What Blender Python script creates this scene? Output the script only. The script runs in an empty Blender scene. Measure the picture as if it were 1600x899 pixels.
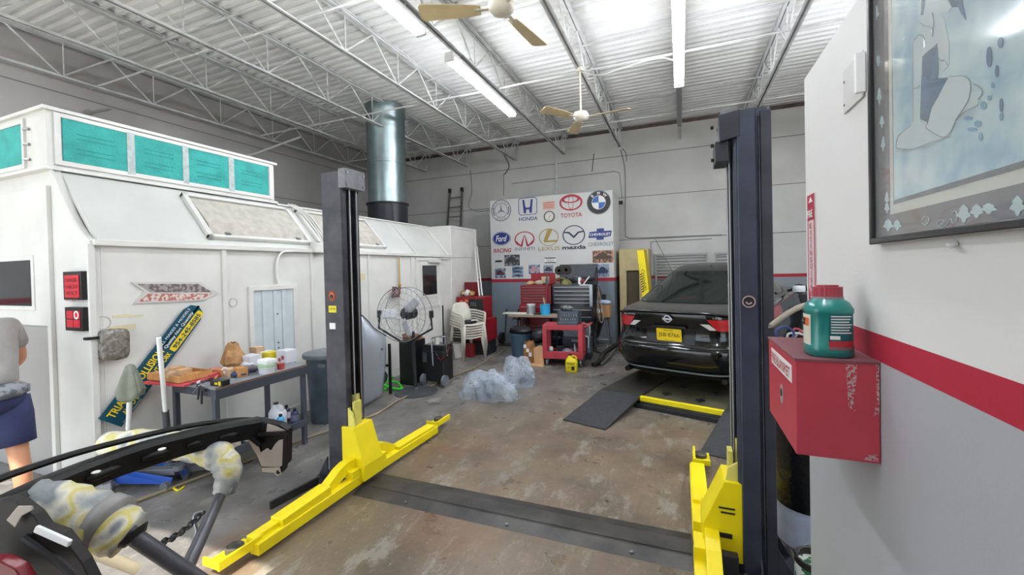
import bpy, math, random
from mathutils import Vector, Matrix
random.seed(7)
S = bpy.context.scene
COL = S.collection
# ---------------------------------------------------------------- camera model (1600x899)
F, CX, CY, H = 658.0, 800.0, 430.0, 1.7
def V(*a): return Vector(a)
_Y = V(264, -15, 658).normalized()
_X = V(1640, -30, -658); _X = (_X - _Y * _X.dot(_Y)).normalized()
_Z = _X.cross(_Y)
if _Z.y > 0: _Z = -_Z
CAM = V(0, 0, H)
def ray(px, py):
    c = V((px - CX) / F, (py - CY) / F, 1)
    return V(_X.dot(c), _Y.dot(c), _Z.dot(c))
def fl(px, py, z=0.0):
    r = ray(px, py); return CAM + r * ((z - H) / r.z)
def pX(px, py, x):
    r = ray(px, py); return CAM + r * (x / r.x)
def pY(px, py, y):
    r = ray(px, py); return CAM + r * (y / r.y)
def pF(px, py, d):
    return CAM + ray(px, py) * d
cam_d = bpy.data.cameras.new('camera'); cam = bpy.data.objects.new('camera', cam_d); COL.objects.link(cam)
right = V(_X.x, _Y.x, _Z.x); down = V(_X.y, _Y.y, _Z.y); fwd = V(_X.z, _Y.z, _Z.z)
cam.matrix_world = Matrix(((right.x, -down.x, -fwd.x, 0), (right.y, -down.y, -fwd.y, 0), (right.z, -down.z, -fwd.z, H), (0, 0, 0, 1)))
cam_d.sensor_width = 36; cam_d.lens = 36 * F / 1600; cam_d.shift_y = (CY - 449.5) / 1600
cam_d.clip_start = 0.02; cam_d.clip_end = 200
S.camera = cam
S.view_settings.view_transform = 'Standard'; S.view_settings.look = 'None'; S.view_settings.gamma = 1
S.view_settings.use_curve_mapping = False
# ---------------------------------------------------------------- materials
def lin(c):
    return tuple(((v / 12.92) if v <= 0.04045 else ((v + 0.055) / 1.055) ** 2.4) for v in c)
def hexc(h):
    h = h.lstrip('#'); return lin(tuple(int(h[i:i + 2], 16) / 255 for i in (0, 2, 4)))
MATS = {}
def mat(name, col, rough=0.5, metal=0.0, var=0.0, scale=6.0, bump=0.0, bscale=40.0, spec=0.5, emit=0.0, alpha=1.0, trans=0.0, col2=None, coat=0.0, detail=6, thr=None, obj=True):
    if name in MATS: return MATS[name]
    m = bpy.data.materials.new(name); m.use_nodes = True; nt = m.node_tree; N = nt.nodes; L = nt.links
    b = N['Principled BSDF']; c = hexc(col)
    b.inputs['Base Color'].default_value = (*c, 1); b.inputs['Roughness'].default_value = rough
    b.inputs['Metallic'].default_value = metal; b.inputs['Specular IOR Level'].default_value = spec
    b.inputs['Coat Weight'].default_value = coat
    if trans: b.inputs['Transmission Weight'].default_value = trans
    if alpha < 1: b.inputs['Alpha'].default_value = alpha
    if emit:
        b.inputs['Emission Color'].default_value = (*c, 1); b.inputs['Emission Strength'].default_value = emit
    tc = N.new('ShaderNodeTexCoord')
    if var or col2:
        n = N.new('ShaderNodeTexNoise'); n.inputs['Scale'].default_value = scale; n.inputs['Detail'].default_value = detail
        L.new(tc.outputs['Object'], n.inputs['Vector'])
        r = N.new('ShaderNodeValToRGB')
        lo, hi = thr if thr else (0.35, 0.65)
        r.color_ramp.elements[0].position = lo; r.color_ramp.elements[1].position = hi
        if col2: a, d = hexc(col2), c
        else: a, d = tuple(v * (1 - var) for v in c), tuple(min(1, v * (1 + var)) for v in c)
        r.color_ramp.elements[0].color = (*a, 1); r.color_ramp.elements[1].color = (*d, 1)
        L.new(n.outputs['Fac'], r.inputs['Fac']); L.new(r.outputs['Color'], b.inputs['Base Color'])
    if bump:
        n2 = N.new('ShaderNodeTexNoise'); n2.inputs['Scale'].default_value = bscale; n2.inputs['Detail'].default_value = 4
        L.new(tc.outputs['Object'], n2.inputs['Vector'])
        bp = N.new('ShaderNodeBump'); bp.inputs['Strength'].default_value = bump; bp.inputs['Distance'].default_value = 0.02
        L.new(n2.outputs['Fac'], bp.inputs['Height']); L.new(bp.outputs['Normal'], b.inputs['Normal'])
    MATS[name] = m; return m
# ---------------------------------------------------------------- geometry builder
class B:
    k = 0
    def __init__(s): s.v = []; s.f = []
    def add(s, vs, fs):
        o = len(s.v); s.v += [Vector(v) for v in vs]; s.f += [tuple(i + o for i in f) for f in fs]; return s
    def box(s, a, b, rz=0.0, M=None):
        x0, y0, z0 = a; x1, y1, z1 = b
        x0, x1 = min(x0, x1), max(x0, x1); y0, y1 = min(y0, y1), max(y0, y1); z0, z1 = min(z0, z1), max(z0, z1)
        B.k += 1; e = .0003 * ((B.k * .618034) % 1); x0 -= e; y0 -= e; z1 += e; x1 += e; y1 += e     # keeps touching panels from sharing a plane
        vs = [V(x, y, z) for z in (z0, z1) for x, y in ((x0, y0), (x1, y0), (x1, y1), (x0, y1))]
        if rz:
            c = V((x0 + x1) / 2, (y0 + y1) / 2, 0); R = Matrix.Rotation(rz, 3, 'Z'); vs = [R @ (v - c) + c for v in vs]
        if M: vs = [M @ v for v in vs]
        return s.add(vs, [(3, 2, 1, 0), (4, 5, 6, 7), (0, 1, 5, 4), (1, 2, 6, 5), (2, 3, 7, 6), (3, 0, 4, 7)])
    def cyl(s, p0, p1, r0, r1=None, n=16, cap=True):
        p0, p1 = Vector(p0), Vector(p1); r1 = r0 if r1 is None else r1
        d = (p1 - p0).normalized(); a = d.orthogonal().normalized(); b = d.cross(a)
        vs = []
        for p, r in ((p0, r0), (p1, r1)):
            for i in range(n):
                t = 2 * math.pi * i / n; vs.append(p + a * (r * math.cos(t)) + b * (r * math.sin(t)))
        fs = [(i, (i + 1) % n, n + (i + 1) % n, n + i) for i in range(n)]
        if cap: fs += [tuple(reversed(range(n))), tuple(range(n, 2 * n))]
        return s.add(vs, fs)
    def beam(s, p0, p1, w, h, up=V(0, 0, 1)):
        p0, p1 = Vector(p0), Vector(p1); d = (p1 - p0).normalized()
        a = d.cross(up)
        if a.length < 1e-3: a = V(1, 0, 0)
        a.normalize(); b = a.cross(d)
        vs = [p + a * (x * w / 2) + b * (z * h / 2) for p in (p0, p1) for x, z in ((-1, -1), (1, -1), (1, 1), (-1, 1))]
        return s.add(vs, [(3, 2, 1, 0), (4, 5, 6, 7), (0, 1, 5, 4), (1, 2, 6, 5), (2, 3, 7, 6), (3, 0, 4, 7)])
    def tube(s, pts, r, n=8, closed=False, rs=None):
        pts = [Vector(p) for p in pts]; m = len(pts); vs = []
        a = None
        for i, p in enumerate(pts):
            if closed: d = pts[(i + 1) % m] - pts[i - 1]
            else: d = pts[min(i + 1, m - 1)] - pts[max(i - 1, 0)]
            d.normalize()
            if a is None: a = d.orthogonal().normalized()
            a = (a - d * a.dot(d))
            a = a.normalized() if a.length > 1e-6 else d.orthogonal().normalized()
            b = d.cross(a); rr = rs[i] if rs else r
            for k in range(n):
                t = 2 * math.pi * k / n; vs.append(p + a * (rr * math.cos(t)) + b * (rr * math.sin(t)))
        fs = []
        for i in range(m if closed else m - 1):
            j = (i + 1) % m
            for k in range(n): fs.append((i * n + k, i * n + (k + 1) % n, j * n + (k + 1) % n, j * n + k))
        if not closed: fs += [tuple(reversed(range(n))), tuple(range((m - 1) * n, m * n))]
        return s.add(vs, fs)
    def lathe(s, prof, c, ax=V(0, 0, 1), n=24, sx=1.0, sy=1.0):
        c = Vector(c); ax = Vector(ax).normalized(); a = ax.orthogonal().normalized(); b = ax.cross(a)
        if abs(ax.z) > 0.99: a = V(1, 0, 0); b = V(0, 1, 0) if ax.z > 0 else V(0, -1, 0)
        vs = []; m = len(prof)
        for r, h in prof:
            for k in range(n):
                t = 2 * math.pi * k / n; vs.append(c + ax * h + a * (r * sx * math.cos(t)) + b * (r * sy * math.sin(t)))
        fs = [(i * n + k, i * n + (k + 1) % n, (i + 1) * n + (k + 1) % n, (i + 1) * n + k) for i in range(m - 1) for k in range(n)]
        fs += [tuple(reversed(range(n))), tuple(range((m - 1) * n, m * n))]
        return s.add(vs, fs)
    def prism(s, poly, n):           # poly: 3D points, extruded by vector n
        poly = [Vector(p) for p in poly]; n = Vector(n); k = len(poly)
        vs = poly + [p + n for p in poly]
        nn = V(0, 0, 0)
        for i in range(k): nn += (poly[i] - poly[0]).cross(poly[(i + 1) % k] - poly[0])
        fs = [tuple(range(k)), tuple(reversed(range(k, 2 * k)))] + [(i, i + k, (i + 1) % k + k, (i + 1) % k) for i in range(k)]
        if nn.dot(n) > 0: fs = [tuple(reversed(f)) for f in fs]
        return s.add(vs, fs)
    def grid(s, rows):
        m = len(rows[0]); vs = [p for r in rows for p in r]
        fs = [(i * m + k, i * m + k + 1, (i + 1) * m + k + 1, (i + 1) * m + k) for i in range(len(rows) - 1) for k in range(m - 1)]
        return s.add(vs, fs)
    def ell(s, c, rx, ry, rz, n=14, m=9, jit=0.0, rot=None):
        c = Vector(c); vs = []; R = rot or Matrix.Identity(3)
        for i in range(m + 1):
            ph = math.pi * i / m
            for k in range(n):
                t = 2 * math.pi * k / n; j = 1 + random.uniform(-jit, jit)
                vs.append(c + R @ V(rx * j * math.sin(ph) * math.cos(t), ry * j * math.sin(ph) * math.sin(t), rz * j * math.cos(ph)))
        fs = [(i * n + k, (i + 1) * n + k, (i + 1) * n + (k + 1) % n, i * n + (k + 1) % n) for i in range(m) for k in range(n)]
        return s.add(vs, fs)
def link(name, b, m, parent=None, origin=None, smooth=False, bevel=0.0, sub=0, solid=0.0):
    me = bpy.data.meshes.new(name)
    if parent is not None:
        root = parent
        while root.parent: root = root.parent
        o0 = Vector(root['_o']) if '_o' in root else V(0, 0, 0); R = Matrix.Rotation(-root.get('_rz', 0.0), 3, 'Z')
        vs = [R @ (v - o0) for v in b.v]
    else:
        if origin is None:
            xs = [v.x for v in b.v]; ys = [v.y for v in b.v]; zs = [v.z for v in b.v]
            origin = V((min(xs) + max(xs)) / 2, (min(ys) + max(ys)) / 2, min(zs))
        origin = Vector(origin); vs = [v - origin for v in b.v]
    me.from_pydata([tuple(v) for v in vs], [], b.f); me.materials.append(m); me.validate()
    o = bpy.data.objects.new(name, me); COL.objects.link(o)
    if parent is not None: o.parent = parent
    else: o.location = origin; o['_o'] = list(origin)
    if smooth:
        for p in me.polygons: p.use_smooth = True
        if smooth != 2:
            try: me.set_sharp_from_angle(angle=math.radians(40))
            except Exception: pass
    if solid:
        md = o.modifiers.new('s', 'SOLIDIFY'); md.thickness = solid
    if bevel:
        md = o.modifiers.new('b', 'BEVEL'); md.width = bevel; md.segments = 2; md.limit_method = 'ANGLE'
    if sub:
        md = o.modifiers.new('u', 'SUBSURF'); md.levels = sub; md.render_levels = sub
    return o
def tag(o, label, cat=None, group=None, kind=None):
    if label: o['label'] = label
    if cat: o['category'] = cat
    if group: o['group'] = group
    if kind: o['kind'] = kind
    return o
def thing(name, loc, label, cat, group=None, rz=0.0):
    o = bpy.data.objects.new(name, None); COL.objects.link(o); o.location = loc; o.rotation_euler = (0, 0, rz)
    o.empty_display_size = 0.05
    o['_o'] = list(loc); o['_rz'] = rz
    return tag(o, label, cat, group)
def struct(name, b, m, **k):
    o = link(name, b, m, **k); o['kind'] = 'structure'; return o
def copy_tree(o, loc, rz=None, label=None, parent=None):
    c = o.copy(); COL.objects.link(c)
    if parent is not None: c.parent = parent
    else:
        c.location = loc
        if rz is not None: c.rotation_euler = (0, 0, rz)
        if label: c['label'] = label
    for ch in list(o.children): copy_tree(ch, None, parent=c)
    return c
def text(s, name, o, u, v, w=None, h=0.1, m=None, parent=None, depth=0.002, align='CENTER', shear=0.0, bold=0.0, maxw=None):
    """flat lettering: o centre (or left) of the line, u reading direction, v up"""
    cu = bpy.data.curves.new(name, 'FONT'); cu.body = s; cu.size = 1; cu.extrude = 0.0; cu.shear = shear; cu.offset = bold
    cu.resolution_u = 3
    ob = bpy.data.objects.new('t', cu); COL.objects.link(ob)
    dg = bpy.context.evaluated_depsgraph_get(); me = bpy.data.meshes.new_from_object(ob.evaluated_get(dg))
    COL.objects.unlink(ob); bpy.data.objects.remove(ob)
    xs = [q.co.x for q in me.vertices]; ys = [q.co.y for q in me.vertices]
    x0, x1, y0, y1 = min(xs), max(xs), min(ys), max(ys)
    sy = h / (y1 - y0); sx = w / (x1 - x0) if w else sy
    u = Vector(u).normalized(); v = Vector(v).normalized(); n = u.cross(v); o = Vector(o)
    b = B(); ox = (x0 + x1) / 2 if align == 'CENTER' else x0
    vs = [o + u * ((q.co.x - ox) * sx) + v * ((q.co.y - (y0 + y1) / 2) * sy) + n * depth for q in me.vertices]
    b.add(vs, [tuple(p.vertices) for p in me.polygons]); bpy.data.meshes.remove(me)
    return link(name, b, m, parent)
def ring2(c, u, v, r0, r1, n=40, sx=1.0, d=0.004, a0=0, a1=360):
    """flat annulus with small thickness, in plane u,v"""
    u = Vector(u).normalized(); v = Vector(v).normalized(); nn = u.cross(v); c = Vector(c); b = B(); full = abs(a1 - a0) >= 360
    k = n if full else n + 1; vs = []
    for i in range(k):
        t = math.radians(a0 + (a1 - a0) * i / n)
        for r, dd in ((r0, 0), (r1, 0), (r1, d), (r0, d)):
            rr = r; vs.append(c + u * (rr * sx * math.cos(t)) + v * (rr * math.sin(t)) + nn * dd)
    fs = []
    for i in range(n):
        j = (i + 1) % k
        for q in range(4): fs.append((i * 4 + q, i * 4 + (q + 1) % 4, j * 4 + (q + 1) % 4, j * 4 + q))
    b.add(vs, [tuple(reversed(f)) for f in fs]); return b
def disc2(c, u, v, r, n=40, sx=1.0, d=0.004, a0=0, a1=360):
    u = Vector(u).normalized(); v = Vector(v).normalized(); c = Vector(c)
    pts = [c + u * (r * sx * math.cos(math.radians(a0 + (a1 - a0) * i / n))) + v * (r * math.sin(math.radians(a0 + (a1 - a0) * i / n))) for i in range(n if a1 - a0 >= 360 else n + 1)]
    if a1 - a0 < 360: pts.append(c)
    return B().prism(pts, u.cross(v) * d)
def poly2(o, u, v, pts, d=0.004, off=0.0):
    o = Vector(o); u = Vector(u).normalized(); v = Vector(v).normalized(); n = u.cross(v)
    return B().prism([o + u * a + v * c + n * off for a, c in pts], n * d)
def bez(p, n=16):
    """catmull-rom through points"""
    p = [Vector(q) for q in p]; out = []
    for i in range(len(p) - 1):
        a = p[max(i - 1, 0)]; b_ = p[i]; c = p[i + 1]; d = p[min(i + 2, len(p) - 1)]
        for k in range(n):
            t = k / n
            out.append(0.5 * ((2 * b_) + (c - a) * t + (2 * a - 5 * b_ + 4 * c - d) * t * t + (3 * b_ - a - 3 * c + d) * t ** 3))
    out.append(p[-1]); return out
# ================================================================ ROOM
def wallpaint(name, upper, lower, z0, z1, stripe='a81a2c', seams=(), dirt=0.08, zdirt=None):
    m = bpy.data.materials.new(name); m.use_nodes = True; N = m.node_tree.nodes; L = m.node_tree.links
    b = N['Principled BSDF']; b.inputs['Roughness'].default_value = 0.6
    g = N.new('ShaderNodeNewGeometry'); sp = N.new('ShaderNodeSeparateXYZ'); L.new(g.outputs['Position'], sp.inputs[0])
    def step(v):
        q = N.new('ShaderNodeMath'); q.operation = 'GREATER_THAN'; q.inputs[1].default_value = v; L.new(sp.outputs['Z'], q.inputs[0]); return q.outputs[0]
    def mix(f, a, c):
        q = N.new('ShaderNodeMix'); q.data_type = 'RGBA'
        if isinstance(f, float): q.inputs[0].default_value = f
        else: L.new(f, q.inputs[0])
        for i, s_ in ((6, a), (7, c)):
            if isinstance(s_, tuple): q.inputs[i].default_value = (*s_, 1)
            else: L.new(s_, q.inputs[i])
        return q.outputs[2]
    n = N.new('ShaderNodeTexNoise'); n.inputs['Scale'].default_value = 1.3; n.inputs['Detail'].default_value = 8; L.new(g.outputs['Position'], n.inputs['Vector'])
    r = N.new('ShaderNodeMapRange'); r.inputs[1].default_value = 0.35; r.inputs[2].default_value = 0.7; r.inputs[3].default_value = 1 + dirt * 0.4; r.inputs[4].default_value = 1 - dirt; L.new(n.outputs['Fac'], r.inputs[0])
    col = hexc(upper)
    if lower: col = mix(step(z0), hexc(lower), mix(step(z1), hexc(stripe), hexc(upper)))
    else: col = mix(0.0, hexc(upper), hexc(upper))
    for s_ in seams:
        a = N.new('ShaderNodeMath'); a.operation = 'COMPARE'; a.inputs[1].default_value = s_; a.inputs[2].default_value = 0.008; L.new(sp.outputs['Z'], a.inputs[0])
        col = mix(a.outputs[0], col, hexc('6f6f6c'))
    q = N.new('ShaderNodeMix'); q.data_type = 'RGBA'; q.blend_type = 'MULTIPLY'; q.inputs[0].default_value = 1; L.new(col, q.inputs[6]); L.new(r.outputs[0], q.inputs[7])
    L.new(q.outputs[2], b.inputs['Base Color'])
    n2 = N.new('ShaderNodeTexNoise'); n2.inputs['Scale'].default_value = 90; bp = N.new('ShaderNodeBump'); bp.inputs['Strength'].default_value = 0.05; bp.inputs['Distance'].default_value = 0.01
    L.new(g.outputs['Position'], n2.inputs['Vector']); L.new(n2.outputs['Fac'], bp.inputs['Height']); L.new(bp.outputs['Normal'], b.inputs['Normal'])
    MATS[name] = m; return m
def floor_mat():
    m = bpy.data.materials.new('garage_concrete'); m.use_nodes = True; N = m.node_tree.nodes; L = m.node_tree.links
    b = N['Principled BSDF']; g = N.new('ShaderNodeNewGeometry'); P = g.outputs['Position']; sp = N.new('ShaderNodeSeparateXYZ'); L.new(P, sp.inputs[0])
    def noise(sc, det=6, rough=0.6, w=None):
        n = N.new('ShaderNodeTexNoise'); n.inputs['Scale'].default_value = sc; n.inputs['Detail'].default_value = det; n.inputs['Roughness'].default_value = rough
        if w:
            mp = N.new('ShaderNodeMapping'); mp.inputs['Scale'].default_value = w; L.new(P, mp.inputs[0]); L.new(mp.outputs[0], n.inputs['Vector'])
        else: L.new(P, n.inputs['Vector'])
        return n.outputs['Fac']
    def ramp(f, a, c, ca=(0, 0, 0), cb=(1, 1, 1)):
        r = N.new('ShaderNodeValToRGB'); r.color_ramp.elements[0].position = a; r.color_ramp.elements[1].position = c
        r.color_ramp.elements[0].color = (*ca, 1); r.color_ramp.elements[1].color = (*cb, 1); L.new(f, r.inputs[0]); return r.outputs[0]
    def mix(f, a, c, bt='MIX'):
        q = N.new('ShaderNodeMix'); q.data_type = 'RGBA'; q.blend_type = bt
        if isinstance(f, float): q.inputs[0].default_value = f
        else: L.new(f, q.inputs[0])
        for i, s_ in ((6, a), (7, c)):
            if isinstance(s_, tuple): q.inputs[i].default_value = (*s_, 1)
            else: L.new(s_, q.inputs[i])
        return q.outputs[2]
    def mr(f, a, c, d=0.0, e=1.0):
        r = N.new('ShaderNodeMapRange'); r.inputs[1].default_value = a; r.inputs[2].default_value = c; r.inputs[3].default_value = d; r.inputs[4].default_value = e; L.new(f, r.inputs[0]); return r.outputs[0]
    def ma(op, a, c):
        q = N.new('ShaderNodeMath'); q.operation = op
        for i, s_ in ((0, a), (1, c)):
            if isinstance(s_, float): q.inputs[i].default_value = s_
            else: L.new(s_, q.inputs[i])
        return q.outputs[0]
    grey = ramp(noise(2.2, 8), 0.32, 0.7, hexc('524f4d'), hexc('807c78'))
    brown = ramp(noise(1.1, 9, 0.65), 0.33, 0.68, hexc('54493c'), hexc('83735e'))
    wob = ma('MULTIPLY', ma('SUBTRACT', noise(0.9, 3), 0.5), 1.6)
    xx = ma('ADD', sp.outputs['X'], wob)
    yy = ma('ADD', sp.outputs['Y'], wob)
    inside = ma('MULTIPLY', mr(xx, -2.75, -2.3), mr(yy, 5.6, 4.4))
    col = mix(inside, grey, brown)
    # rust-orange old tile patches
    orange = ramp(noise(0.8, 4, 0.5, (1, 1.3, 1)), 0.54, 0.66)
    col = mix(ma('MULTIPLY', ma('MULTIPLY', orange, inside), 0.4), col, hexc('7c5138'))
    # pale worn scuffs, stretched along the bay
    sc = ramp(noise(2.4, 12, 0.78, (2.0, 0.9, 1)), 0.53, 0.60)
    col = mix(ma('MULTIPLY', sc, 0.55), col, hexc('9a968d'))
    fine = ramp(noise(16, 10, 0.8, (2.2, 0.8, 1)), 0.57, 0.66)
    col = mix(ma('MULTIPLY', fine, 0.45), col, hexc('b4b1aa'))
    spk = ramp(noise(55, 3, 0.6), 0.70, 0.76)
    col = mix(ma('MULTIPLY', spk, 0.5), col, hexc('d0cfc8'))
    # oil stains
    oil = ramp(noise(0.75, 5, 0.55), 0.56, 0.72)
    col = mix(ma('MULTIPLY', oil, 0.6), col, hexc('3d3a38'))
    oil2 = ramp(noise(5.0, 6, 0.6), 0.62, 0.75)
    col = mix(ma('MULTIPLY', oil2, 0.2), col, hexc('45403c'))
    # old tile grid (0.305 m)
    br = N.new('ShaderNodeTexBrick'); br.offset = 0; br.inputs['Scale'].default_value = 1; br.inputs['Brick Width'].default_value = 0.305; br.inputs['Row Height'].default_value = 0.305
    br.inputs['Mortar Size'].default_value = 0.004; br.inputs['Mortar Smooth'].default_value = 0.3
    L.new(P, br.inputs['Vector'])
    col = mix(ma('MULTIPLY', ma('MULTIPLY', br.outputs['Fac'], inside), 0.14), col, hexc('3e352b'))
    L.new(col, b.inputs['Base Color'])
    L.new(mr(noise(3.5, 8), 0.3, 0.7, 0.22, 0.5), b.inputs['Roughness'])
    bp = N.new('ShaderNodeBump'); bp.inputs['Strength'].default_value = 0.25; bp.inputs['Distance'].default_value = 0.01
    L.new(noise(18, 8, 0.7), bp.inputs['Height']); L.new(bp.outputs['Normal'], b.inputs['Normal'])
    MATS['floor'] = m; return m
WX0, WX1, WY0, WY1, WZ = -8.25, 4.2, -0.5, 10.65, 5.12
struct('floor', B().box((WX0 - .2, WY0 - .1, -.1), (WX1 + .2, WY1 + .2, 0)), floor_mat(), origin=(0, 0, 0))
struct('floor', B().box((-30, -25, -.14), (25, WY0 - .1, -.02)), mat('apron', 'b4b0a8', 0.8, var=.08, scale=1.5), origin=(0, 0, 0))
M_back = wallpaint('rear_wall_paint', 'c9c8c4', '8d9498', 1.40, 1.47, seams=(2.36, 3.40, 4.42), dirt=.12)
M_left = wallpaint('left_wall_shaded_paint', 'aba8a5', '7b8084', 1.40, 1.47, seams=(3.42, 4.4), dirt=.12)  # same paint as the rear wall, greyed so the colour carries its shade
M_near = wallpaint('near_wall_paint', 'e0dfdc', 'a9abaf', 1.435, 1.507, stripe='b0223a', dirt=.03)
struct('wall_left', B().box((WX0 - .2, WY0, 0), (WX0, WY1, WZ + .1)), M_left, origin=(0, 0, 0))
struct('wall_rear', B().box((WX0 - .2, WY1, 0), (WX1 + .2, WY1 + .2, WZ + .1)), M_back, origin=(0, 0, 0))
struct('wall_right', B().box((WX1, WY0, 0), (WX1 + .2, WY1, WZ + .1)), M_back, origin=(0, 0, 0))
# street side wall with the open roller door
fw = B(); OX0, OX1, OZ = -7.7, -1.75, 3.5
fw.box((WX0 - .2, WY0 - .2, 0), (OX0, WY0, WZ + .1)); fw.box((OX1, WY0 - .2, 0), (1.2, WY0, WZ + .1)); fw.box((3.6, WY0 - .2, 0), (WX1 + .2, WY0, WZ + .1))
fw.box((OX0, WY0 - .2, OZ), (OX1, WY0, WZ + .1)); fw.box((1.2, WY0 - .2, OZ), (3.6, WY0, WZ + .1))
struct('wall_front', fw, M_back, origin=(0, 0, 0))
# near partition wall
struct('wall_partition', B().box((.48, WY0, 0), (.60, 2.06, 2.45)), M_near, origin=(0, 0, 0), bevel=.004)
# corrugated roof deck
dk = B(); p = .15; prof = [(0, 0), (.062, 0), (.078, .042), (.134, .042), (.15, 0)]
rows = []; y = WY0 - .2
while y < WY1 + .2:
    for a, z in prof[:-1]: rows.append([V(WX0 - .2, y + a, WZ + z), V(-4, y + a, WZ + z), V(0, y + a, WZ + z), V(WX1 + .2, y + a, WZ + z)])
    y += p
rows.append([V(WX0 - .2, y, WZ), V(-4, y, WZ), V(0, y, WZ), V(WX1 + .2, y, WZ)])
dk.grid(rows); dk.f = [tuple(reversed(f)) for f in dk.f]
struct('ceiling', dk, mat('deck_white', 'e6e6e4', 0.5, var=.05, scale=2.5), origin=(0, 0, 0), solid=0)
struct('ceiling', B().box((WX0 - .2, WY0 - .2, WZ + .06), (WX1 + .2, WY1 + .2, WZ + .12)), mat('roof_top', '777777', .8), origin=(0, 0, 0))
# trims along the wall heads
M_rust = mat('ledger', '5a504c', .7, var=.3, scale=9)
struct('trim_1', B().box((WX0, WY1 - .03, WZ - .10), (WX1, WY1, WZ - .02)), M_rust, origin=(0, 0, 0))
struct('trim_2', B().box((WX0, WY0, WZ - .05), (WX0 + .05, WY1, WZ + .01)), mat('ledger_grey', 'a8a6a4', .6), origin=(0, 0, 0))
# ---- open-web joists
M_joist = mat('joist_paint', 'cfd0cf', 0.5, var=.14, scale=5)
jx = [-8.08, -6.75, -5.42, -4.0, -2.68, -1.31, 0.02, 1.35, 2.7]
jl = ['steel roof joist tight against the left wall', 'steel roof joist above the middle of the spray booth roof', 'steel roof joist beside the galvanised exhaust duct',
      'steel roof joist just inside the spray booth side, left of the tube lights', 'steel roof joist carrying the two left tube lights', 'steel roof joist from which both ceiling fans hang',
      'steel roof joist over the single right tube light', 'steel roof joist running above the right lift post', 'steel roof joist furthest right, behind the partition top']
TB, BB = 5.06, 4.56
for x, lb in zip(jx, jl):
    t = thing('roof_joist', (x, 5, TB - .5), lb, 'joist', 'open web joists under the corrugated roof')
    y0, y1 = WY0 + .02, WY1 - .02
    b = B()
    for s_ in (-1, 1):
        b.box((x + s_ * .008, y0, TB), (x + s_ * .05, y1, TB + .01)); b.box((x + s_ * .008, y0, TB + .01), (x + s_ * .016, y1, TB + .045))
    b.box((x - .05, y0, TB + .045), (x + .05, y1, TB + .055))
    link('top_chord', b, M_joist, t)
    b = B()
    for s_ in (-1, 1):
        b.box((x + s_ * .006, y0 + .35, BB), (x + s_ * .045, y1 - .25, BB + .008)); b.box((x + s_ * .006, y0 + .35, BB), (x + s_ * .014, y1 - .25, BB + .04))
    link('bottom_chord', b, M_joist, t)
    b = B(); k = 0; yy = y0; b.cyl((x, y0 + .05, TB), (x, y0 + .4, BB + .02), .012, n=6)
    yy = y0 + .4
    while yy < y1 - .5:
        st = 1.1; mid = yy + st * .5
        b.cyl((x, yy, BB + .02), (x, mid, TB + .01), .013, n=6); b.cyl((x, mid, TB + .01), (x, min(yy + st, y1 - .27), BB + .02), .013, n=6)
        b.cyl((x, yy + .02, BB + .02), (x, yy + .02, TB + .01), .009, n=6)
        yy += st
    b.cyl((x, y1 - .27, BB + .02), (x, y1 - .03, TB), .012, n=6)
    link('web', b, M_joist, t, smooth=True)
for i, (yb, z) in enumerate([(1.6, BB + .03), (3.6, BB + .03), (3.75, TB - .02), (6.2, BB + .03), (6.35, TB - .02), (8.6, BB + .03), (8.72, TB - .02)]):
    b = B().cyl((WX0 + .02, yb, z), (WX1 - .02, yb, z), .014, n=6)
    w = ['over the street side door', 'low, over the front of the lift', 'high, over the front of the lift', 'low, in front of the rear fan', 'high, in front of the rear fan', 'low, nearest the rear wall', 'high, nearest the rear wall'][i]
    tag(link('bridging_rod', b, M_joist, smooth=True), 'long white bridging rod tying the joists together, ' + w, 'rod', 'bridging rods across the joists')
# ---- tube lights
M_tube = mat('tube_glow', 'f4f8ff', .4, emit=36.0); M_hous = mat('fixture_white', 'd8d8d6', .45); M_wire = mat('cable_grey', '8c8c8a', .6); M_wirew = mat('cable_white', 'd5d5d2', .5)
def striplight(x, y0, y1, z, lb):
    t = thing('tube_light', (x, (y0 + y1) / 2, z), lb, 'light', 'fluorescent strip lights')
    b = B().box((x - .06, y0, z), (x + .06, y1, z + .05)); b.prism([V(x - .06, y0, z), V(x + .06, y0, z), V(x + .02, y0, z - .03), V(x - .02, y0, z - .03)], V(0, y1 - y0, 0))
    link('housing', b, M_hous, t, bevel=.004)
    for s_ in (-1, 1):
        link('tube', B().cyl((x + s_ * .045, y0 + .04, z - .035), (x + s_ * .045, y1 - .04, z - .035), .019, n=12), M_tube, t, smooth=True)
    for yy in (y0 + .02, y1 - .02):
        link('lamp_holder', B().box((x - .065, yy - .02, z - .06), (x + .065, yy + .02, z)), M_hous, t, bevel=.003)
    for yy in (y0 + .3, y1 - .3):
        link('hanger', B().cyl((x, yy, z + .05), (x, yy, BB + .01), .006, n=6), M_hous, t)
striplight(-2.68, 2.3, 4.1, 4.42, 'lit fluorescent strip light nearer the front, under the joist left of the ceiling fans')
striplight(-2.68, 4.7, 6.9, 4.42, 'lit fluorescent strip light further back, under the joist left of the ceiling fans')
striplight(0.02, 4.5, 6.85, 4.42, 'lit fluorescent strip light hanging alone on the right above the car')
striplight(2.75, 2.6, 4.8, 4.42, 'added fill strip light, unseen behind the partition top, nearer the street')  # extra lamp, added out of sight to brighten the right bay
striplight(2.75, 5.4, 7.6, 4.42, 'added fill strip light, unseen behind the partition top, nearer the rear wall')  # second added lamp, out of sight, for fill further back
striplight(0.02, -.2, 1.6, 4.42, 'added fill strip light, unseen above the photographer')  # added overhead outside the view, for fill light
striplight(-6.75, -.2, 1.4, 4.42, 'added fill strip light, unseen at the far left near the street door')  # added outside the view to brighten the left side
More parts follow.
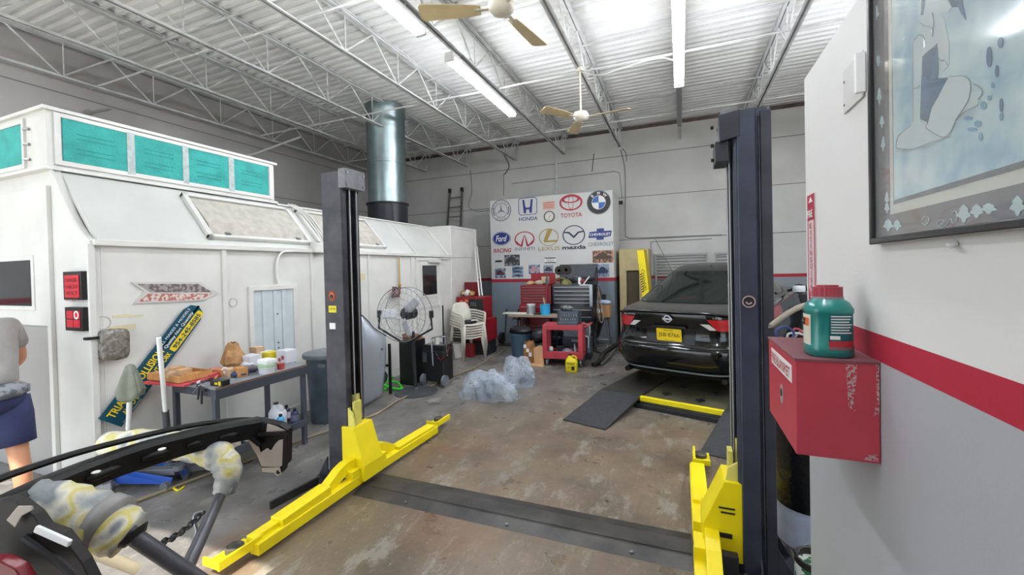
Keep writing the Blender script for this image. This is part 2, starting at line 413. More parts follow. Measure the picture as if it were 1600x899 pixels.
t = thing('light_channel', (.02, 7.9, 4.44), 'unlit grey metal channel continuing behind the right hand strip light', 'channel')
link('channel', B().box((-.02, 6.88, 4.44), (.06, 9.0, 4.50)), mat('chan', '8d8f90', .4, metal=.6), t, bevel=.003)
for yy in (7.2, 8.6): link('hanger', B().cyl((.02, yy, 4.50), (.02, yy, BB + .01), .006, n=6), M_hous, t)
# ---- ceiling fans
M_fanb = mat('fan_cream', 'd9c69a', .45, var=.06); M_fanw = mat('fan_white', 'dcd6c6', .4)
def ceilfan(x, y, z, a0, lb, R=.66):
    t = thing('ceiling_fan', (x, y, z), lb, 'fan', 'cream ceiling fans')
    link('motor', B().lathe([(.02, -.07), (.07, -.06), (.105, -.02), (.11, .02), (.09, .06), (.03, .085)], (x, y, z), n=28), M_fanw, t, smooth=True)
    link('rod', B().cyl((x, y, z + .08), (x, y, BB - .03), .012, n=10), M_fanw, t, smooth=True)
    link('canopy', B().lathe([(.05, 0), (.055, .03), (.03, .06)], (x, y, BB - .06), n=20), M_fanw, t, smooth=True)
    for k in range(3):
        a = math.radians(a0 + 120 * k); u = V(math.cos(a), math.sin(a), 0); w = V(-u.y, u.x, 0)
        bl = B(); rows = []
        for i, (r, hw) in enumerate([(.17, .045), (.3, .06), (.45, .07), (R, .082), (R + .02, .06)]):
            rows.append([V(x, y, z) + u * r + w * (q * hw) + V(0, 0, .0 + q * hw * .25 - .02) for q in (-1, -.5, 0, .5, 1)])
        bl.grid(rows)
        o = link('blade', bl, M_fanb, t, solid=.006)
        br = B().beam(V(x, y, z - .01) + u * .08, V(x, y, z - .02) + u * .22, .03, .008)
        for q in (-.02, .02): br.cyl(V(x, y, z - .03) + u * .19 + w * q, V(x, y, z - .005) + u * .19 + w * q, .006, n=6)
        link('blade_iron', br, M_fanw, t)
ceilfan(-1.335, 3.23, 3.86, 80, 'cream three blade ceiling fan near the front, cut by the top of the photo')
ceilfan(-1.29, 6.0, 3.86, -6, 'cream three blade ceiling fan towards the rear wall, on a thin white rod')
tag(link('fan_cable', B().tube(bez([V(-1.28, 6.02, 4.5), V(-1.0, 6.05, 4.42), V(-.6, 6.1, 4.5), V(-.2, 6.2, 4.56), V(-.02, 6.3, 4.52)]), .008, 6), M_wirew), 'white cable sagging from the rear ceiling fan to the right strip light', 'cable')
# ================================================================ SPRAY BOOTH
BX, BXT, BZ0, BZ1, BY0, BY1, BY2 = -4.35, -4.90, 2.0, 2.62, 1.87, 7.5, 8.70
M_bw = mat('booth_white', 'd6d5d0', .38, var=.05, scale=3); M_bg = mat('booth_pale_grey', 'c9cac5', .45, var=.05, scale=2)  # roof and trim grey is a little darker than the white panels
M_bgrey = mat('booth_front_grey', '9b9895', .5, var=.05, scale=2); M_tape = mat('tape_cream', 'd3c9a2', .6)
M_blk = mat('black_plastic', '16171a', .45); M_glassdk = mat('dark_glass', '1c2326', .08, spec=.8); M_dkred = mat('box_red', '8e1420', .4)
M_teal = mat('filter_teal', '38a29a', .8, var=.14, scale=7, bump=.5, bscale=60); M_tline = mat('filter_line', '1d8079', .8)
t = thing('spray_booth', (-5.8, 5.2, 0), 'white spray booth filling the left side with sloped lit roof edge and rooftop filter box', 'paint booth')
def onslope(px, py):
    n = V(BZ1 - BZ0, 0, BX - BXT).normalized(); p0 = V(BX, 0, BZ0); r = ray(px, py); return CAM + r * ((p0 - CAM).dot(n) / r.dot(n))
link('side_panel', B().box((BX - .05, BY0 + .052, 0), (BX, BY1 - .001, BZ0)), M_bw, t)
# front panel with the curved shoulder
prof = [(-7.6, 0), (BX, 0), (BX, BZ0)] + [(BX - .05 - .0, 2.02), (-4.47, 2.06), (-4.56, 2.14), (-4.66, 2.26), (-4.76, 2.40), (-4.84, 2.53), (-4.90, 2.63), (-7.6, 2.63)]
link('front_panel', B().prism([V(x, BY0, z) for x, z in prof], V(0, .05, 0)), M_bw, t)
link('roof_slope', B().prism([V(BX, BY0 + .05, BZ0), V(BXT, BY0 + .05, BZ1), V(BXT - .03, BY0 + .05, BZ1 - .03), V(BX - .05, BY0 + .05, BZ0 - .02)], V(0, BY1 - BY0 - .05, 0)), M_bg, t)
link('roof_panel', B().box((-7.6, BY0 + .05, BZ1 - .05), (BXT, BY2, BZ1)), M_bg, t)
link('rear_panel', B().box((-7.6, BY2 - .04, 0), (BX - .05, BY2, BZ1)), M_bw, t)
b = B().box((-5.6, BY1, 0), (BX + .002, BY2 - .04, BZ1 + .006)); link('air_plenum', b, M_bw, t, bevel=.004)
b = B()
for (a, c) in (((BX, BY1, 1.98), (BX + .012, BY2 - .04, 2.0)), ((BX, BY1, 2.58), (BX + .015, BY2 - .04, 2.63)), ((BX, BY2 - .12, 0), (BX + .015, BY2 - .04, 2.6)), ((BX, BY1, 0), (BX + .02, BY1 + .06, 2.6))): b.box(a, c)
link('plenum_trim', b, M_bw, t, bevel=.003)
# ribs, rails
def ypx(px, py, x=BX): return pX(px, py, x).y
for px in (143, 351, 488, 577, 624, 644, 706):
    y = ypx(px, 480); link('rib', B().box((BX, y - .022, 0), (BX + .025, y + .022, BZ0 - .02)), M_bw, t, bevel=.004)
link('top_rail', B().box((BX - .01, BY0, BZ0 - .03), (BX + .04, BY1, BZ0 + .02)), M_bw, t, bevel=.006)
link('kick_plate', B().box((BX, BY0, 0), (BX + .012, BY1, .12)), M_bg, t)
b = B()
for px, py in ((611, 349), (664, 357)):
    q = onslope(px, py); b.beam(V(BX + .006, q.y + .0, BZ0 + .02), V(BXT + .006, q.y, BZ1), .03, .012, up=V(1, 0, 1))
b.beam(V(BXT + .01, 3.98, BZ1 + .005), V(BXT + .01, BY1, BZ1 + .005), .04, .02)
link('slope_trim', b, M_bw, t)
# curved edge trim on the shoulder
link('edge_trim', B().tube([V(x, BY0 - .004, z) for x, z in prof[2:-1]] , .012, 8), M_bw, t, smooth=True)
link('edge_trim', B().box((BX - .02, BY0 - .012, 0), (BX + .006, BY0 + .03, BZ0)), M_bw, t, bevel=.004)
# slope light boxes
def lightbox(ya, yb):
    sd = (V(BXT, 0, BZ1) - V(BX, 0, BZ0)).normalized(); nn = V(BZ1 - BZ0, 0, BX - BXT).normalized()
    def P_(y, s_, h): return V(BX, y, BZ0) + sd * s_ + nn * h
    b = B()
    for (y0, y1, s0, s1) in ((ya, ya + .05, .10, .74), (yb - .05, yb, .10, .74), (ya, yb, .10, .14), (ya, yb, .70, .74)):
        vs = [P_(y, s_, h) for h in (0, .05) for y, s_ in ((y0, s0), (y1, s0), (y1, s1), (y0, s1))]
        b.add(vs, [(0, 1, 2, 3), (7, 6, 5, 4), (4, 5, 1, 0), (5, 6, 2, 1), (6, 7, 3, 2), (7, 4, 0, 3)])
    o = link('light_box', b, M_bw, t, bevel=.006)
    b = B(); vs = [P_(ya + .06, .28, .06), P_(yb - .06, .28, .06), P_(yb - .06, .68, .035), P_(ya + .06, .68, .035), P_(ya + .06, .16, .01), P_(yb - .06, .16, .01), P_(yb - .06, .70, 0), P_(ya + .06, .70, 0)]
    b.add(vs, [(0, 1, 2, 3), (4, 5, 1, 0), (5, 6, 2, 1), (6, 7, 3, 2), (7, 4, 0, 3)])
    link('cover', b, mat('dusty_cover', 'b3afa4', .7, var=.12, scale=12), o)
    b = B()
    for y in (ya + .2, yb - .2): vs = [P_(y, .16, .05), P_(y, .13, .06)]; b.beam(vs[0], vs[1], .05, .02)
    link('latch', b, mat('zinc', '9a9d9f', .3, metal=.8), o)
lightbox(onslope(272, 312).y + .08, onslope(462, 350).y); lightbox(onslope(462, 350).y + .12, 5.55)
# conduit over the slope between light boxes and down to the hatch
yh = ypx(430, 450)
b = B().tube(bez([V(BX + .02, ypx(490, 395), BZ0 + .01), V(BX + .03, yh + .22, BZ0 - .02), V(BX + .03, yh + .08, 1.96), V(BX + .03, yh + .01, 1.85), V(BX + .035, yh, 1.7), V(BX + .05, yh + .01, 1.6)], 8), .014, 8)
link('conduit', b, M_bw, t, smooth=True)
yy = onslope(470, 350).y + .06
for dy in (0, .05, .1):
    link('conduit', B().tube(bez([V(BXT + .02, yy + dy - .08, BZ1 + .03), V(-4.72, yy + dy, 2.52), V(-4.55, yy + dy + .03, 2.32), V(-4.42, yy + dy + .02, 2.16), V(-4.34, yy + dy, 2.06)], 6), .011, 7), M_bw, t, smooth=True)
link('junction_box', B().box((BX, ypx(492, 392) - .08, BZ0 - .03), (BX + .09, ypx(492, 392) + .06, BZ0 + .10)), M_bw, t, bevel=.01)
# rooftop filter box
FY0, FY1, FZ0, FZ1 = 1.84, 3.96, 2.65, 3.14
fb = link('filter_housing', B().box((-7.3, FY0, FZ0), (BXT, FY1, FZ1)), M_bw, t, bevel=.004)
link('housing_flange', B().box((-7.34, FY0 - .03, FZ1 - .01), (BXT + .03, FY1 + .03, FZ1 + .02)).box((-7.34, FY0 - .03, FZ0 - .02), (BXT + .03, FY1 + .03, FZ0 + .01)), M_bw, fb, bevel=.003)
def filt_side(a, c):
    y0, y1 = pX(a, 230, BXT).y, pX(c, 260, BXT).y
    f_ = link('filter', B().box((BXT, y0, FZ0 + .07), (BXT + .012, y1, FZ1 - .05)), M_teal, t, bevel=.01)
    b = B(); w = y1 - y0
    for z in (2.80, 2.84, 2.93, 2.97): b.box((BXT + .011, y0 + w * .2, z), (BXT + .0145, y1 - w * .22, z + .006))
    link('pleat_line', b, M_tline, f_)
    return y0, y1
prev = None
for a, c in ((97, 200), (207, 286), (291, 357), (362, 418)):
    y0, y1 = filt_side(a, c)
    if prev: link('tape_strip', B().box((BXT, prev - .01, FZ0 + .05), (BXT + .018, y0 + .01, FZ1 - .04)), mat('foil_tape', 'a9b4b2', .5, var=.15, scale=20), t)
    prev = y1
b = B()
y0, y1 = pX(97, 230, BXT).y, prev
b.box((BXT, y0 - .05, FZ1 - .05), (BXT + .016, y1 + .04, FZ1 - .015)).box((BXT, y0 - .05, FZ0 + .03), (BXT + .016, y1 + .04, FZ0 + .07)).box((BXT, y0 - .05, FZ0 + .03), (BXT + .016, y0 - .01, FZ1 - .02)).box((BXT, y1 + .01, FZ0 + .03), (BXT + .016, y1 + .04, FZ1 - .02))
link('filter_frame', b, M_bw, t)
x1 = pY(40, 230, FY0).x
for k in range(3):
    a = x1 - .02 - k * .72
    link('filter', B().box((a - .62, FY0 - .012, FZ0 + .06), (a, FY0, FZ1 - .08)), M_teal, t, bevel=.01)
    b = B().box((a - .66, FY0 - .018, FZ0 + .02), (a + .035, FY0, FZ0 + .06)).box((a - .66, FY0 - .018, FZ1 - .08), (a + .035, FY0, FZ1 - .04)).box((a, FY0 - .018, FZ0 + .06), (a + .035, FY0, FZ1 - .08))
    link('filter_frame', b, M_bw, t)
b = B()
for z in (2.74, 2.87, 3.0): b.cyl((x1 + .05, FY0 - .03, z), (x1 + .09, FY0 - .01, z), .012, n=8)
link('clamp', b, mat('zinc', '9a9d9f', .3, metal=.8), t)
# front roller panel with its window
dx1 = pY(82, 520, BY0).x
link('front_door_panel', B().box((-7.4, BY0 - .02, 0), (dx1, BY0, 1.30)), M_bgrey, t, bevel=.004)
link('front_door_panel', B().box((-7.4, BY0 - .02, 1.31), (dx1, BY0, 2.5)), M_bw, t, bevel=.004)
link('door_jamb', B().box((dx1, BY0 - .03, 0), (dx1 + .06, BY0, 2.5)), M_bw, t, bevel=.004)
wx = pY(56, 440, BY0).x
w_ = link('front_window', B().box((-6.4, BY0 - .03, 1.44), (wx + .04, BY0 - .015, 1.92)), M_bw, t, bevel=.004)
link('window_pane', B().box((-6.35, BY0 - .034, 1.48), (wx, BY0 - .026, 1.88)), M_glassdk, w_)
# side personnel door
dy0, dy1 = ypx(650, 480), ypx(688, 480)
dr = link('side_door', B().box((BX, dy0 + .05, .03), (BX + .02, dy1 - .05, 1.90)), M_bw, t, bevel=.003)
link('door_frame', B().box((BX, dy0, 0), (BX + .035, dy0 + .05, 1.95)).box((BX, dy1 - .05, 0), (BX + .035, dy1, 1.95)).box((BX, dy0, 1.90), (BX + .035, dy1, 1.95)), M_bw, dr, bevel=.003)
link('door_rail', B().box((BX + .02, dy0 + .05, 1.02), (BX + .03, dy1 - .05, 1.06)), M_bg, dr)
y0, y1 = ypx(658, 440), ypx(680, 440)
link('window_frame', B().box((BX + .02, y0 - .05, 1.22), (BX + .032, y1 + .05, 1.86)), M_bw, dr, bevel=.003)
link('window_pane', B().box((BX + .03, y0, 1.27), (BX + .037, y1, 1.81)), M_glassdk, dr)
link('door_closer', B().box((BX + .03, dy0 + .35, 1.86), (BX + .08, dy0 + .75, 1.93)).beam((BX + .07, dy0 + .7, 1.94), (BX + .1, dy1 + .3, 1.96), .02, .02), M_bg, dr, bevel=.004)
# control hatch
y0, y1 = ypx(388, 500), ypx(463, 500)
ht = link('hatch_frame', B().box((BX, y0, .5), (BX + .03, y0 + .05, 1.58)).box((BX, y1 - .05, .5), (BX + .03, y1, 1.58)).box((BX, y0, 1.53), (BX + .03, y1, 1.58)), M_bw, t, bevel=.004)
link('hatch_door', B().box((BX, y0 + .05, .5), (BX + .012, y1 - .05, 1.53)), mat('hatch_blue', 'c3ccd0', .45, var=.05), t)
b = B()
for yy in (.25, .48, .66): yq = y0 + (y1 - y0) * yy; b.box((BX + .01, yq, .5), (BX + .026, yq + .045, 1.52))
link('hatch_rib', b, mat('hatch_blue', 'c3ccd0'), t, bevel=.003)
b = B(); yq = y0 + (y1 - y0) * .55
for z in (1.25, .92, .86, .80, .72): b.cyl((BX + .026, yq, z), (BX + .03, yq, z), .010, n=8)
link('hatch_screw', b, mat('dark_zinc', '4d5256', .4, metal=.5), t)
# residues of tape on the side panel
for px, py, w_, h_ in ((190, 494, .06, .022), (213, 494, .05, .018), (192, 512, .09, .04), (563, 433, .10, .10)):
    q = pX(px, py, BX + .002); link('tape_scrap', B().box((BX, q.y - w_, q.z - h_ / 2), (BX + .003, q.y + w_, q.z + h_ / 2)), M_tape, t)
for px, py, r in ((160, 505, .055), (364, 473, .045)):
    q = pX(px, py, BX + .001); link('port_cover', ring2(q, V(0, 1, 0), V(0, 0, 1), r - .006, r, d=.004), mat('booth_line', 'b3b0a8', .6), t)
# ---- exhaust duct
M_galv = mat('galvanised', '8b9a9c', .34, metal=.85, var=.10, scale=4)
dc = V(-5.6, 7.15, 0)
t = thing('exhaust_duct', (dc.x, dc.y, BZ1), 'wide round galvanised exhaust duct rising from the booth roof to the ceiling', 'duct')
link('duct_pipe', B().lathe([(.385, 3.10), (.385, 3.9), (.392, 3.905), (.392, 3.93), (.385, 3.935), (.385, 4.86), (.40, 4.88), (.40, 5.10)], dc, n=40), M_galv, t, smooth=True)
link('duct_base', B().lathe([(.40, BZ1), (.40, 3.08), (.43, 3.085), (.43, 3.11), (.36, 3.12)], dc, n=40), mat('duct_black', '1b1d24', .4), t, smooth=True)
link('bracket', B().tube([V(-5.22 , 6.85, BZ1), V(-5.24, 6.82, 3.08)], .012, 6).tube([V(-5.24, 6.82, 3.08), V(-5.3, 6.9, 3.08)], .012, 6), M_blk, t)
link('access_panel', B().box((-5.25, 6.62, BZ1), (-5.0, 7.1, BZ1 + .03)), M_blk, t, bevel=.004)
# small wall brackets and the sprinkler pipe on the left wall
tag(link('wall_pipe', B().cyl((WX0, 6.05, 4.15), (WX0 + .9, 6.6, 4.58), .02, n=8).cyl((WX0, 6.05, 4.15), (WX0 + .06, 6.08, 4.18), .04, n=10), M_joist), 'diagonal white brace running from a plate on the left wall up to the joists', 'brace')
tag(link('wall_pipe', B().cyl((WX0, 3.55, 4.2), (WX0 + .5, 3.6, 4.2), .02, n=8).cyl((WX0, 3.55, 4.2), (WX0 + .05, 3.55, 4.2), .05, n=10), mat('brace_grey', '8b8987', .6)), 'short grey pipe stub on the left wall above the filter box', 'pipe')
# ---- things hung on the booth
def plq(name, px0, py0, px1, py1, m, lb, cat, y=None, thick=.012):
    a = pY(px0, py0, BY0 - .03); c = pY(px1, py1, BY0 - .03)
    return tag(link(name, B().box((a.x, BY0 - .03 - thick, c.z), (c.x, BY0 - .001, a.z)), m, bevel=.003), lb, cat), a, c
M_sgnk = mat('sign_black', '1a1416', .4); M_sgnr = mat('sign_red', 'c8202e', .4, emit=.0); M_sgnr2 = mat('sign_red_dark', '6e0d17', .4); M_w = mat('white_print', 'ecebe7', .5)
for (x0, y0, x1, y1, lb) in ((101, 425, 131, 469, 'black framed red panel sign, the upper of two on the booth corner'), (104, 480, 133, 518, 'black framed red panel sign, the lower of two on the booth corner')):
    o, a, c = plq('warning_sign', x0, y0, x1, y1, M_sgnk, lb, 'sign')
    yy = BY0 - .043; w_ = c.x - a.x; h_ = a.z - c.z
    if y0 < 450:
        link('red_panel', B().box((a.x + .03, yy - .003, c.z + .02), (c.x - .03, yy, a.z - .03)), M_sgnr, o)
        for k, s_ in enumerate(('DANGER', 'HIGH', 'VOLT', 'KEEP')):
            text('OIL ' + '5W' if k == 9 else s_, 'lettering', V((a.x + c.x) / 2, yy - .004, a.z - .07 - k * .052), (1, 0, 0), (0, 0, 1), w=w_ - .10, h=.03, m=M_sgnr2, parent=o)
    else:
        for i in range(2):
            for j in range(2):
                link('red_panel', B().box((a.x + .03 + i * (w_ - .06) / 2 + .004, yy - .003, c.z + .025 + j * (h_ - .05) / 2 + .004), (a.x + .03 + (i + 1) * (w_ - .06) / 2 - .004, yy, c.z + .025 + (j + 1) * (h_ - .05) / 2 - .004)), M_sgnr, o)
        link('symbol', ring2(V(a.x + w_ * .7, yy - .004, c.z + h_ * .68), V(1, 0, 0), V(0, 0, 1), .022, .034, d=.002), M_w, o)
# chevron poster on the side
o_ = [pX(*p, BX + .012) for p in ((205, 441), (314, 441), (342, 458), (318, 470), (208, 475), (225, 455))]
ps = link('shop_poster', B().prism(o_, V(-.010, 0, 0)), mat('poster_paper', 'c9c5bf', .5, var=.06)); tag(ps, 'long dark photo poster with red and white bands stuck on the booth side', 'poster')
ctr = [pX(*p, BX + .012) for p in ((214, 444), (310, 444), (332, 457), (235, 457))]
link('poster_band', B().prism(ctr, V(.002, 0, 0)), mat('poster_dark', '6a5a5c', .5, col2='9d9794', scale=30, thr=(.45, .55)), ps)
ctr = [pX(*p, BX + .012) for p in ((232, 459), (332, 459), (314, 468), (215, 472))]
link('poster_band', B().prism(ctr, V(.002, 0, 0)), mat('poster_red', 'b06a60', .5, col2='d6cbc4', scale=40, thr=(.45, .55)), ps)
# speaker-like respirator cover hanging near the corner
q = pX(173, 538, BX); t = thing('plastic_cover', (BX + .05, q.y, q.z - .15), 'crumpled clear plastic covered grey box hung near the booth corner', 'box')
b = B(); rows = []
hw, hh = .095, .125
for ph in range(0, 8):
    r = 1 - .0 if ph < 5 else 1 - (ph - 4) * .22; d_ = (ph * .018 if ph < 5 else .072 + (ph - 4) * .004)
    rows.append([V(BX + .004 + d_, q.y + hw * r * math.copysign(abs(math.cos(a)) ** .45, math.cos(a)) * random.uniform(.96, 1.03), q.z + hh * r * math.copysign(abs(math.sin(a)) ** .45, math.sin(a)) * random.uniform(.97, 1.03)) for a in [2 * math.pi * k / 24 for k in range(24)]])
rows = [r + [r[0]] for r in rows]; b.grid(rows); b.add(rows[-1][:-1], [tuple(range(24))])
link('casing', b, mat('bag_grey', '77716a', .2, var=.4, scale=30, spec=.8, bump=.8, bscale=30), t, smooth=2)
link('strap', B().box((BX, q.y - .17, q.z + .06), (BX + .05, q.y - .08, q.z + .08)), M_blk, t)
# ---- TRIANA'S sign leaning on the booth side
XS = BX + .03
c4 = [pX(*p, XS) for p in ((153, 655), (297, 470), (327, 479), (190, 667))]
o0 = c4[0]; u = (c4[1] - c4[0]); Ls = u.length; u.normalize(); vdir = V(1, 0, 0).cross(u).normalized()
# width from opposite edge
wv = abs((c4[3] - c4[0]).dot(vdir)); 
if (c4[3] - c4[0]).dot(vdir) > 0: sg = 1
else: sg = -1
wd = (abs((c4[3] - c4[0]).dot(vdir)) + abs((c4[2] - c4[1]).dot(vdir))) / 2
base = c4[0] + vdir * sg * wd if sg < 0 else c4[0]      # lower-left corner with text up = vdir
M_sb = mat('sign_blue', '0f4a5e', .35, var=.03); M_sy = mat('sign_yellow', 'f0d21e', .4); M_wh = mat('lettering_white', 'eef0ee', .4)
sn = thing('shop_sign', (XS, (c4[0].y + c4[2].y) / 2, c4[3].z), "long blue shop sign TRIANA'S with yellow lettering and phone number, leaning on the booth", 'sign')
pts = [(0, 0), (Ls - .10, 0), (Ls - .03, .03), (Ls, .10), (Ls, wd - .10), (Ls - .03, wd - .03), (Ls - .10, wd), (0, wd)]
link('board', poly2(base, u, vdir, pts, d=.012), M_sb, sn)
def sp(a, c): return base + u * a + vdir * c + V(.0125, 0, 0)
W_ = wd
text("TRIANA'S COLLISION", 'lettering', sp(Ls * .30, W_ * .67), u, vdir, w=Ls * .54, h=W_ * .36, m=M_sy, parent=sn, bold=.02)
text('AUTO BODY & PAINT WORK', 'lettering', sp(Ls * .33, W_ * .27), u, vdir, w=Ls * .50, h=W_ * .24, m=M_sy, parent=sn, bold=.02)
text('24 HOUR TOWING', 'lettering', sp(Ls * .12, W_ * .06), u, vdir, w=Ls * .18, h=W_ * .06, m=M_wh, parent=sn)
pb = link('phone_panel', poly2(base, u, vdir, [(Ls * .60, W_ * .12), (Ls * .62, W_ * .08), (Ls * .95, W_ * .08), (Ls * .97, W_ * .12), (Ls * .97, W_ * .38), (Ls * .95, W_ * .42), (Ls * .62, W_ * .42), (Ls * .60, W_ * .38)], d=.002, off=.012), M_sy, sn)
text('954-245-8585', 'lettering', sp(Ls * .785, W_ * .25) + V(.003, 0, 0), u, vdir, w=Ls * .32, h=W_ * .22, m=M_sb, parent=sn, bold=.02)
text('Quality Not Quantity', 'lettering', sp(Ls * .76, W_ * .57), u, vdir, w=Ls * .34, h=W_ * .19, m=M_wh, parent=sn, bold=.01)
text('ALL MAKES & MODELS', 'lettering', sp(Ls * .76, W_ * .82), u, vdir, w=Ls * .36, h=W_ * .12, m=M_wh, parent=sn)
# ================================================================ TWO-POST LIFT
M_lb = mat('lift_black', '2b2d36', .35, var=.30, scale=6, bump=.05); M_lb2 = mat('lift_dark', '17181d', .5); M_ly = mat('lift_yellow', 'f2dc0e', .4, var=.05, scale=4); M_steel = mat('steel', '8d9094', .35, metal=.8)
M_rub = mat('rubber', '1c1c1e', .8, var=.15); M_cab = mat('wire_rope', '9a9a98', .4, metal=.7); M_lbl = mat('lift_worn', '4c4b52', .45, col2='26272d', scale=6, thr=(.35, .75))
def post(s, xi, xo, y0, y1, lb, front_mat):
    """s=+1: opening faces +x (left post); xi = inner face, xo = outer web"""
    t = thing('lift_post', ((xi + xo) / 2, (y0 + y1) / 2, 0), lb, 'car lift')
    th = .012; b = B()
    poly = [V(xo, y0 + .02, 0), V(xo + s * .015, y0, 0), V(xi - s * .012, y0, 0), V(xi, y0 + .012, 0), V(xi, y0 + .05, 0), V(xi - s * th, y0 + .05, 0), V(xi - s * th, y0 + th + .006, 0), V(xo + s * .02, y0 + th, 0), V(xo + s * th, y0 + .03, 0),
            V(xo + s * th, y1 - .03, 0), V(xo + s * .02, y1 - th, 0), V(xi - s * th, y1 - th - .006, 0), V(xi - s * th, y1 - .05, 0), V(xi, y1 - .05, 0), V(xi, y1 - .012, 0), V(xi - s * .012, y1, 0), V(xo + s * .015, y1, 0), V(xo, y1 - .02, 0)]
    b.prism(poly, V(0, 0, 2.52)); col = link('column', b, front_mat, t, bevel=.003)
    link('base_plate', B().box((xo - s * .12, y0 - .1, 0), (xi + s * .06, y1 + .1, .016)), M_lb, t, bevel=.003)
    b = B()
    for yy in (y0 - .01, y1):
        link('gusset', B().prism([V(xo, yy, .016), V(xo - s * .11, yy, .016), V(xo, yy, .2)], V(0, .01, 0)), M_lb, t)
    link('gusset', B().prism([V(xo + s * .08, y0, .016), V(xo + s * .08, y0 - .09, .016), V(xo + s * .08, y0, .14)], V(.01, 0, 0)), M_lb, t)
    
    b = B()
    for (x, y) in ((xo - s * .07, y0 - .05), (xo - s * .07, y1 + .05), (xi - s * .02, y0 - .06), (xi - s * .02, y1 + .06)): b.cyl((x, y, .016), (x, y, .04), .018, n=6).cyl((x, y, .04), (x, y, .06), .009, n=8)
    link('anchor_bolt', b, M_steel, t)
    # head with pulley
    hd = link('post_head', B().box((xi - s * .02, y0 - .012, 2.38), (xi + s * .055, y1 + .012, 2.535)), mat('head_grey', '6f7074', .45, var=.25, scale=14), t, bevel=.004)
    b = B()
    for yy in (y0 + .01, y1 - .01):
        for z in (2.41, 2.5): b.cyl((xi + s * .05, yy, z), (xi + s * .062, yy, z), .011, n=6)
    link('bolt', b, M_steel, hd)
    for yy in (y0 + .075, y1 - .05): link('lift_cable', B().cyl((xi - s * .0 + s * .012, yy, .5), (xi + s * .012, yy, 2.4), .006, n=8), M_cab, t, smooth=True)
    link('cylinder', B().cyl((xo + s * .07, (y0 + y1) / 2 - .02, .3), (xo + s * .07, (y0 + y1) / 2 - .02, 1.75), .022, n=12), mat('cyl_yellow', 'a8981c', .5, var=.3), t, smooth=True)
    link('chain', B().box((xi - s * .05, (y0 + y1) / 2 + .005, .4), (xi - s * .035, (y0 + y1) / 2 + .03, 2.3)), mat('chain', '2a2624', .6, var=.4, scale=80), t)
    return t
L = post(1, -2.5, -2.72, 2.62, 2.82, 'worn black left post of the car lift with yellow swing arms', M_lbl)
R_ = post(-1, .27, .445, 2.55, 2.80, 'dark blue black right post of the car lift beside the red box', mat('lift_navy', '343a49', .32, var=.22, scale=5))
# raised second face on the right post and side cover
link('side_channel', B().box((.395, 2.532, .02), (.445, 2.56, 2.50)).box((.385, 2.525, .02), (.392, 2.56, 2.48)), M_lb, R_, bevel=.006)
link('front_cover', B().box((.285, 2.535, .02), (.375, 2.552, 2.52)), mat('lift_navy', ''), R_, bevel=.007)
link('head_bracket', B().prism([V(.20, 2.53, 2.505), V(.30, 2.53, 2.52), V(.30, 2.53, 2.38), V(.205, 2.53, 2.36)], V(0, .04, 0)).box((.185, 2.56, 2.26), (.25, 2.75, 2.37)), M_lb, R_, bevel=.003)
for z in (2.28, 2.36, 2.46): link('bolt', B().cyl((.18, 2.6, z), (.165, 2.6, z), .010, n=6), M_blk, R_)
t_ = link('warning_label', disc2(V(.33, 2.533, 1.50), V(1, 0, 0), V(0, 0, 1), .032, d=.002), M_blk, R_); link('label_ring', ring2(V(.33, 2.53, 1.50), V(1, 0, 0), V(0, 0, 1), .026, .032, d=.002), mat('lab_pink', 'b89a9c', .5), t_)
link('label_mark', ring2(V(.33, 2.53, 1.50), V(1, 0, 0), V(0, 0, 1), .008, .016, d=.002, a0=180, a1=350), mat('lab_pink', ''), t_)
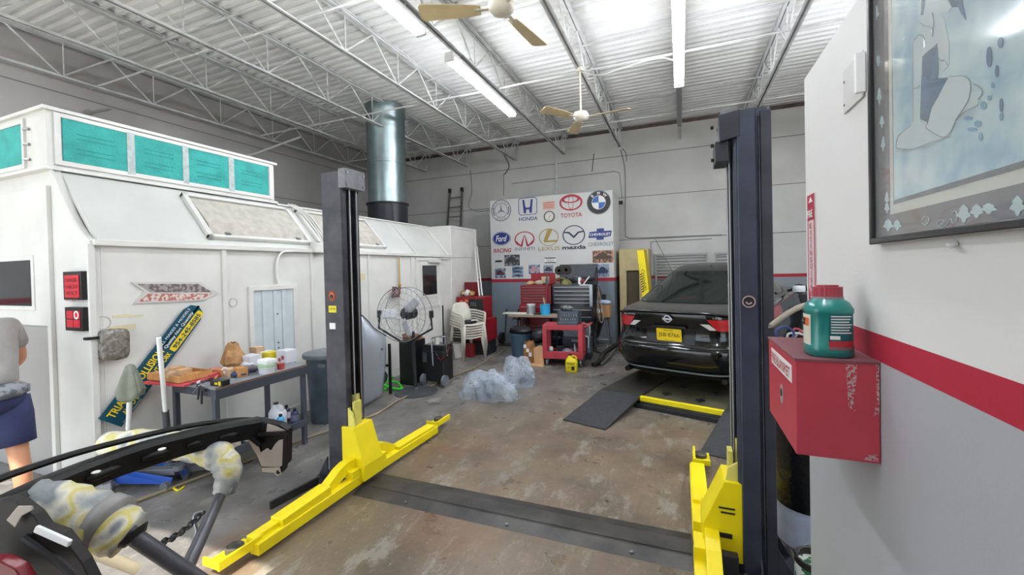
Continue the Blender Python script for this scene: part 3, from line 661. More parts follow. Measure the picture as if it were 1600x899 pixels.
# left labels
yl = 2.617
t_ = link('warning_label', disc2(V(-2.63, yl + .003, 1.52), V(1, 0, 0), V(0, 0, 1), .042, d=.002), mat('lab_orange', 'd4602c', .5), L); link('label_ring', ring2(V(-2.63, yl, 1.52), V(1, 0, 0), V(0, 0, 1), .032, .038, d=.002), M_blk, t_)
link('label_mark', disc2(V(-2.63, yl, 1.515), V(1, 0, 0), V(0, 0, 1), .018, d=.003), M_blk, t_)
t_ = link('caution_label', B().box((-2.665, yl, 1.385), (-2.585, yl + .004, 1.44)), mat('lab_yellow', 'e3d321', .5), L)
text('CAUTION', 'lettering', V(-2.625, yl - .0005, 1.415), (1, 0, 0), (0, 0, 1), w=.06, h=.015, m=M_blk, parent=t_)
link('paper_label', B().box((-2.66, yl, 1.25), (-2.60, yl + .003, 1.30)), M_w, L)
def carriage(s, T, xi, yc, pts=None, xa=None):
    """yellow carriage + front and rear swing arms; s=+1 left post"""
    b = B(); hy = .11
    # tapered carriage: sheet at front & sloped inner face
    pts = pts or [(xi - s * .05, .10), (xi - s * .05, .47), (xi + s * .07, .47), (xi + s * .17, .18), (xi + s * .17, .06), (xi - s * .05, .06)]
    b.prism([V(x, yc - hy, z) for x, z in pts], V(0, 2 * hy, 0)); cr = link('carriage', b, M_ly, T, bevel=.004)
    b = B().box((xi - s * .03, yc - .08, .47), (xi + s * .0, yc - .05, .62)).box((xi + s * .02, yc - .06, .47), (xi + s * .045, yc + .02, .66)).box((xi - s * .02, yc - .02, .47), (xi + s * .0, yc + .05, .70))
    b.prism([V(xi, yc - .09, .47), V(xi + s * .07, yc - .09, .47), V(xi + s * .05, yc - .09, .58), V(xi, yc - .09, .62)], V(0, .012, 0))
    link('latch', b, mat('latch_yellow', 'd9d06a', .5, var=.15), cr, bevel=.003)
    xa = xi + s * .10 if xa is None else xa
    for d in (-1, 1):
        ar = link('swing_arm', B().beam((xa, yc + d * .08, .075), (xa, yc + d * (.98 if d < 0 else 1.02), .06), .075, .07).box((xa - .035, yc + d * .05, .04), (xa + .035, yc + d * .2, .17)), M_ly, T, bevel=.004)
        # gooseneck
        g = [(.06, .10), (.06, .235), (.20, .235), (.27, .215), (.42, .13), (.42, .08), (.32, .10), (.2, .15), (.12, .15)]
        link('gooseneck', B().prism([V(xa - s * .055 - .035, yc + d * a, z) for a, z in g], V(.075, 0, 0)), M_ly, ar, bevel=.004)
        if d < 0:
            link('outer_sleeve', B().beam((xa - s * .03, yc - .40, .125), (xa - s * .03, yc - .80, .105), .11, .075), M_ly, ar, bevel=.004)
            link('inner_sleeve', B().beam((xa - s * .045, yc - .80, .10), (xa - s * .045, yc - .97, .095), .07, .05), M_ly, ar, bevel=.004)
        else:
            link('outer_sleeve', B().beam((xa - s * .02, yc + .38, .10), (xa - s * .02, yc + .98, .09), .10, .065), M_ly, ar, bevel=.004)
        ye = yc + d * (1.05 if d < 0 else 1.2)
        b = B(); xb = xa - s * .06
        b.box((xb - .07, ye - .13, .07), (xb + .06, ye + .10, .082)).box((xb + s * .05, ye - .14, .065), (xb + s * .066, ye + .12, .12)).box((xb - .075, ye - .14, .07), (xb + .06, ye - .125, .115))
        link('pad_bracket', b, M_ly, ar, bevel=.003)
        link('lift_pad', B().lathe([(.05, .082), (.05, .11), (.042, .115), (.03, .10)], (xb - .01, ye + .0, 0), n=20), mat('pad_ring', '4f4c44', .6, metal=.4, var=.3), ar, smooth=True)
carriage(1, L, -2.5, 2.71)
carriage(-1, R_, .27, 2.66, [(.32, .10), (.32, .51), (.20, .51), (.085, .25), (.085, .07), (.32, .07)], .075)
# slots and hole on the right carriage face
for (x0, x1, z, h) in ((.17, .25, .36, .008), (.18, .25, .335, .008), (.165, .235, .20, .025)): link('slot', B().box((x0, 2.546, z), (x1, 2.552, z + h)), M_lb2, R_)
link('base_block', B().box((.13, 2.50, .016), (.26, 2.56, .13)), M_lb, R_, bevel=.004)
# floor plate between the posts
M_plate = mat('plate_steel', '4d4a46', .45, metal=.25, col2='2e2c2b', scale=5, thr=(.35, .7), bump=.1)
t = thing('lift_floor_plate', (-1.18, 2.68, 0), 'long low dark steel cover plate on the floor between the lift posts', 'floor plate')
b = B().prism([V(-2.37, 2.50, 0), V(-2.37, 2.60, .02), V(-2.37, 2.76, .02), V(-2.37, 2.86, 0)], V(2.40, 0, 0)); link('plate', b, M_plate, t)
link('cable_ridge', B().box((-2.37, 2.62, .018), (.03, 2.66, .026)), M_plate, t, bevel=.003)
b = B()
for x in (-1.9, -1.1, -.3): b.cyl((x, 2.54, .008), (x, 2.54, .016), .012, n=8)
link('screw', b, M_steel, t)
# rubber strip lying by the left post
a, c = fl(422, 797), fl(497, 757)
tag(link('rubber_strip', B().beam(a + V(0, 0, .03), c + V(0, 0, .03), .02, .06), M_rub, bevel=.004), 'black rubber strip on edge on the floor left of the left lift post', 'strip')
a, c = fl(578, 712), fl(594, 700)
tag(link('rubber_strip', B().beam(a + V(0, 0, .02), c + V(0, 0, .02), .03, .04), M_rub, bevel=.004), 'short black rubber strip on the floor behind the yellow carriage', 'strip')
# ================================================================ LOGO PARTITION BOX
PY = 9.45
def pp(px, py, off=0.0): q = pY(px, py, PY); q.y = PY - off; return q
U, W = V(1, 0, 0), V(0, 0, 1)
M_pan = wallpaint('logo_panel_paint', 'd4d4d1', '7f8d98', 1.39, 1.47, stripe='a02136', dirt=.06)
struct('wall_logo_panel', B().box((-4.34, PY, 0), (-1.37, PY + 1.0, 3.40)), M_pan, origin=(0, 0, 0), bevel=.004)
M_eg = mat('emb_grey', '5c6478', .4); M_eb = mat('emb_blue', '20357e', .4); M_eb2 = mat('emb_bright_blue', '2563ae', .4); M_er = mat('emb_red', 'b01e34', .4); M_ek = mat('emb_black', '121317', .4); M_ego = mat('emb_gold', 'a98f3e', .4); M_en = mat('emb_navy', '252c44', .4)
D = .006
def emblem(c, lb, back=None):
    t = thing('wall_emblem', c, lb, 'emblem'); return t
def O(c, a, b_, off=0.0): return c + U * a + W * b_ + V(0, -off, 0)
def bar(c, a, b_, r): # radial taper
    pass
# star in ring
c = pp(783, 329, .001); t = emblem(c, 'grey three pointed star in a lettered ring, top left of the white panel')
link('ring', ring2(c, U, W, .245, .262, d=D), M_eg, t); link('ring', ring2(c, U, W, .165, .175, d=D), M_eg, t)
link('star', B().prism([O(c, *p) for p in [(math.sin(math.radians(a)) * r, math.cos(math.radians(a)) * r) for a, r in ((0, .165), (60, .02), (120, .165), (180, .02), (240, .165), (300, .02))]], V(0, -D, 0)), M_eg, t)
for k, ch in enumerate('MERCEDES'):
    a = math.radians(-72 + k * 20.5); p = O(c, math.sin(a) * .21, math.cos(a) * .21, .003); text(ch, 'lettering', p, V(math.cos(a), 0, -math.sin(a)), V(math.sin(a), 0, math.cos(a)), h=.048, m=M_eg, parent=t)
for k, ch in enumerate('BENZ'):
    a = math.radians(180 + 27 - k * 18); p = O(c, math.sin(a) * .21, math.cos(a) * .21, .003); text(ch, 'lettering', p, V(-math.cos(a), 0, math.sin(a)), V(-math.sin(a), 0, -math.cos(a)), h=.048, m=M_eg, parent=t)
link('laurel', ring2(c, U, W, .195, .215, d=D, a0=-35, a1=20), M_eg, t); link('laurel', ring2(c, U, W, .195, .215, d=D, a0=160, a1=215), M_eg, t)
# H in rounded square
c = pp(824.5, 322.5, .001); t = emblem(c, 'blue rounded square emblem with letter H, upper row of the panel')
def rrect(w, h, r, n=6, top=1.0):
    out = []
    for (cx, cy, a0) in ((w - r, h - r, 0), (-w + r, h - r, 90), (-w + r, -h + r, 180), (w - r, -h + r, 270)):
        for i in range(n + 1):
            a = math.radians(a0 + 90 * i / n); out.append((cx + r * math.cos(a), cy + r * math.sin(a)))
    return out
def frame2(c, po, pi, m, t, name='frame', off=0.0):
    b = B(); n = len(po); vs = []
    for (x, y), (a, d) in zip(po, pi): vs += [O(c, x, y, off), O(c, x, y, off + D), O(c, a, d, off + D), O(c, a, d, off)]
    fs = []
    for i in range(n):
        j = (i + 1) % n
        for q in range(4): fs.append((i * 4 + q, j * 4 + q, j * 4 + (q + 1) % 4, i * 4 + (q + 1) % 4))
    b.add(vs, fs); return link(name, b, m, t)
frame2(c, rrect(.235, .205, .07), rrect(.222, .192, .062), M_eb, t)
hp = [(-.13, .16), (-.085, .16), (-.06, .0), (-.045, -.03), (.045, -.03), (.06, 0), (.085, .16), (.13, .16), (.10, -.16), (.045, -.16), (.04, -.075), (-.04, -.075), (-.045, -.16), (-.10, -.16)]
link('letter', B().prism([O(c, *p) for p in hp], V(0, -D, 0)), M_eb, t)
text('HONDA', 'lettering', pp(825.5, 342.0, .004), U, W, w=.47, h=.085, m=M_eb, parent=t, bold=.015)
# small paper + clock
c = pp(858, 323, .001); t = tag(link('paper_notice', B().box((c.x - .15, PY - .004, c.z - .07), (c.x + .14, PY, c.z + .12)), mat('pink_paper', 'dcb0a4', .6), bevel=.001), 'small faded red printed paper above the wall clock', 'notice')
for k in range(4): link('print_line', B().box((c.x - .14, PY - .0055, c.z + .09 - k * .04), (c.x + .12 - .03 * (k % 2), PY - .004, c.z + .105 - k * .04)), mat('faded_red', 'c0705f', .6), t)
c = pp(858.5, 338.5, .0); t = thing('wall_clock', (c.x, PY - .02, c.z), 'small round wall clock with dark rim on the white panel', 'clock')
link('clock_face', disc2(O(c, 0, 0, .001), U, W, .125, d=.018), mat('clock_white', 'dcd9d0', .4), t); link('rim', ring2(O(c, 0, 0, .001), U, W, .108, .128, d=.03), mat('clock_rim', '453f38', .4), t)
b = B(); 
for k in range(12):
    a = math.radians(30 * k); b.beam(O(c, math.sin(a) * .085, math.cos(a) * .085, .02), O(c, math.sin(a) * .1, math.cos(a) * .1, .02), .006, .003)
link('hour_marks', b, M_ek, t)
link('hand', B().beam(O(c, 0, 0, .022), O(c, -.005, -.085, .022), .007, .003, up=V(0, 1, 0)), M_ek, t); link('hand', B().beam(O(c, 0, 0, .022), O(c, .045, .01, .022), .009, .003, up=V(0, 1, 0)), M_ek, t)
# oval emblem with inner ovals
c = pp(892, 316.5, .001); t = emblem(c, 'red emblem of three crossing ovals, upper row of the panel')
link('oval', ring2(c, U, W, .155, .185, sx=1.45, d=D), M_er, t); link('oval', ring2(O(c, 0, .0), U, W, .150, .172, sx=.36, d=D + .001), M_er, t)
link('oval', ring2(O(c, 0, .07), U, W, .058, .082, sx=2.6, d=D + .002), M_er, t)
text('TOYOTA', 'lettering', pp(892.5, 336.3, .004), U, W, w=.50, h=.10, m=M_er, parent=t, bold=.01)
# roundel
c = pp(935.5, 316.5, .001); t = emblem(c, 'round black emblem with blue and white quarters at the top right')
link('rim', ring2(c, U, W, .255, .272, d=D), mat('emb_silver', '9da0a4', .4), t); link('disc', disc2(c, U, W, .256, d=D), M_ek, t)
link('inner_disc', disc2(O(c, 0, 0, D), U, W, .155, d=.002), M_w, t)
for a0 in (90, 270): link('quarter', disc2(O(c, 0, 0, D + .002), U, W, .145, n=12, d=.002, a0=a0, a1=a0 + 90), M_eb2, t)
for ch, a in (('B', -42), ('M', 0), ('W', 42)):
    a = math.radians(a); text(ch, 'lettering', O(c, math.sin(a) * .205, math.cos(a) * .205, D + .002), V(math.cos(a), 0, -math.sin(a)), V(math.sin(a), 0, math.cos(a)), h=.065, m=M_w, parent=t, bold=.02)
# blue oval with script + RACING
c = pp(783.5, 373, .001); t = emblem(c, 'blue oval emblem with white script above the word RACING')
link('oval', disc2(c, U, W, .165, sx=1.48, d=D), M_eb, t); link('oval_rim', ring2(O(c, 0, 0, .001), U, W, .148, .155, sx=1.5, d=D + .001), M_w, t)
text('Ford', 'lettering', O(c, 0, 0, .009), U, W, w=.30, h=.15, m=M_w, parent=t, shear=.3, bold=.02)
text('RACING', 'lettering', pp(785, 391.7, .004), U, W, w=.48, h=.10, m=M_er, parent=t, shear=.3, bold=.02)
# arch emblem
c = pp(819.5, 374, .001); t = emblem(c, 'red oval emblem open at the base with a road shape, lower row')
link('oval', ring2(c, U, W, .165, .185, sx=1.36, d=D, a0=-50, a1=230), M_er, t)
for s_ in (-1, 1):
    link('road_side', B().prism([O(c, s_ * a, b_) for a, b_ in ((.0, .10), (.01, .10), (.11, -.17), (.055, -.17))][::s_], V(0, -D, 0)), M_er, t)
    link('arc_fill', B().prism([O(c, s_ * a, b_) for a, b_ in ((.055, -.17), (.11, -.17), (.19, -.10), (.235, -.02), (.20, -.04), (.13, -.11))][::s_], V(0, -D, 0)), M_er, t)
text('INFINITI', 'lettering', pp(820, 389, .004), U, W, w=.50, h=.075, m=M_eg, parent=t)
# gold L
c = pp(857.5, 371, .001); t = emblem(c, 'gold oval emblem with slanted letter L, lower row of the panel')
link('oval', ring2(c, U, W, .185, .200, sx=1.18, d=D), M_ego, t)
link('letter', B().prism([O(c, *p) for p in ((-.02, .18), (.09, .18), (-.035, -.07), (.20, -.07), (.17, -.115), (-.11, -.115), (-.13, -.08))], V(0, -D, 0)), M_ego, t)
text('LEXUS', 'lettering', pp(858, 388.5, .004), U, W, w=.52, h=.09, m=M_ego, parent=t)
# winged M
c = pp(896.5, 367.5, .001); t = emblem(c, 'dark oval emblem with winged V inside above the word mazda')
link('oval', ring2(c, U, W, .205, .225, sx=1.16, d=D), M_en, t)
link('wing', B().prism([O(c, *p) for p in ((-.235, .06), (-.12, .04), (0, -.075), (.12, .04), (.235, .06), (.24, .09), (.10, .075), (0, -.02), (-.10, .075), (-.24, .09))][::-1], V(0, -D - .001, 0)), M_en, t)
text('mazda', 'lettering', pp(897, 386.5, .004), U, W, w=.55, h=.09, m=M_ek, parent=t, bold=.03)
# bow tie
c = pp(937.5, 366, .001); t = emblem(c, 'blue bow tie emblem above grey lettering at the right of the lower row')
link('bow_tie', B().prism([O(c, *p) for p in ((-.26, -.075), (-.08, -.075), (-.08, -.125), (.08, -.125), (.08, -.075), (.235, -.055), (.26, .065), (.09, .065), (.09, .125), (-.07, .125), (-.07, .065), (-.235, .055))], V(0, -D, 0)), M_eb, t)
text('CHEVROLET', 'lettering', O(c, 0, -.005, D + .002), U, W, w=.46, h=.06, m=M_w, parent=t, bold=.02)
text('CHEVROLET', 'lettering', pp(939, 381.5, .004), U, W, w=.56, h=.08, m=M_eg, parent=t)
# posters and notices
M_ph = [mat('photo_a', '8d9196', .4, col2='2b2b2c', scale=14, thr=(.4, .6)), mat('photo_b', 'a8bccc', .4, col2='3b4a66', scale=11, thr=(.4, .6)), mat('photo_c', 'c98d6c', .4, col2='3a3431', scale=16, thr=(.4, .6)), mat('photo_d', 'aab6c4', .4, col2='62738e', scale=30, thr=(.45, .55)), mat('photo_e', '9fb2c3', .4, col2='4a5f80', scale=9, thr=(.4, .6))]
M_silh = mat('car_print', '5d2f38', .4); M_silh2 = mat('car_print_blue', '31415a', .4); M_silh3 = mat('car_print_grey', '3a3a3c', .4); M_silh4 = mat('car_print_orange', '4b3a30', .4)
def poster(px, py, w_, h_, m, ms, lb, cars=1, frame=None):
    c = pp(px, py, 0); t = thing('wall_poster', (c.x, PY, c.z), lb, 'poster')
    link('sheet', B().box((c.x - w_ / 2, PY - .006, c.z - h_ / 2), (c.x + w_ / 2, PY - .001, c.z + h_ / 2)), m, t)
    for k in range(cars):
        zc = c.z + h_ * ((k + .5) / cars - .5); s_ = w_ * .42; hh = h_ / cars * .42
        link('car_picture', B().prism([O(V(c.x, PY, zc), a * s_, d * hh, .006) for a, d in ((-1, -.35), (-.7, -.5), (.7, -.5), (1, -.3), (.95, .1), (.55, .2), (.25, .7), (-.4, .7), (-.7, .15), (-1, .05))], V(0, -.002, 0)), ms, t)
    if frame: link('border', B().box((c.x - w_ / 2 - .01, PY - .004, c.z - h_ / 2 - .01), (c.x + w_ / 2 + .01, PY - .0005, c.z + h_ / 2 + .01)), frame, t)
poster(800, 407, .40, .27, M_ph[0], M_silh3, 'grey photo poster of a truck, leftmost below the emblems')
poster(942, 401, .46, .27, M_ph[2], M_silh4, 'orange toned photo poster of a truck at the right end of the panel')
poster(782, 427, .28, .24, M_ph[1], M_silh, 'small blue poster with a reddish car, lower left of the panel')
poster(809, 425, .28, .26, M_ph[4], M_silh2, 'small blue poster with three cars beside the reddish one', 3)
poster(835, 421, .28, .22, M_ph[1], mat('pinkcar', 'c08a94', .4), 'small blue poster with a pink car above the red tool chest lid')
poster(857, 421, .24, .20, M_ph[3], M_silh3, 'small grey poster with a dark car beside the black tool chest lid')
poster(942, 423, .28, .28, M_ph[3], M_silh2, 'pale blue poster of many small emblems at the right end under the truck', 1)
c = pp(779, 408.5, 0); tag(link('name_plate', B().box((c.x - .09, PY - .006, c.z - .022), (c.x + .09, PY + .001, c.z + .022)), M_ek), 'small black strip sign at the left edge of the panel', 'sign')
c = pp(860, 406.5, 0); t = tag(link('name_plate', B().box((c.x - .14, PY - .005, c.z - .07), (c.x + .13, PY - .001, c.z + .07)), M_w), 'small white notice with black bands reading NEED in the centre of the panel', 'sign')
for dz in (.05, -.06): link('band', B().box((c.x - .14, PY - .007, c.z + dz - .01), (c.x + .13, PY - .005, c.z + dz + .01)), M_ek, t)
text('ATTENTION', 'lettering', V(c.x, PY - .008, c.z + .03), U, W, w=.22, h=.018, m=M_ek, parent=t); text('N.E.E.D.', 'lettering', V(c.x, PY - .008, c.z - .012), U, W, w=.18, h=.04, m=M_ek, parent=t)
# ================================================================ REAR WALL FITTINGS
YB = WY1
def pipe(name, pts, r, m, lb, cat='conduit', grp=None): return tag(link(name, B().tube(pts, r, 8), m, smooth=True), lb, cat, grp)
def wb(px, py, off=.008): q = pY(px, py, YB - off); return q
pipe('conduit', [wb(868, 228), wb(870, 304)], .03, M_joist, 'thick white vertical conduit on the rear wall above the panel')
pipe('cable', bez([wb(735, 266), wb(737, 300), wb(732, 322), wb(745, 330), wb(766, 329)], 8), .012, M_wire, 'thin grey cable dropping down the rear wall left of the panel', 'cable')
pipe('cable', bez([wb(776, 225), wb(792, 250), wb(795, 262), wb(788, 273)], 6), .014, mat('cable_dark', '55534f', .6), 'short loose dark cable end on the rear wall left of the conduit', 'cable')
pipe('cable', [wb(787, 272), wb(787, 306)], .010, M_wire, 'thin straight grey cable on the rear wall over the star emblem', 'cable')
pipe('cable', bez([wb(970, 234), wb(976, 262), wb(977, 300), wb(977, 360), wb(981, 371), wb(1000, 372), wb(1080, 369), wb(1128, 367)], 8), .014, M_wire, 'long grey cable down the rear wall and along behind the car', 'cable')
pipe('cable', bez([wb(972, 232), wb(978, 240), wb(979, 252)], 5), .008, mat('cable_dark', ''), 'short black cable end at the rightmost fan joist', 'cable')
pipe('cable', [wb(800, 287), wb(960, 268), wb(968, 270), wb(972, 310)], .009, M_wire, 'thin grey cable line running level above the panel', 'cable')
pipe('cable', [wb(928, 240), wb(925, 268)], .010, mat('cable_dark', ''), 'short dark vertical wire above the round emblem', 'cable')
pipe('conduit', [wb(1017, 378), wb(1112, 373)], .010, M_wire, 'thin level conduit on the rear wall above the shutter vents', 'conduit')
pipe('conduit', [wb(1017, 378), wb(1017, 430)], .010, M_wire, 'thin vertical conduit on the rear wall beside the yellow post', 'conduit')
t = thing('security_camera', wb(971, 317), 'small black camera on the rear wall right of the panel', 'camera')
q = wb(971, 318, .0); link('body', B().box((q.x - .05, YB - .12, q.z - .03), (q.x + .04, YB - .03, q.z + .05)), M_blk, t, bevel=.01); link('mount', B().cyl((q.x, YB - .04, q.z), (q.x, YB, q.z), .02), M_blk, t)
for (x0, x1, lb) in ((1026, 1103, 'long louvred grey vent on the rear wall above the car roof'), (1120, 1160, 'second louvred grey vent on the rear wall, behind the right lift post')):
    a = wb(x0, 400, 0); c = wb(x1, 396, 0); t = thing('wall_vent', ((a.x + c.x) / 2, YB, 1.5), lb, 'vent')
    b = B(); z = 1.25
    while z < 1.95: b.beam((a.x, YB - .03, z), (c.x, YB - .03, z), .03, .012, up=V(0, -.5, 1)); z += .07
    link('slats', b, mat('vent_grey', 'a3a7a6', .5), t); b = B().box((a.x - .03, YB - .05, 1.93), (c.x + .03, YB, 1.98)).box((a.x - .03, YB - .05, 1.2), (c.x + .03, YB, 1.24)).box((a.x - .04, YB - .05, 1.2), (a.x, YB, 1.98)).box((c.x, YB - .05, 1.2), (c.x + .04, YB, 1.98))
    link('frame', b, mat('vent_grey', ''), t)
# ladder behind the booth
t = thing('ladder', wb(710, 350, .1), 'old grey extension ladder leaning on the rear wall behind the booth', 'ladder')
M_lad = mat('ladder_metal', '6c6862', .5, metal=.3, var=.2); l0, l1 = pY(697, 380, YB - .5), pY(703, 299, YB - .06); r0, r1 = pY(719, 380, YB - .5), pY(722, 297, YB - .06)
bl, br = l0 + (l0 - l1) * 2.0, r0 + (r0 - r1) * 2.0
kk = (l1.z) / (l1.z - bl.z); bl = l1 + (bl - l1) * kk; br = r1 + (br - r1) * kk
bl.y = max(bl.y, 9.2); br.y = max(br.y, 9.2); bl.z = br.z = 0.0
for p0, p1 in ((bl, l1), (br, r1)):
    link('rail', B().beam(p0, p1, .03, .07, up=V(0, 1, 0)), M_lad, t); link('rubber_cap', B().box((p1.x - .035, p1.y - .05, p1.z - .06), (p1.x + .035, p1.y + .04, p1.z + .07)), M_blk, t, bevel=.012)
for k in range(1, 14):
    f_ = k / 14 + .02; link('rung', B().cyl(bl.lerp(l1, f_), br.lerp(r1, f_), .015, n=8), M_lad, t, smooth=True)
# beige cabinet and yellow alignment post
t = thing('beige_locker', (-1.1, 9.9, 0), 'tall beige cabinet with open dark doorway between the panel and the car', 'cabinet')
a = pY(967, 390, 9.7); c = pY(1013, 390, 9.7); zt = a.z
link('body', B().box((a.x, 9.7, 0), (pY(978, 400, 9.7).x, 10.5, zt)).box((pY(978, 400, 9.7).x, 9.7, pY(990, 423, 9.7).z), (c.x, 10.5, zt)).box((pY(998, 400, 9.7).x, 9.7, 0), (c.x, 10.5, zt)).box((a.x, 10.45, 0), (c.x, 10.5, zt)), mat('beige', 'b9a97e', .6, var=.06), t, bevel=.004)
link('interior', B().box((pY(979, 400, 9.7).x, 9.75, 0), (pY(998, 400, 9.7).x, 10.44, pY(990, 424, 9.7).z)), mat('locker_inside', '4e4430', .7), t)
t = thing('alignment_post', (-.55, 8.9, 0), 'leaning yellow equipment post with black lettering and hazard stripes behind the car', 'post')
pa, pb_ = pY(995, 391, 8.9), pY(1006, 391, 8.9); pc_, pd = pY(1004, 465, 8.9), pY(1018, 450, 8.9)
dv = (pc_ - pa); kz = (pa.z) / (pa.z - pc_.z); bot = pa + dv * kz; 
poly = [pa, pb_, pb_ + (pc_ - pa) * kz, bot]
for q in poly: q.z = max(q.z, 0)
link('post_body', B().prism(poly, V(0, .14, 0)), M_ly, t, bevel=.004)
link('side_web', B().prism([pb_ + V(0, .03, 0), pb_ + V(.04, .1, 0), poly[2] + V(.06, .1, 0), poly[2] + V(0, .03, 0)], V(0, .03, 0)), mat('post_yellow_dark', 'b89f12', .5), t)
dn = (poly[3] - poly[0]).normalized(); rt = U
text('CHANNEL', 'lettering', (pa + pb_) / 2 + dn * .62 + V(.0, -.002, 0), -dn * -1, V(1, 0, 0) , w=.45, h=.06, m=M_ek, parent=t)
for k in range(8):
    q = pa + dn * (.50 + k * .05); link('hazard_stripe', B().prism([q + V(.0, -.001, 0), q + V(.045, -.001, .03), q + V(.045, -.001, .005), q + V(0, -.001, -.022)], V(0, -.002, 0)), M_ek, t)
# ================================================================ ALIGNMENT RAMP
HD = V(.34, .94, 0).normalized(); RT = V(HD.y, -HD.x, 0); DZ = .13
M_ramp = mat('ramp_plate', '3b3d40', .45, metal=.3, var=.25, scale=30, bump=.6, bscale=110)
M_deck = mat('deck_plate', '35342f', .5, metal=.2, var=.25, scale=6)
A, Bq = fl(880, 657), fl(946, 673); wL = (Bq - A).length; RT = (Bq - A).normalized(); HD = V(-RT.y, RT.x, 0)
t = thing('alignment_rack', A, 'low black drive-on ramp platform with yellow front bar under the car', 'ramp')
def prm(o, r, h, z=0): return o + RT * r + HD * h + V(0, 0, z)
def rampblock(o, w_, L1, Lt):
    b = B().prism([prm(o, 0, 0), prm(o, 0, 0, .012), prm(o, 0, L1, DZ), prm(o, 0, L1, DZ - .03)], RT * w_); return b
L1 = .92
bl_ = (fl(997, 617) * (1 - DZ / H) + V(0, 0, DZ)); 
rr0 = wL; rr1 = wL + .93 ; rr2 = rr1 + wL
link('ramp', rampblock(A, wL, L1, 3), M_ramp, t); link('ramp', rampblock(prm(A, rr1, 0), wL, L1, 3), M_ramp, t)
link('runway', B().prism([prm(A, 0, L1, DZ - .04), prm(A, 0, L1, DZ), prm(A, wL, L1, DZ), prm(A, wL, L1, DZ - .04)], HD * 4.2), M_deck, t)
link('runway', B().prism([prm(A, rr1, L1, DZ - .04), prm(A, rr1, L1, DZ), prm(A, rr2, L1, DZ), prm(A, rr2, L1, DZ - .04)], HD * 4.2), M_deck, t)
link('centre_deck', B().prism([prm(A, wL, L1, DZ - .09), prm(A, wL, L1, DZ - .02), prm(A, rr1, L1, DZ - .02), prm(A, rr1, L1, DZ - .09)], HD * 1.3), mat('deck_olive', '4e4b38', .5, var=.35, scale=4), t)
link('yellow_bar', B().prism([prm(A, wL, L1 - .01, DZ - .055), prm(A, wL, L1 - .01, DZ), prm(A, rr1, L1 - .01, DZ), prm(A, rr1, L1 - .01, DZ - .055)], HD * .05), M_ly, t, bevel=.003)
link('cross_tube', B().prism([prm(A, wL - .05, L1 - .06, 0), prm(A, wL - .05, L1 - .06, .05), prm(A, rr1 + .05, L1 - .06, .05), prm(A, rr1 + .05, L1 - .06, 0)], HD * .06), M_blk, t, bevel=.003)
for s0 in (0, rr1):
    link('support_frame', B().prism([prm(A, s0 + .05, L1 + .05, 0), prm(A, s0 + .05, L1 + .05, DZ - .04), prm(A, s0 + wL - .05, L1 + .05, DZ - .04), prm(A, s0 + wL - .05, L1 + .05, 0)], HD * 4.0), M_blk, t)
for r_, h_ in ((wL + .22, 1.22), (wL + .62, 1.18), (wL + .3, 1.6), (wL + .7, 1.55)):
    link('deck_clip', B().beam(prm(A, r_ - .05, h_, DZ - .01), prm(A, r_ + .05, h_ + .02, DZ - .01), .03, .02).beam(prm(A, r_, h_ - .05, DZ - .01), prm(A, r_, h_ + .05, DZ - .01), .03, .02), M_blk, t)
# ================================================================ CAR
CAR = V(-.154, 5.53, 0); ch = V(.34, .94, 0).normalized(); crr = V(ch.y, -ch.x, 0); PIT = math.radians(3.0); ZO = DZ
def cp(x, y, z):
    y2 = y * math.cos(PIT) - z * math.sin(PIT); z2 = z * math.cos(PIT) + y * math.sin(PIT) * .75
    return CAR + crr * x + ch * y2 + V(0, 0, z2 + ZO)
M_car = mat('car_black', '050608', .12, spec=.4, coat=.5); M_cdust = mat('car_dusty', '2e2d2c', .38, var=.2, scale=8, coat=.2); M_cg = mat('car_glass', '121b19', .04, spec=.6); M_ct = mat('car_trim', '08090b', .35); M_chr = mat('chrome', 'd5d8da', .12, metal=1.0)
M_tl = mat('tail_red', 'c01822', .12, spec=.7, coat=1.0); M_tlc = mat('tail_clear', 'dcd8d4', .12, coat=1.0)
car = thing('sedan_car', CAR, 'dusty black sedan with yellow plate seen from behind on the ramp', 'car')
LEN = 4.7
# lower body rows: z, half width, rear y, front y, exponent
rowsL = [(.17, .72, .22, 4.5, 5), (.20, .84, .10, 4.6, 5), (.30, .895, .035, 4.68, 5), (.42, .915, .01, 4.7, 5.5), (.52, .92, .0, 4.7, 5.5), (.57, .92, .015, 4.7, 5.5), (.60, .915, .05, 4.68, 5.5), (.72, .91, .085, 4.62, 5), (.82, .90, .075, 4.5, 5), (.90, .885, .055, 4.35, 5), (.955, .86, .045, 4.2, 5), (.985, .835, .055, 4.1, 5)]
def plan(w, yr, yf, n, k, N=72):
    th = 2 * math.pi * k / N - math.pi / 2
    c, s_ = math.cos(th), math.sin(th); cy = (yr + yf) / 2; hl = (yf - yr) / 2
    return w * math.copysign(abs(c) ** (2 / n), c), cy + hl * math.copysign(abs(s_) ** (2 / n), s_)
b = B(); rws = []
for z, w_, yr, yf, n in rowsL:
    rws.append([cp(*plan(w_, yr, yf, n, k), z) for k in range(73)])
b.grid(rws); b.add(rws[0][:-1], [tuple(reversed(range(72)))])
link('body', b, M_car, car, smooth=2)
# boot lid / bonnet cap surface
rowsT = [(.985, .835, .055, 4.1, 5), (1.0, .80, .10, 4.0, 5), (1.02, .76, .22, 3.6, 5), (1.045, .72, .45, 3.3, 5), (1.06, .5, .7, 3.0, 4)]
b = B(); rws = [[cp(*plan(w_, yr, yf, n, k), z) for k in range(73)] for z, w_, yr, yf, n in rowsT]
b.grid(rws); b.add(rws[-1][:-1], [tuple(range(72))]); link('boot_lid', b, M_cdust, car, smooth=2)
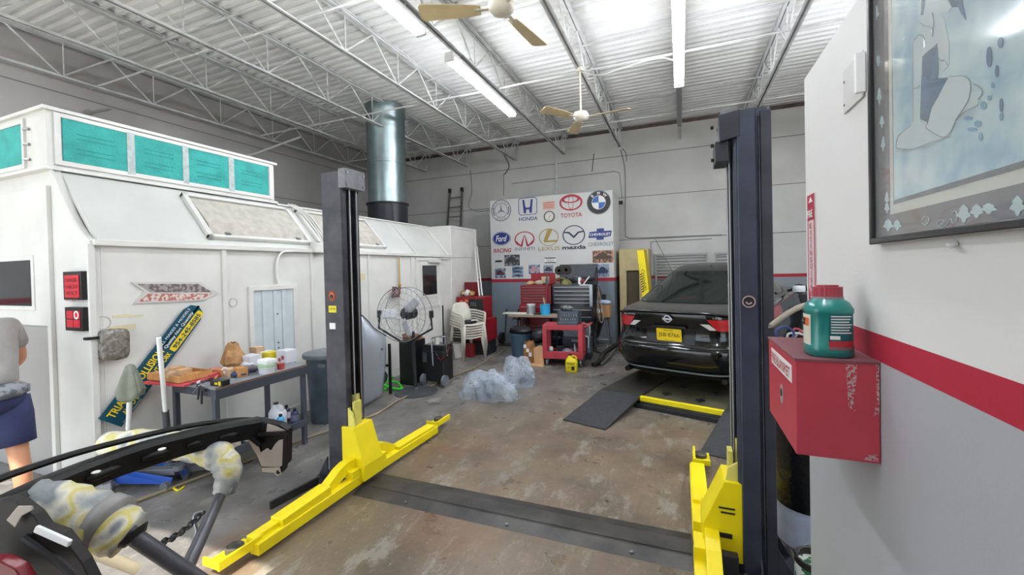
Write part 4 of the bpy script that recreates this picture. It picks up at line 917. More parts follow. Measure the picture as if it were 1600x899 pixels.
# greenhouse
rowsG = [(.99, .80, .42, 3.55, 4.2), (1.06, .775, .55, 3.35, 4.2), (1.14, .74, .80, 3.1, 4), (1.24, .69, 1.10, 2.85, 3.8), (1.34, .635, 1.40, 2.6, 3.6), (1.43, .59, 1.62, 2.45, 3.4), (1.485, .53, 1.76, 2.35, 3.2), (1.515, .43, 1.9, 2.2, 3), (1.525, .2, 2.0, 2.1, 2.5)]
b = B(); rws = [[cp(*plan(w_, yr, yf, n, k), z) for k in range(73)] for z, w_, yr, yf, n in rowsG]
b.grid(rws); b.add(rws[-1][:-1], [tuple(range(72))]); link('roof', b, M_cdust, car, smooth=2)
def interp(rows, z):
    for a, c in zip(rows, rows[1:]):
        if a[0] <= z <= c[0]:
            f_ = (z - a[0]) / (c[0] - a[0]); return [a[i] + (c[i] - a[i]) * f_ for i in range(5)]
    return rows[-1]
def patch(rows, pts_fn, z0, z1, off, name, m, nz=8, nx=16, smooth=2):
    """patch on the rear surface; pts_fn(f) -> (xa, xb) at height fraction"""
    b = B(); R = []
    for i in range(nz + 1):
        f_ = i / nz; z = z0 + (z1 - z0) * f_; _, w_, yr, yf, n = interp(rows, z); xa, xb = pts_fn(f_); row = []
        for j in range(nx + 1):
            x = xa + (xb - xa) * j / nx; xx = max(-w_ * .9995, min(w_ * .9995, x)); hl = (yf - yr) / 2
            y = (yr + yf) / 2 - hl * (1 - abs(xx / w_) ** n) ** (1 / n)
            ex = abs(x) - w_ * .9995
            sc = 1 + off / w_
            if ex > 0: y = (yr + yf) / 2 - hl * (1 - .9995 ** n) ** (1 / n) + ex * 1.0 ; xx = math.copysign(w_, x)
            row.append(cp(xx * sc, y - off, z))
        R.append(row)
    b.grid(R); return link(name, b, m, car, smooth=smooth)
patch(rowsG, lambda f_: (-.70 + .17 * f_, .70 - .17 * f_), 1.06, 1.42, .014, 'rear_window', M_cg)
patch(rowsG, lambda f_: (-.72 + .17 * f_, -.695 + .17 * f_), 1.045, 1.43, .018, 'window_seal', M_ct, nx=2); patch(rowsG, lambda f_: (.695 - .17 * f_, .72 - .17 * f_), 1.045, 1.43, .018, 'window_seal', M_ct, nx=2)
# tail lamps
def lamp(s_):
    def f1(f_): a, c = s_ * (.44 + .10 * (1 - f_) + 0.0), s_ * (1.18); return (min(a, c), max(a, c))
    o = patch(rowsL, f1, .79, .925, .010, 'tail_lamp', M_tl, nx=24)
    def f2(f_): a, c = s_ * (.36 + .10 * (1 - f_)), s_ * (.46 + .07 * (1 - f_)); return (min(a, c), max(a, c))
    patch(rowsL, f2, .80, .87, .012, 'reverse_lamp', M_tlc, nx=6)
    def f3(f_): a, c = s_ * .70, s_ * .90; return (min(a, c), max(a, c))
    patch(rowsL, f3, .36, .39, .022, 'reflector', M_tl, nx=8)
    def f4(f_): a, c = s_ * .70, s_ * .712; return (min(a, c), max(a, c))
    patch(rowsL, f4, .60, .94, .013, 'lid_seam', M_ct, nx=2)
lamp(-1); lamp(1)
patch(rowsL, lambda f_: (-.30, .30), .61, .81, .004, 'plate_recess', M_ct)
patch(rowsL, lambda f_: (-.70, .70), .585, .598, .016, 'bumper_seam', M_ct)
# spoiler lip
b = B(); R = []
for yo, zo in ((.05, .975), (.02, .995), (.01, 1.005), (.06, 1.012), (.14, 1.005)):
    R.append([cp(x, yo + .10 * abs(x / .7) ** 3, zo - .035 * abs(x / .7) ** 4) for x in [(-.70 + 1.4 * i / 20) for i in range(21)]])
link('boot_lip', b.grid(R), M_car, car, smooth=2)
# diffuser, chrome line, exhausts
patch(rowsL, lambda f_: (-.62, .62), .20, .26, .010, 'diffuser', M_ct)
patch(rowsL, lambda f_: (-.64, .64), .262, .284, .024, 'chrome_strip', mat('strip_silver', '9a9ea3', .3))
for s_ in (-1, 1):
    link('exhaust_tip', B().cyl(cp(s_ * .60, .09, .20), cp(s_ * .60, .3, .20), .036, n=20, cap=False).cyl(cp(s_ * .60, .11, .20), cp(s_ * .60, .3, .20), .032, n=20), M_ct, car, smooth=True)
# badge ring and bar, letters, plate
bc = cp(0, .035, .925); bu = crr; bv = (cp(0, .04, .96) - cp(0, .06, .88)).normalized(); bn = bu.cross(bv)
M_bdg = mat('badge_silver', 'c9cccf', .3)
bd = link('badge', ring2(bc + bn * .02, bu, bv, .034, .048, d=.012), M_bdg, car, smooth=True)
link('badge_bar', B().prism([bc + bn * .024 + bu * a + bv * d for a, d in ((-.06, -.012), (.06, -.012), (.06, .012), (-.06, .012))], bn * .01), M_bdg, car)
text('ALTIMA', 'lettering', cp(-.50, .045, .965), bu, bv, w=.16, h=.02, m=M_bdg, parent=car, depth=.03); text('2.5 S', 'lettering', cp(.56, .045, .962), bu, bv, w=.08, h=.02, m=M_bdg, parent=car, depth=.03)
pc0 = cp(0, .045, .715); pv = (cp(0, .07, .80) - cp(0, .085, .62)).normalized(); pn = crr.cross(pv)
pl = link('number_plate', B().prism([pc0 + crr * a + pv * d + pn * .0 for a, d in rrect(.155, .078, .012, 3)], pn * .006), mat('plate_yellow', 'eecb1a', .45), car)
M_pln = mat('plate_navy', '4d4a1c', .5)
text('JSB·8766', 'lettering', pc0 + pn * .007 + pv * -.006, crr, pv, w=.26, h=.065, m=M_pln, parent=pl)
text('NEW YORK', 'lettering', pc0 + pn * .007 + pv * .058, crr, pv, w=.12, h=.016, m=M_pln, parent=pl); text('EMPIRE STATE', 'lettering', pc0 + pn * .007 + pv * -.064, crr, pv, w=.14, h=.012, m=M_pln, parent=pl)
link('camera_pod', B().prism([cp(a, .06, d) for a, d in ((-.22, .80), (.22, .80), (.2, .83), (-.2, .83))], -ch * .03), M_ct, car)
# antenna fin, wire aerial, stop lamp, side windows, wheels, mirrors
link('aerial_fin', B().prism([cp(0, 1.72, 1.45), cp(0, 1.86, 1.475), cp(0, 1.76, 1.50)], crr * .02), M_ct, car, bevel=.004)
link('stop_lamp', B().prism([cp(-.10, .70, 1.095), cp(.10, .70, 1.095), cp(.10, .70, 1.115), cp(-.10, .70, 1.115)], ch * .02), M_tl, car)
for s_ in (-1, 1):
    b = B(); R = []
    for z in (1.03, 1.14, 1.24, 1.34, 1.41):
        _, w_, yr, yf, n = interp(rowsG, z); row = []
        for j in range(13):
            y = yr + .35 + (yf - yr - .6) * j / 12; cy = (yr + yf) / 2; hl = (yf - yr) / 2
            row.append(cp(s_ * (w_ * (1 - abs((y - cy) / hl) ** n) ** (1 / n) + .012), y, z))
        R.append(row)
    link('side_window', b.grid(R), M_cg, car, smooth=2)
    mh = cp(s_ * 1.0, 2.75, 1.06)
    m_ = link('door_mirror', B().ell(mh, .11, .06, .075, 18, 10, rot=Matrix.Rotation(math.atan2(-ch.x, ch.y), 3, 'Z')), M_car, car, smooth=2)
    link('mirror_glass', B().prism([mh - ch * .055 + crr * a + V(0, 0, d) for a, d in rrect(.085, .05, .02, 3)], -ch * .01), M_chr, m_); link('mirror_stalk', B().beam(mh, cp(s_ * .84, 2.8, 1.02), .04, .04), M_ct, m_)
    for yw in (.95, 3.75):
        o = link('wheel', B().lathe([(.10, -.10), (.28, -.11), (.325, -.09), (.335, 0), (.325, .09), (.28, .11), (.1, .10)], cp(s_ * .80, yw, .33), ax=crr, n=32), M_rub, car, smooth=True)
        link('rim', B().lathe([(.0, .10), (.20, .09), (.22, .115), (.0, .118)] if s_ > 0 else [(.0, -.118), (.22, -.115), (.2, -.09), (0, -.10)], cp(s_ * .80, yw, .33), ax=crr, n=20), M_steel, o, smooth=True)
tag(link('wire_aerial', B().cyl(cp(-.62, 1.9, 1.36), cp(-.82, 1.7, 1.95), .004, n=5), M_blk), 'thin black whip standing up behind the left side of the car roof', 'aerial')
# ================================================================ WORK AREA AT THE REAR
M_red = mat('chest_red', '8a1721', .35, var=.08); M_redd = mat('chest_red_dark', '6d141d', .4); M_chk = mat('chest_black', '1b1d22', .3, coat=.3); M_alu = mat('drawer_trim', 'a9afb4', .3, metal=.7)
M_cart = mat('cart_red', 'b03a44', .45, var=.1); M_card = mat('cardboard', 'a87f58', .75, var=.08); M_card2 = mat('cardboard_light', 'c79f75', .75, var=.06); M_plw = mat('chair_plastic', 'cfccc0', .45, var=.05); M_gr = mat('grey_box', '4a5560', .5)
M_blu = mat('paint_can_blue', '2f9fd0', .4, var=.1); M_can = mat('paint_can_white', 'd4d3cf', .4); M_ply = mat('plywood', '9c8c78', .7, var=.15)
def chest(name, x0, x1, y0, y1, z0, z1, m, nd, lb, cat='tool chest', trim=M_alu, gap=.03):
    t = thing(name, ((x0 + x1) / 2, (y0 + y1) / 2, z0), lb, cat)
    link('body', B().box((x0, y0, z0), (x1, y1, z1)), m, t, bevel=.006)
    if z0 < .2: link('plinth', B().box((x0 + .04, y0 + .03, 0), (x1 - .04, y1 - .03, z0)), M_blk, t)
    h = (z1 - z0 - 2 * gap) / nd
    for k in range(nd):
        z = z1 - gap - (k + 1) * h
        d = link('drawer', B().box((x0 + .03, y0 - .012, z + .006), (x1 - .03, y0, z + h - .006)), m, t, bevel=.002)
        link('handle', B().box((x0 + .04, y0 - .024, z + h - .024), (x1 - .04, y0 - .010, z + h - .012)), trim, d, bevel=.002)
    return t
YC = 8.35
a = pY(813, 447, YC); c = pY(855, 447, YC); zt = 1.36
t = chest('top_tool_chest', a.x, c.x, YC, YC + .45, .95, zt, M_red, 6, 'red top tool chest with open lid and thin grey trimmed drawers', trim=mat('dull_trim', '71767c', .4, metal=.5))
link('lid', B().box((a.x + .10, YC + .40, zt), (c.x + .05, YC + .46, pY(835, 427, YC + .4).z)), M_red, t, bevel=.01); link('lid_rim', B().box((a.x + .35, YC + .385, zt + .02), (c.x - .08, YC + .40, zt + .17)), mat('lid_paper', 'c9b48e', .6), t)
link('side_rail', B().box((c.x + .0, YC + .02, .97), (c.x + .07, YC + .44, 1.34)), M_redd, t, bevel=.004)
b = B().box((a.x + .02, YC + .02, .95), (a.x + .03, YC + .03, .96)); 
chest('roller_cabinet', a.x - .03, c.x + .05, YC - .02, YC + .45, .12, .95, M_red, 4, 'red roller cabinet carrying the red top tool chest')
# things in the open red chest
for k, (dx, w_, h_, m, lb) in enumerate(((.16, .14, .09, M_card2, 'brown glove pile in the open red tool chest'), (.36, .18, .10, mat('cloth_cream', 'bdb4a0', .8), 'cream cloth in the middle of the open red tool chest'))):
    tag(link('shop_rag', B().ell((a.x + dx, YC + .2, zt + h_ * .40), w_ * .6, .12, h_ * .55, 12, 8, jit=.12), m, smooth=2), lb, 'rag')
tag(link('spray_bottle', B().lathe([(.03, 0), (.035, .10), (.02, .15), (.012, .2), (.02, .24)], (c.x - .04, YC + .12, zt), n=14), M_gr, smooth=True), 'dark grey bottle standing at the right of the open red tool chest', 'bottle')
# black chest
a2 = pY(861, 447, YC); c2 = pY(925, 447, YC); zt2 = 1.36
t = chest('top_tool_chest', a2.x + .02, c2.x, YC + .02, YC + .5, .90, zt2, M_chk, 5, 'wide black top tool chest with bright drawer trims and raised black lid')
link('lid', B().box((a2.x + .06, YC + .47, zt2), (c2.x + .03, YC + .52, pY(900, 413, YC + .45).z)), M_chk, t, bevel=.008); link('lid_lining', B().box((a2.x + .40, YC + .462, zt2 + .15), (c2.x - .02, YC + .47, zt2 + .36)), mat('lid_lining', '4c4f58', .5), t)
link('lid_side', B().prism([V(c2.x + .0, YC + .05, zt2), V(c2.x, YC + .5, zt2), V(c2.x, YC + .5, zt2 + .40), V(c2.x, YC + .4, zt2 + .25)], V(.02, 0, 0)), M_chk, t)
link('corner_trim', B().box((c2.x - .055, YC + .0, .92), (c2.x + .005, YC + .02, zt2)), M_alu, t, bevel=.004); link('latch', B().box((c2.x - .25, YC - .0, zt2 - .02), (c2.x - .06, YC + .02, zt2 + .005)), M_alu, t)
chest('roller_cabinet', a2.x + .0, c2.x + .02, YC, YC + .5, .12, .90, M_chk, 5, 'wide black roller cabinet under the black tool chest')
for k in range(5):
    pass
for k, (px, py, r, lb) in enumerate(((874, 423, .10, 'dark sanding disc hung left on the black lid'), (885, 422, .105, 'dark sanding disc hung right on the black lid'))):
    q = pY(px, py, YC + .46); tag(link('sanding_disc', B().lathe([(.035, 0), (r, .004), (r, .018), (.035, .022), (.035, 0)], q, ax=V(0, -1, 0), n=24), mat('disc_brown', '2f2a26', .7), smooth=True), lb, 'disc')
def coil(c, r, m, lb, n=3, rr=.014, ax='xz'):
    pts = []
    for i in range(n * 16 + 1):
        a = 2 * math.pi * i / 16; k = 1 - .06 * (i // 16); pts.append(Vector(c) + V(math.cos(a) * r * k, -.02 * (i / 16), math.sin(a) * r * .6 * k))
    return tag(link('hose_coil', B().tube(pts, rr, 7), m, smooth=True), lb, 'hose')
coil(pY(877, 440, YC + .3), .13, mat('hose_olive', '6a6436', .5), 'olive air hose coiled on the black tool chest')
coil(pY(897, 438, YC + .28), .14, mat('hose_grey', '5f6468', .5), 'grey air hose arched on top of the black tool chest', 2, .01)
tag(link('work_helmet', B().lathe([(.11, 0), (.12, .02), (.11, .07), (.06, .12), (.0, .13)], pY(885, 446.5, YC + .2), n=20), mat('olive_plastic', '75713f', .5), smooth=True), 'olive green dome shaped cap among the hoses on the black chest', 'cap')
for px, m, lb, dz in ((913, mat('red_tool', '9c2029', .4), 'small red power tool on the black chest', .12), (906, M_wh, 'short white canister on the black chest', .13), (920, M_blk, 'black power tool at the right of the black chest', .16)):
    q = pY(px, 447, YC + .2); t = thing('power_tool' if m is not M_wh else 'canister', q, lb, 'tool'); q.z = zt2
    if m is M_wh: link('body', B().lathe([(.03, 0), (.033, .01), (.033, dz), (.02, dz + .02)], q, n=14), m, t, smooth=True)
    else: link('body', B().cyl(q + V(-.08, 0, dz * .5), q + V(.06, 0, dz * .7), .035, .03, n=12), m, t, smooth=True); link('grip', B().beam(q + V(0, 0, 0), q + V(0, 0, dz * .6), .03, .04), m, t, bevel=.006)
q = pY(918, 437, YC + .1); tag(link('squeegee', B().beam(pY(912, 444, YC + .1), pY(921, 432, YC + .1), .03, .02).beam(pY(911, 446, YC + .1), pY(913, 444, YC + .1), .05, .03), M_wh, bevel=.004), 'white handled tool leaning diagonally on the black chest', 'tool')
# cables hanging at the right side of the black chest
for i, (dx, m) in enumerate(((.06, M_blk), (.10, mat('cord_tan', '8c7a6c', .6)))):
    p0 = V(c2.x + dx, YC + .1, 1.32); tag(link('looped_cable', B().tube(bez([p0, p0 + V(.05, 0, -.3), p0 + V(.10, -.02, -.6), p0 + V(.06, -.04, -.72), p0 + V(.0, -.02, -.55), p0 + V(-.0, 0, -.1)], 8), .012, 7), m, smooth=True), ('black cord hanging in a loop beside the black chest', 'tan cord hanging in a loop beside the black chest')[i], 'cord')
tag(link('black_cover', B().prism([pY(928, 440, 8.7), pY(936, 450, 8.7), pY(942, 470, 8.7), pY(944, 500, 8.7), pY(930, 540, 8.7), pY(926, 500, 8.7)], V(0, .12, 0)), M_blk, bevel=.01), 'black plastic cover standing between the black chest and the stool', 'cover')
tag(link('wall_bracket', B().box((pY(938, 462, PY).x, PY - .25, pY(938, 469, PY).z), (pY(947, 462, PY).x, PY, pY(938, 461, PY).z + .02)), M_blk, bevel=.01), 'black bracket sticking out of the panel above the stool box', 'bracket')
# bench plank in front with cans
YP = 7.95; a = pY(794, 492, YP); c = pY(880, 493, YP); zb = (a.z + c.z) / 2
t = thing('work_table', (a.x, YP, 0), 'rough plywood topped work table with paint cans behind the red cart', 'table')
link('table_top', B().box((a.x, YP, zb - .05), (c.x, YP + .35, zb)), M_ply, t, bevel=.004)
for x in (a.x + .30, c.x - .15):
    for y in (YP + .04, YP + .3): link('leg', B().box((x - .02, y - .02, 0), (x + .02, y + .02, zb - .05)), M_blk, t)
link('shelf', B().box((a.x + .27, YP + .02, .30), (c.x - .1, YP + .32, .33)), M_chk, t)
t = thing('bench_vise', pY(806, 500, YP), 'small dark bench vise under the left end of the plywood table', 'vise'); q = pY(806, 497, YP - .03)
link('jaw', B().box((q.x - .06, YP - .06, zb - .12), (q.x + .05, YP + .1, zb - .05)), M_blk, t, bevel=.01); link('screw', B().cyl((q.x, YP - .12, zb - .1), (q.x, YP + .05, zb - .1), .015).cyl((q.x - .06, YP - .12, zb - .1), (q.x + .06, YP - .12, zb - .1), .006), M_steel, t)
def can(px, py, r, h, m, lb, y=YP + .1):
    q = pY(px, py, y); q.z = zb; t = thing('paint_can', q, lb, 'can'); link('body', B().lathe([(r, 0), (r, h), (r * 1.04, h), (r * 1.04, h + .012), (r * .9, h + .012), (r * .88, h)], q, n=24), m, t, smooth=True); return t, q
t, q = can(830, 494, .09, .20, M_can, 'white paint can on the plywood table'); link('drip_band', B().lathe([(.0915, .02), (.0915, .18)], q, n=24, sx=1), mat('silver_can', 'aeb3b6', .3, metal=.6), t, smooth=True)
t, q = can(852, 495, .10, .20, M_blu, 'blue paint can with brushes on the plywood table')
for i in range(2): b0 = q + V(-.02 + .04 * i, 0, .1); tag(link('paint_brush', B().beam(b0, b0 + V(.03 - .09 * i, .02, .24), .035, .012), (M_ply, M_card2)[i], bevel=.003), ('short brush leaning left in the blue paint can', 'short brush leaning right in the blue paint can')[1 - i], 'brush')
for i, (px, w_, lb) in enumerate(((805, .26, 'pale flat board lying at the left end of the plywood table'), (842, .10, 'small dark tool lying between the paint cans'))):
    q = pY(px, 492, YP + .08); tag(link('flat_board', B().box((q.x - w_, YP + .02, zb), (q.x + w_, YP + .22, zb + .03)), (M_can, M_chk)[i], bevel=.01), lb, 'board')
# red cart
q0 = V(-2.27, 7.0, 0); t = thing('utility_cart', q0, 'red plastic utility cart with an open socket case on top and clutter on its shelf', 'cart'); cw, cd, chh = .70, .46, .72
rzc = math.radians(6)
def cc(x, y, z): return q0 + V(x * math.cos(rzc) - y * math.sin(rzc), x * math.sin(rzc) + y * math.cos(rzc), z)
MC = Matrix.Translation(q0) @ Matrix.Rotation(rzc, 4, 'Z')
def cbx(a, c): return B().box(a, c, M=MC)
link('top_tray', cbx((0, 0, chh - .09), (cw, cd, chh)), M_cart, t, bevel=.012); link('bottom_tray', cbx((0, 0, .13), (cw, cd, .17)).box((0, 0, .13), (cw, .03, .26), M=MC).box((0, cd - .03, .13), (cw, cd, .24), M=MC), M_cart, t, bevel=.01)
for x in (0, cw - .08):
    for y in (0, cd - .08): link('corner_post', cbx((x, y, .2), (x + .08, y + .08, chh - .05)), M_cart, t, bevel=.008)
for x in (.06, cw - .06):
    for y in (.05, cd - .05):
        w_ = link('caster', B().cyl(cc(x, y - .0, .055), cc(x + .028, y, .055), .055, n=18), mat('caster_grey', '6b6d70', .5), t, smooth=True); link('caster_fork', B().beam(cc(x - .006, y, .05), cc(x - .006, y, .13), .008, .03).beam(cc(x + .034, y, .05), cc(x + .034, y, .13), .008, .03), M_steel, w_)
link('push_handle', B().tube(bez([cc(cw, .08, .66), cc(cw + .12, .1, .72), cc(cw + .13, .22, .73), cc(cw + .12, .36, .72), cc(cw, .38, .66)], 6), .014, 8), M_cart, t, smooth=True)
# socket case
t = thing('socket_case', cc(.5, .1, chh), 'open grey socket case standing on the red cart with rows of sockets', 'case')
link('lid', cbx((.28, .14, chh), (.62, .18, chh + .22)), M_gr, t, bevel=.008); link('tray', cbx((.28, 0, chh), (.62, .16, chh + .05)), M_gr, t, bevel=.008); link('back_shell', cbx((.24, .19, chh), (.66, .24, chh + .24)), mat('grey_box2', '353c44', .5), t, bevel=.01)
for r_ in range(2):
    for k in range(7 - r_):
        x = .315 + .042 * k + r_ * .06
        link('socket', B().cyl(cc(x, .125, chh + .06 + r_ * .07), cc(x, .125, chh + .105 + r_ * .07), .009, n=8), M_chr, t, smooth=True) if x < .61 else None
tag(link('tool_bundle', B().ell(cc(.42, .18, chh + .27), .12, .05, .05, 14, 8, jit=.25), mat('tool_mix', '8f9698', .4, metal=.5, col2='3a3f45', scale=40), smooth=2), 'jumble of hand tools lying on top of the socket case', 'tools')
# contents of the cart shelf
def lump(name, x, y, z, rx, ry, rz, m, lb, cat, j=.1): return tag(link(name, B().ell(cc(x, y, z + rz * .9), rx, ry, rz, 12, 8, jit=j), m, smooth=2), lb, cat)
t = thing('spray_can', cc(.12, .08, .17), 'white and blue tin at the left of the cart shelf', 'can'); link('body', B().lathe([(.035, 0), (.035, .13), (.03, .15), (.015, .155)], cc(.13, .12, .17), n=16), M_can, t, smooth=True); link('label_band', B().lathe([(.036, .04), (.036, .09)], cc(.13, .12, .17), n=16), M_blu, t, smooth=True)
t = thing('oil_tin', cc(.25, .15, .17), 'dark round tin in the middle left of the cart shelf', 'tin'); link('body', B().lathe([(.07, 0), (.07, .07), (.05, .08), (.05, .13), (.07, .135), (.07, .15)], cc(.28, .18, .17), n=18), mat('dark_tin', '333845', .4, metal=.3), t, smooth=True)
lump('shop_rag', .42, .16, .17, .10, .09, .06, mat('rag_grey', '7d8794', .7, var=.3, scale=20), 'grey blue crumpled rag on the cart shelf', 'rag', .2)
lump('tape_roll', .27, .07, .17, .05, .04, .025, M_wh, 'white tape roll at the front of the cart shelf', 'tape', .02)
t = thing('work_light', cc(.56, .15, .17), 'pointed silver lamp shade leaning at the right of the cart shelf', 'lamp'); link('shade', B().lathe([(.055, 0), (.03, .12), (.008, .21)], cc(.57, .14, .17), ax=V(-.15, 0, 1), n=16), M_steel, t, smooth=True)
t = thing('tool_case', cc(.4, .5, 0), 'large grey tool box behind the red cart', 'tool box'); q = cc(.50, .62, 0)
link('body', B().box(q + V(-.26, 0, 0), q + V(.26, .3, .40)), mat('toolbox_dark', '30363d', .5), t, bevel=.02); link('lid', B().box(q + V(-.24, 0, .40), q + V(.24, .28, .62)), mat('toolbox_grey', '5e6a75', .5), t, bevel=.02); link('handle', B().box(q + V(-.08, -.02, .33), q + V(.10, 0, .37)), M_steel, t, bevel=.004)
# hand tool on cart handle side
t = thing('spray_gun', cc(cw + .1, .1, .45), 'grey spray gun and hose hanging off the right end of the red cart', 'spray gun'); q = cc(cw + .10, .05, .5)
link('body', B().cyl(q, q + V(.0, -.03, -.16), .022, n=10).cyl(q + V(0, 0, .0), q + V(-.06, 0, .03), .016), M_steel, t, smooth=True); link('cup', B().lathe([(.03, -.25), (.035, -.16), (.02, -.14)], q, n=12), M_gr, t, smooth=True); link('hose', B().tube(bez([q, q + V(.02, .0, .12), q + V(-.01, .05, .22), q + V(-.10, .1, .23)], 6), .010, 7), M_wire, t, smooth=True)
# yellow jug
def jug(name, c, w_, d_, h_, m, capm, lb, cat='jug', label=None, rz=0):
    t = thing(name, c, lb, cat); b = B(); prof = [(.0, .92), (.03, 1), (.62, 1), (.74, .86), (.86, .42), (.93, .26), (1.0, .26)]; rws = []
    for hz, k in prof:
        kk = k; rws.append([Vector(c) + V(w_ / 2 * kk * math.copysign(abs(math.cos(a)) ** .6, math.cos(a)) + (0 if k > .5 else -w_ * .12), d_ / 2 * max(kk, .5) * math.copysign(abs(math.sin(a)) ** .6, math.sin(a)), h_ * hz) for a in [2 * math.pi * i / 24 for i in range(24)]])
    rws = [r + [r[0]] for r in rws]; b.grid(rws); b.add(rws[0][:-1], [tuple(reversed(range(24)))]); b.add(rws[-1][:-1], [tuple(range(24))])
    link('body', b, m, t, smooth=2); link('cap', B().cyl(Vector(c) + V(-w_ * .12, 0, h_ * .985), Vector(c) + V(-w_ * .12, 0, h_ * 1.06), w_ * .15, n=16), capm, t, smooth=True)
    link('handle', B().tube(bez([Vector(c) + V(w_ * .0, 0, h_ * .95), Vector(c) + V(w_ * .28, 0, h_ * .95), Vector(c) + V(w_ * .40, 0, h_ * .84), Vector(c) + V(w_ * .38, 0, h_ * .72)], 5), w_ * .07, 8), m, t, smooth=True)
    return t
q = V(-1.69, 6.74, 0); t = jug('oil_jug', q, .20, .12, .27, mat('jug_yellow', 'e8d51c', .35), M_blk, 'bright yellow oil jug on the floor in front of the red cart')
lb_ = link('label', B().box((q.x - .075, q.y - .064, .03), (q.x + .075, q.y - .058, .17)), mat('label_yellow', 'd9c41a', .4), t); text('Pennzoil', 'lettering', V(q.x, q.y - .066, .145), U, W, w=.11, h=.03, m=M_ek, parent=lb_); link('label_block', B().box((q.x + .01, q.y - .066, .04), (q.x + .06, q.y - .063, .10)), M_ek, lb_); text('5W', 'lettering', V(q.x - .035, q.y - .066, .08), U, W, w=.04, h=.025, m=M_ek, parent=lb_)
# stool with box
YS = 8.72; c = pY(941, 488, YS); t = thing('bar_stool', (c.x, YS, 0), 'grey metal stool with a cardboard box on its seat', 'stool'); zs = .66
link('seat', B().cyl((c.x, YS, zs), (c.x, YS, zs + .03), .17, n=24), M_steel, t, smooth=True)
for i in range(4):
    a = math.radians(45 + 90 * i); p0 = V(c.x + .13 * math.cos(a), YS + .13 * math.sin(a), zs); p1 = V(c.x + .22 * math.cos(a), YS + .22 * math.sin(a), 0); link('leg', B().cyl(p0, p1, .013, n=8), M_steel, t, smooth=True)
link('foot_ring', B().tube([V(c.x + .19 * math.cos(2 * math.pi * k / 24), YS + .19 * math.sin(2 * math.pi * k / 24), .24) for k in range(24)], .009, 6, closed=True), M_steel, t, smooth=True)
t = tag(link('cardboard_box', B().box((c.x - .20, YS - .14, zs + .03), (c.x + .17, YS + .14, zs + .28)), M_card, bevel=.004), 'brown cardboard box with white label on the metal stool', 'box'); link('label', B().box((c.x - .09, YS - .143, zs + .12), (c.x + .04, YS - .140, zs + .2)), M_w, t)
tag(link('folded_cloth', B().ell((c.x + .02, YS, zs + .32), .18, .12, .05, 14, 8, jit=.08), mat('cloth_blue', 'a9bcd4', .8), smooth=2), 'pale blue folded cloth on the box on the stool', 'cloth')
# bumper scraps on the floor
q = fl(935, 572); t = thing('bumper_scrap', q, 'black curved plastic bumper pieces on the floor beside the sedan', 'car part')
link('outer_strip', B().tube(bez([fl(927, 573) + V(0, 0, .03), fl(935, 572) + V(0, .1, .06), fl(945, 560) + V(.0, .1, .10), fl(962, 549) + V(.1, .2, .16)], 6), .045, 8), M_blk, t, smooth=2); link('silver_strip', B().tube(bez([fl(940, 572) + V(0, 0, .03), fl(948, 566) + V(0, .05, .05), fl(960, 556) + V(0, .1, .10)], 6), .022, 6), M_steel, t, smooth=2)
a, c = fl(925, 547), fl(944, 556); tag(link('steel_bar', B().beam(a + V(0, 0, .03), c + V(0, 0, .03), .04, .02), M_steel), 'bright steel bar lying on the floor in front of the stool', 'bar'); q = fl(947, 549); tag(link('grey_fitting', B().cyl(q + V(0, 0, 0), q + V(.05, .05, .14), .04, .02, n=12), M_steel, smooth=True), 'small grey metal fitting upright near the stool legs', 'fitting')
# trash can with bag, brown bags, carton
q = V(-2.95, 7.72, 0); t = thing('rubbish_bin', q, 'blue grey plastic rubbish bin with a black liner behind the clear plastic bag', 'bin')
link('bin_body', B().lathe([(.17, 0), (.20, .42), (.215, .42), (.215, .45), (.19, .45)], q, n=28), mat('bin_blue', '3d5668', .5), t, smooth=True); link('bin_liner', B().ell(q + V(0.02, 0, .50), .24, .22, .09, 18, 9, jit=.12), mat('bag_black', '15171d', .25, bump=.6, bscale=30), t, smooth=2)
tag(link('rubbish_bag', B().ell((-2.50, 7.65, .42), .20, .22, .16, 18, 10, jit=.12).ell((-2.50, 7.67, .2), .19, .22, .2, 16, 9, jit=.06), mat('bag_black', ''), smooth=2), 'black rubbish bags heaped between the bin and the red cart', 'bag')
M_pb = mat('paper_brown', '8f6238', .75, var=.25, scale=14)
t = thing('paper_sack', (-2.52, 7.05, 0), 'torn brown paper sack standing left of the red cart', 'sack'); b = B(); rws = []
for z, k in ((0, .9), (.12, 1.05), (.26, .95), (.36, .75), (.41, .55)):
    rws.append([V(-2.55, 7.1, z) + V(.13 * k * math.cos(a) * random.uniform(.82, 1.1), .11 * k * math.sin(a) * random.uniform(.82, 1.1), random.uniform(-.02, .02) * (z > 0)) for a in [2 * math.pi * i / 14 for i in range(14)]])
rws = [r + [r[0]] for r in rws]; link('sack', b.grid(rws), M_pb, t, solid=.004); 
for k in range(3): x = -2.62 + .05 * k; link('torn_flap', B().box((x, 6.99 - .01 * k, .30 - .07 * k), (x + .05, 7.0, .36 - .07 * k), rz=.3), M_can, t)
tag(link('cardboard_box', B().box((-2.44, 7.02, .03), (-2.26, 7.3, .30)), M_card2, bevel=.004), 'small light cardboard carton between the paper sack and the red cart', 'box')
tag(link('flat_cardboard', B().box((-2.50, 6.93, 0), (-2.24, 7.0, .012)).box((-2.48, 6.95, .012), (-2.25, 7.25, .028)), M_card2), 'flattened cardboard sheets under the light carton', 'cardboard')
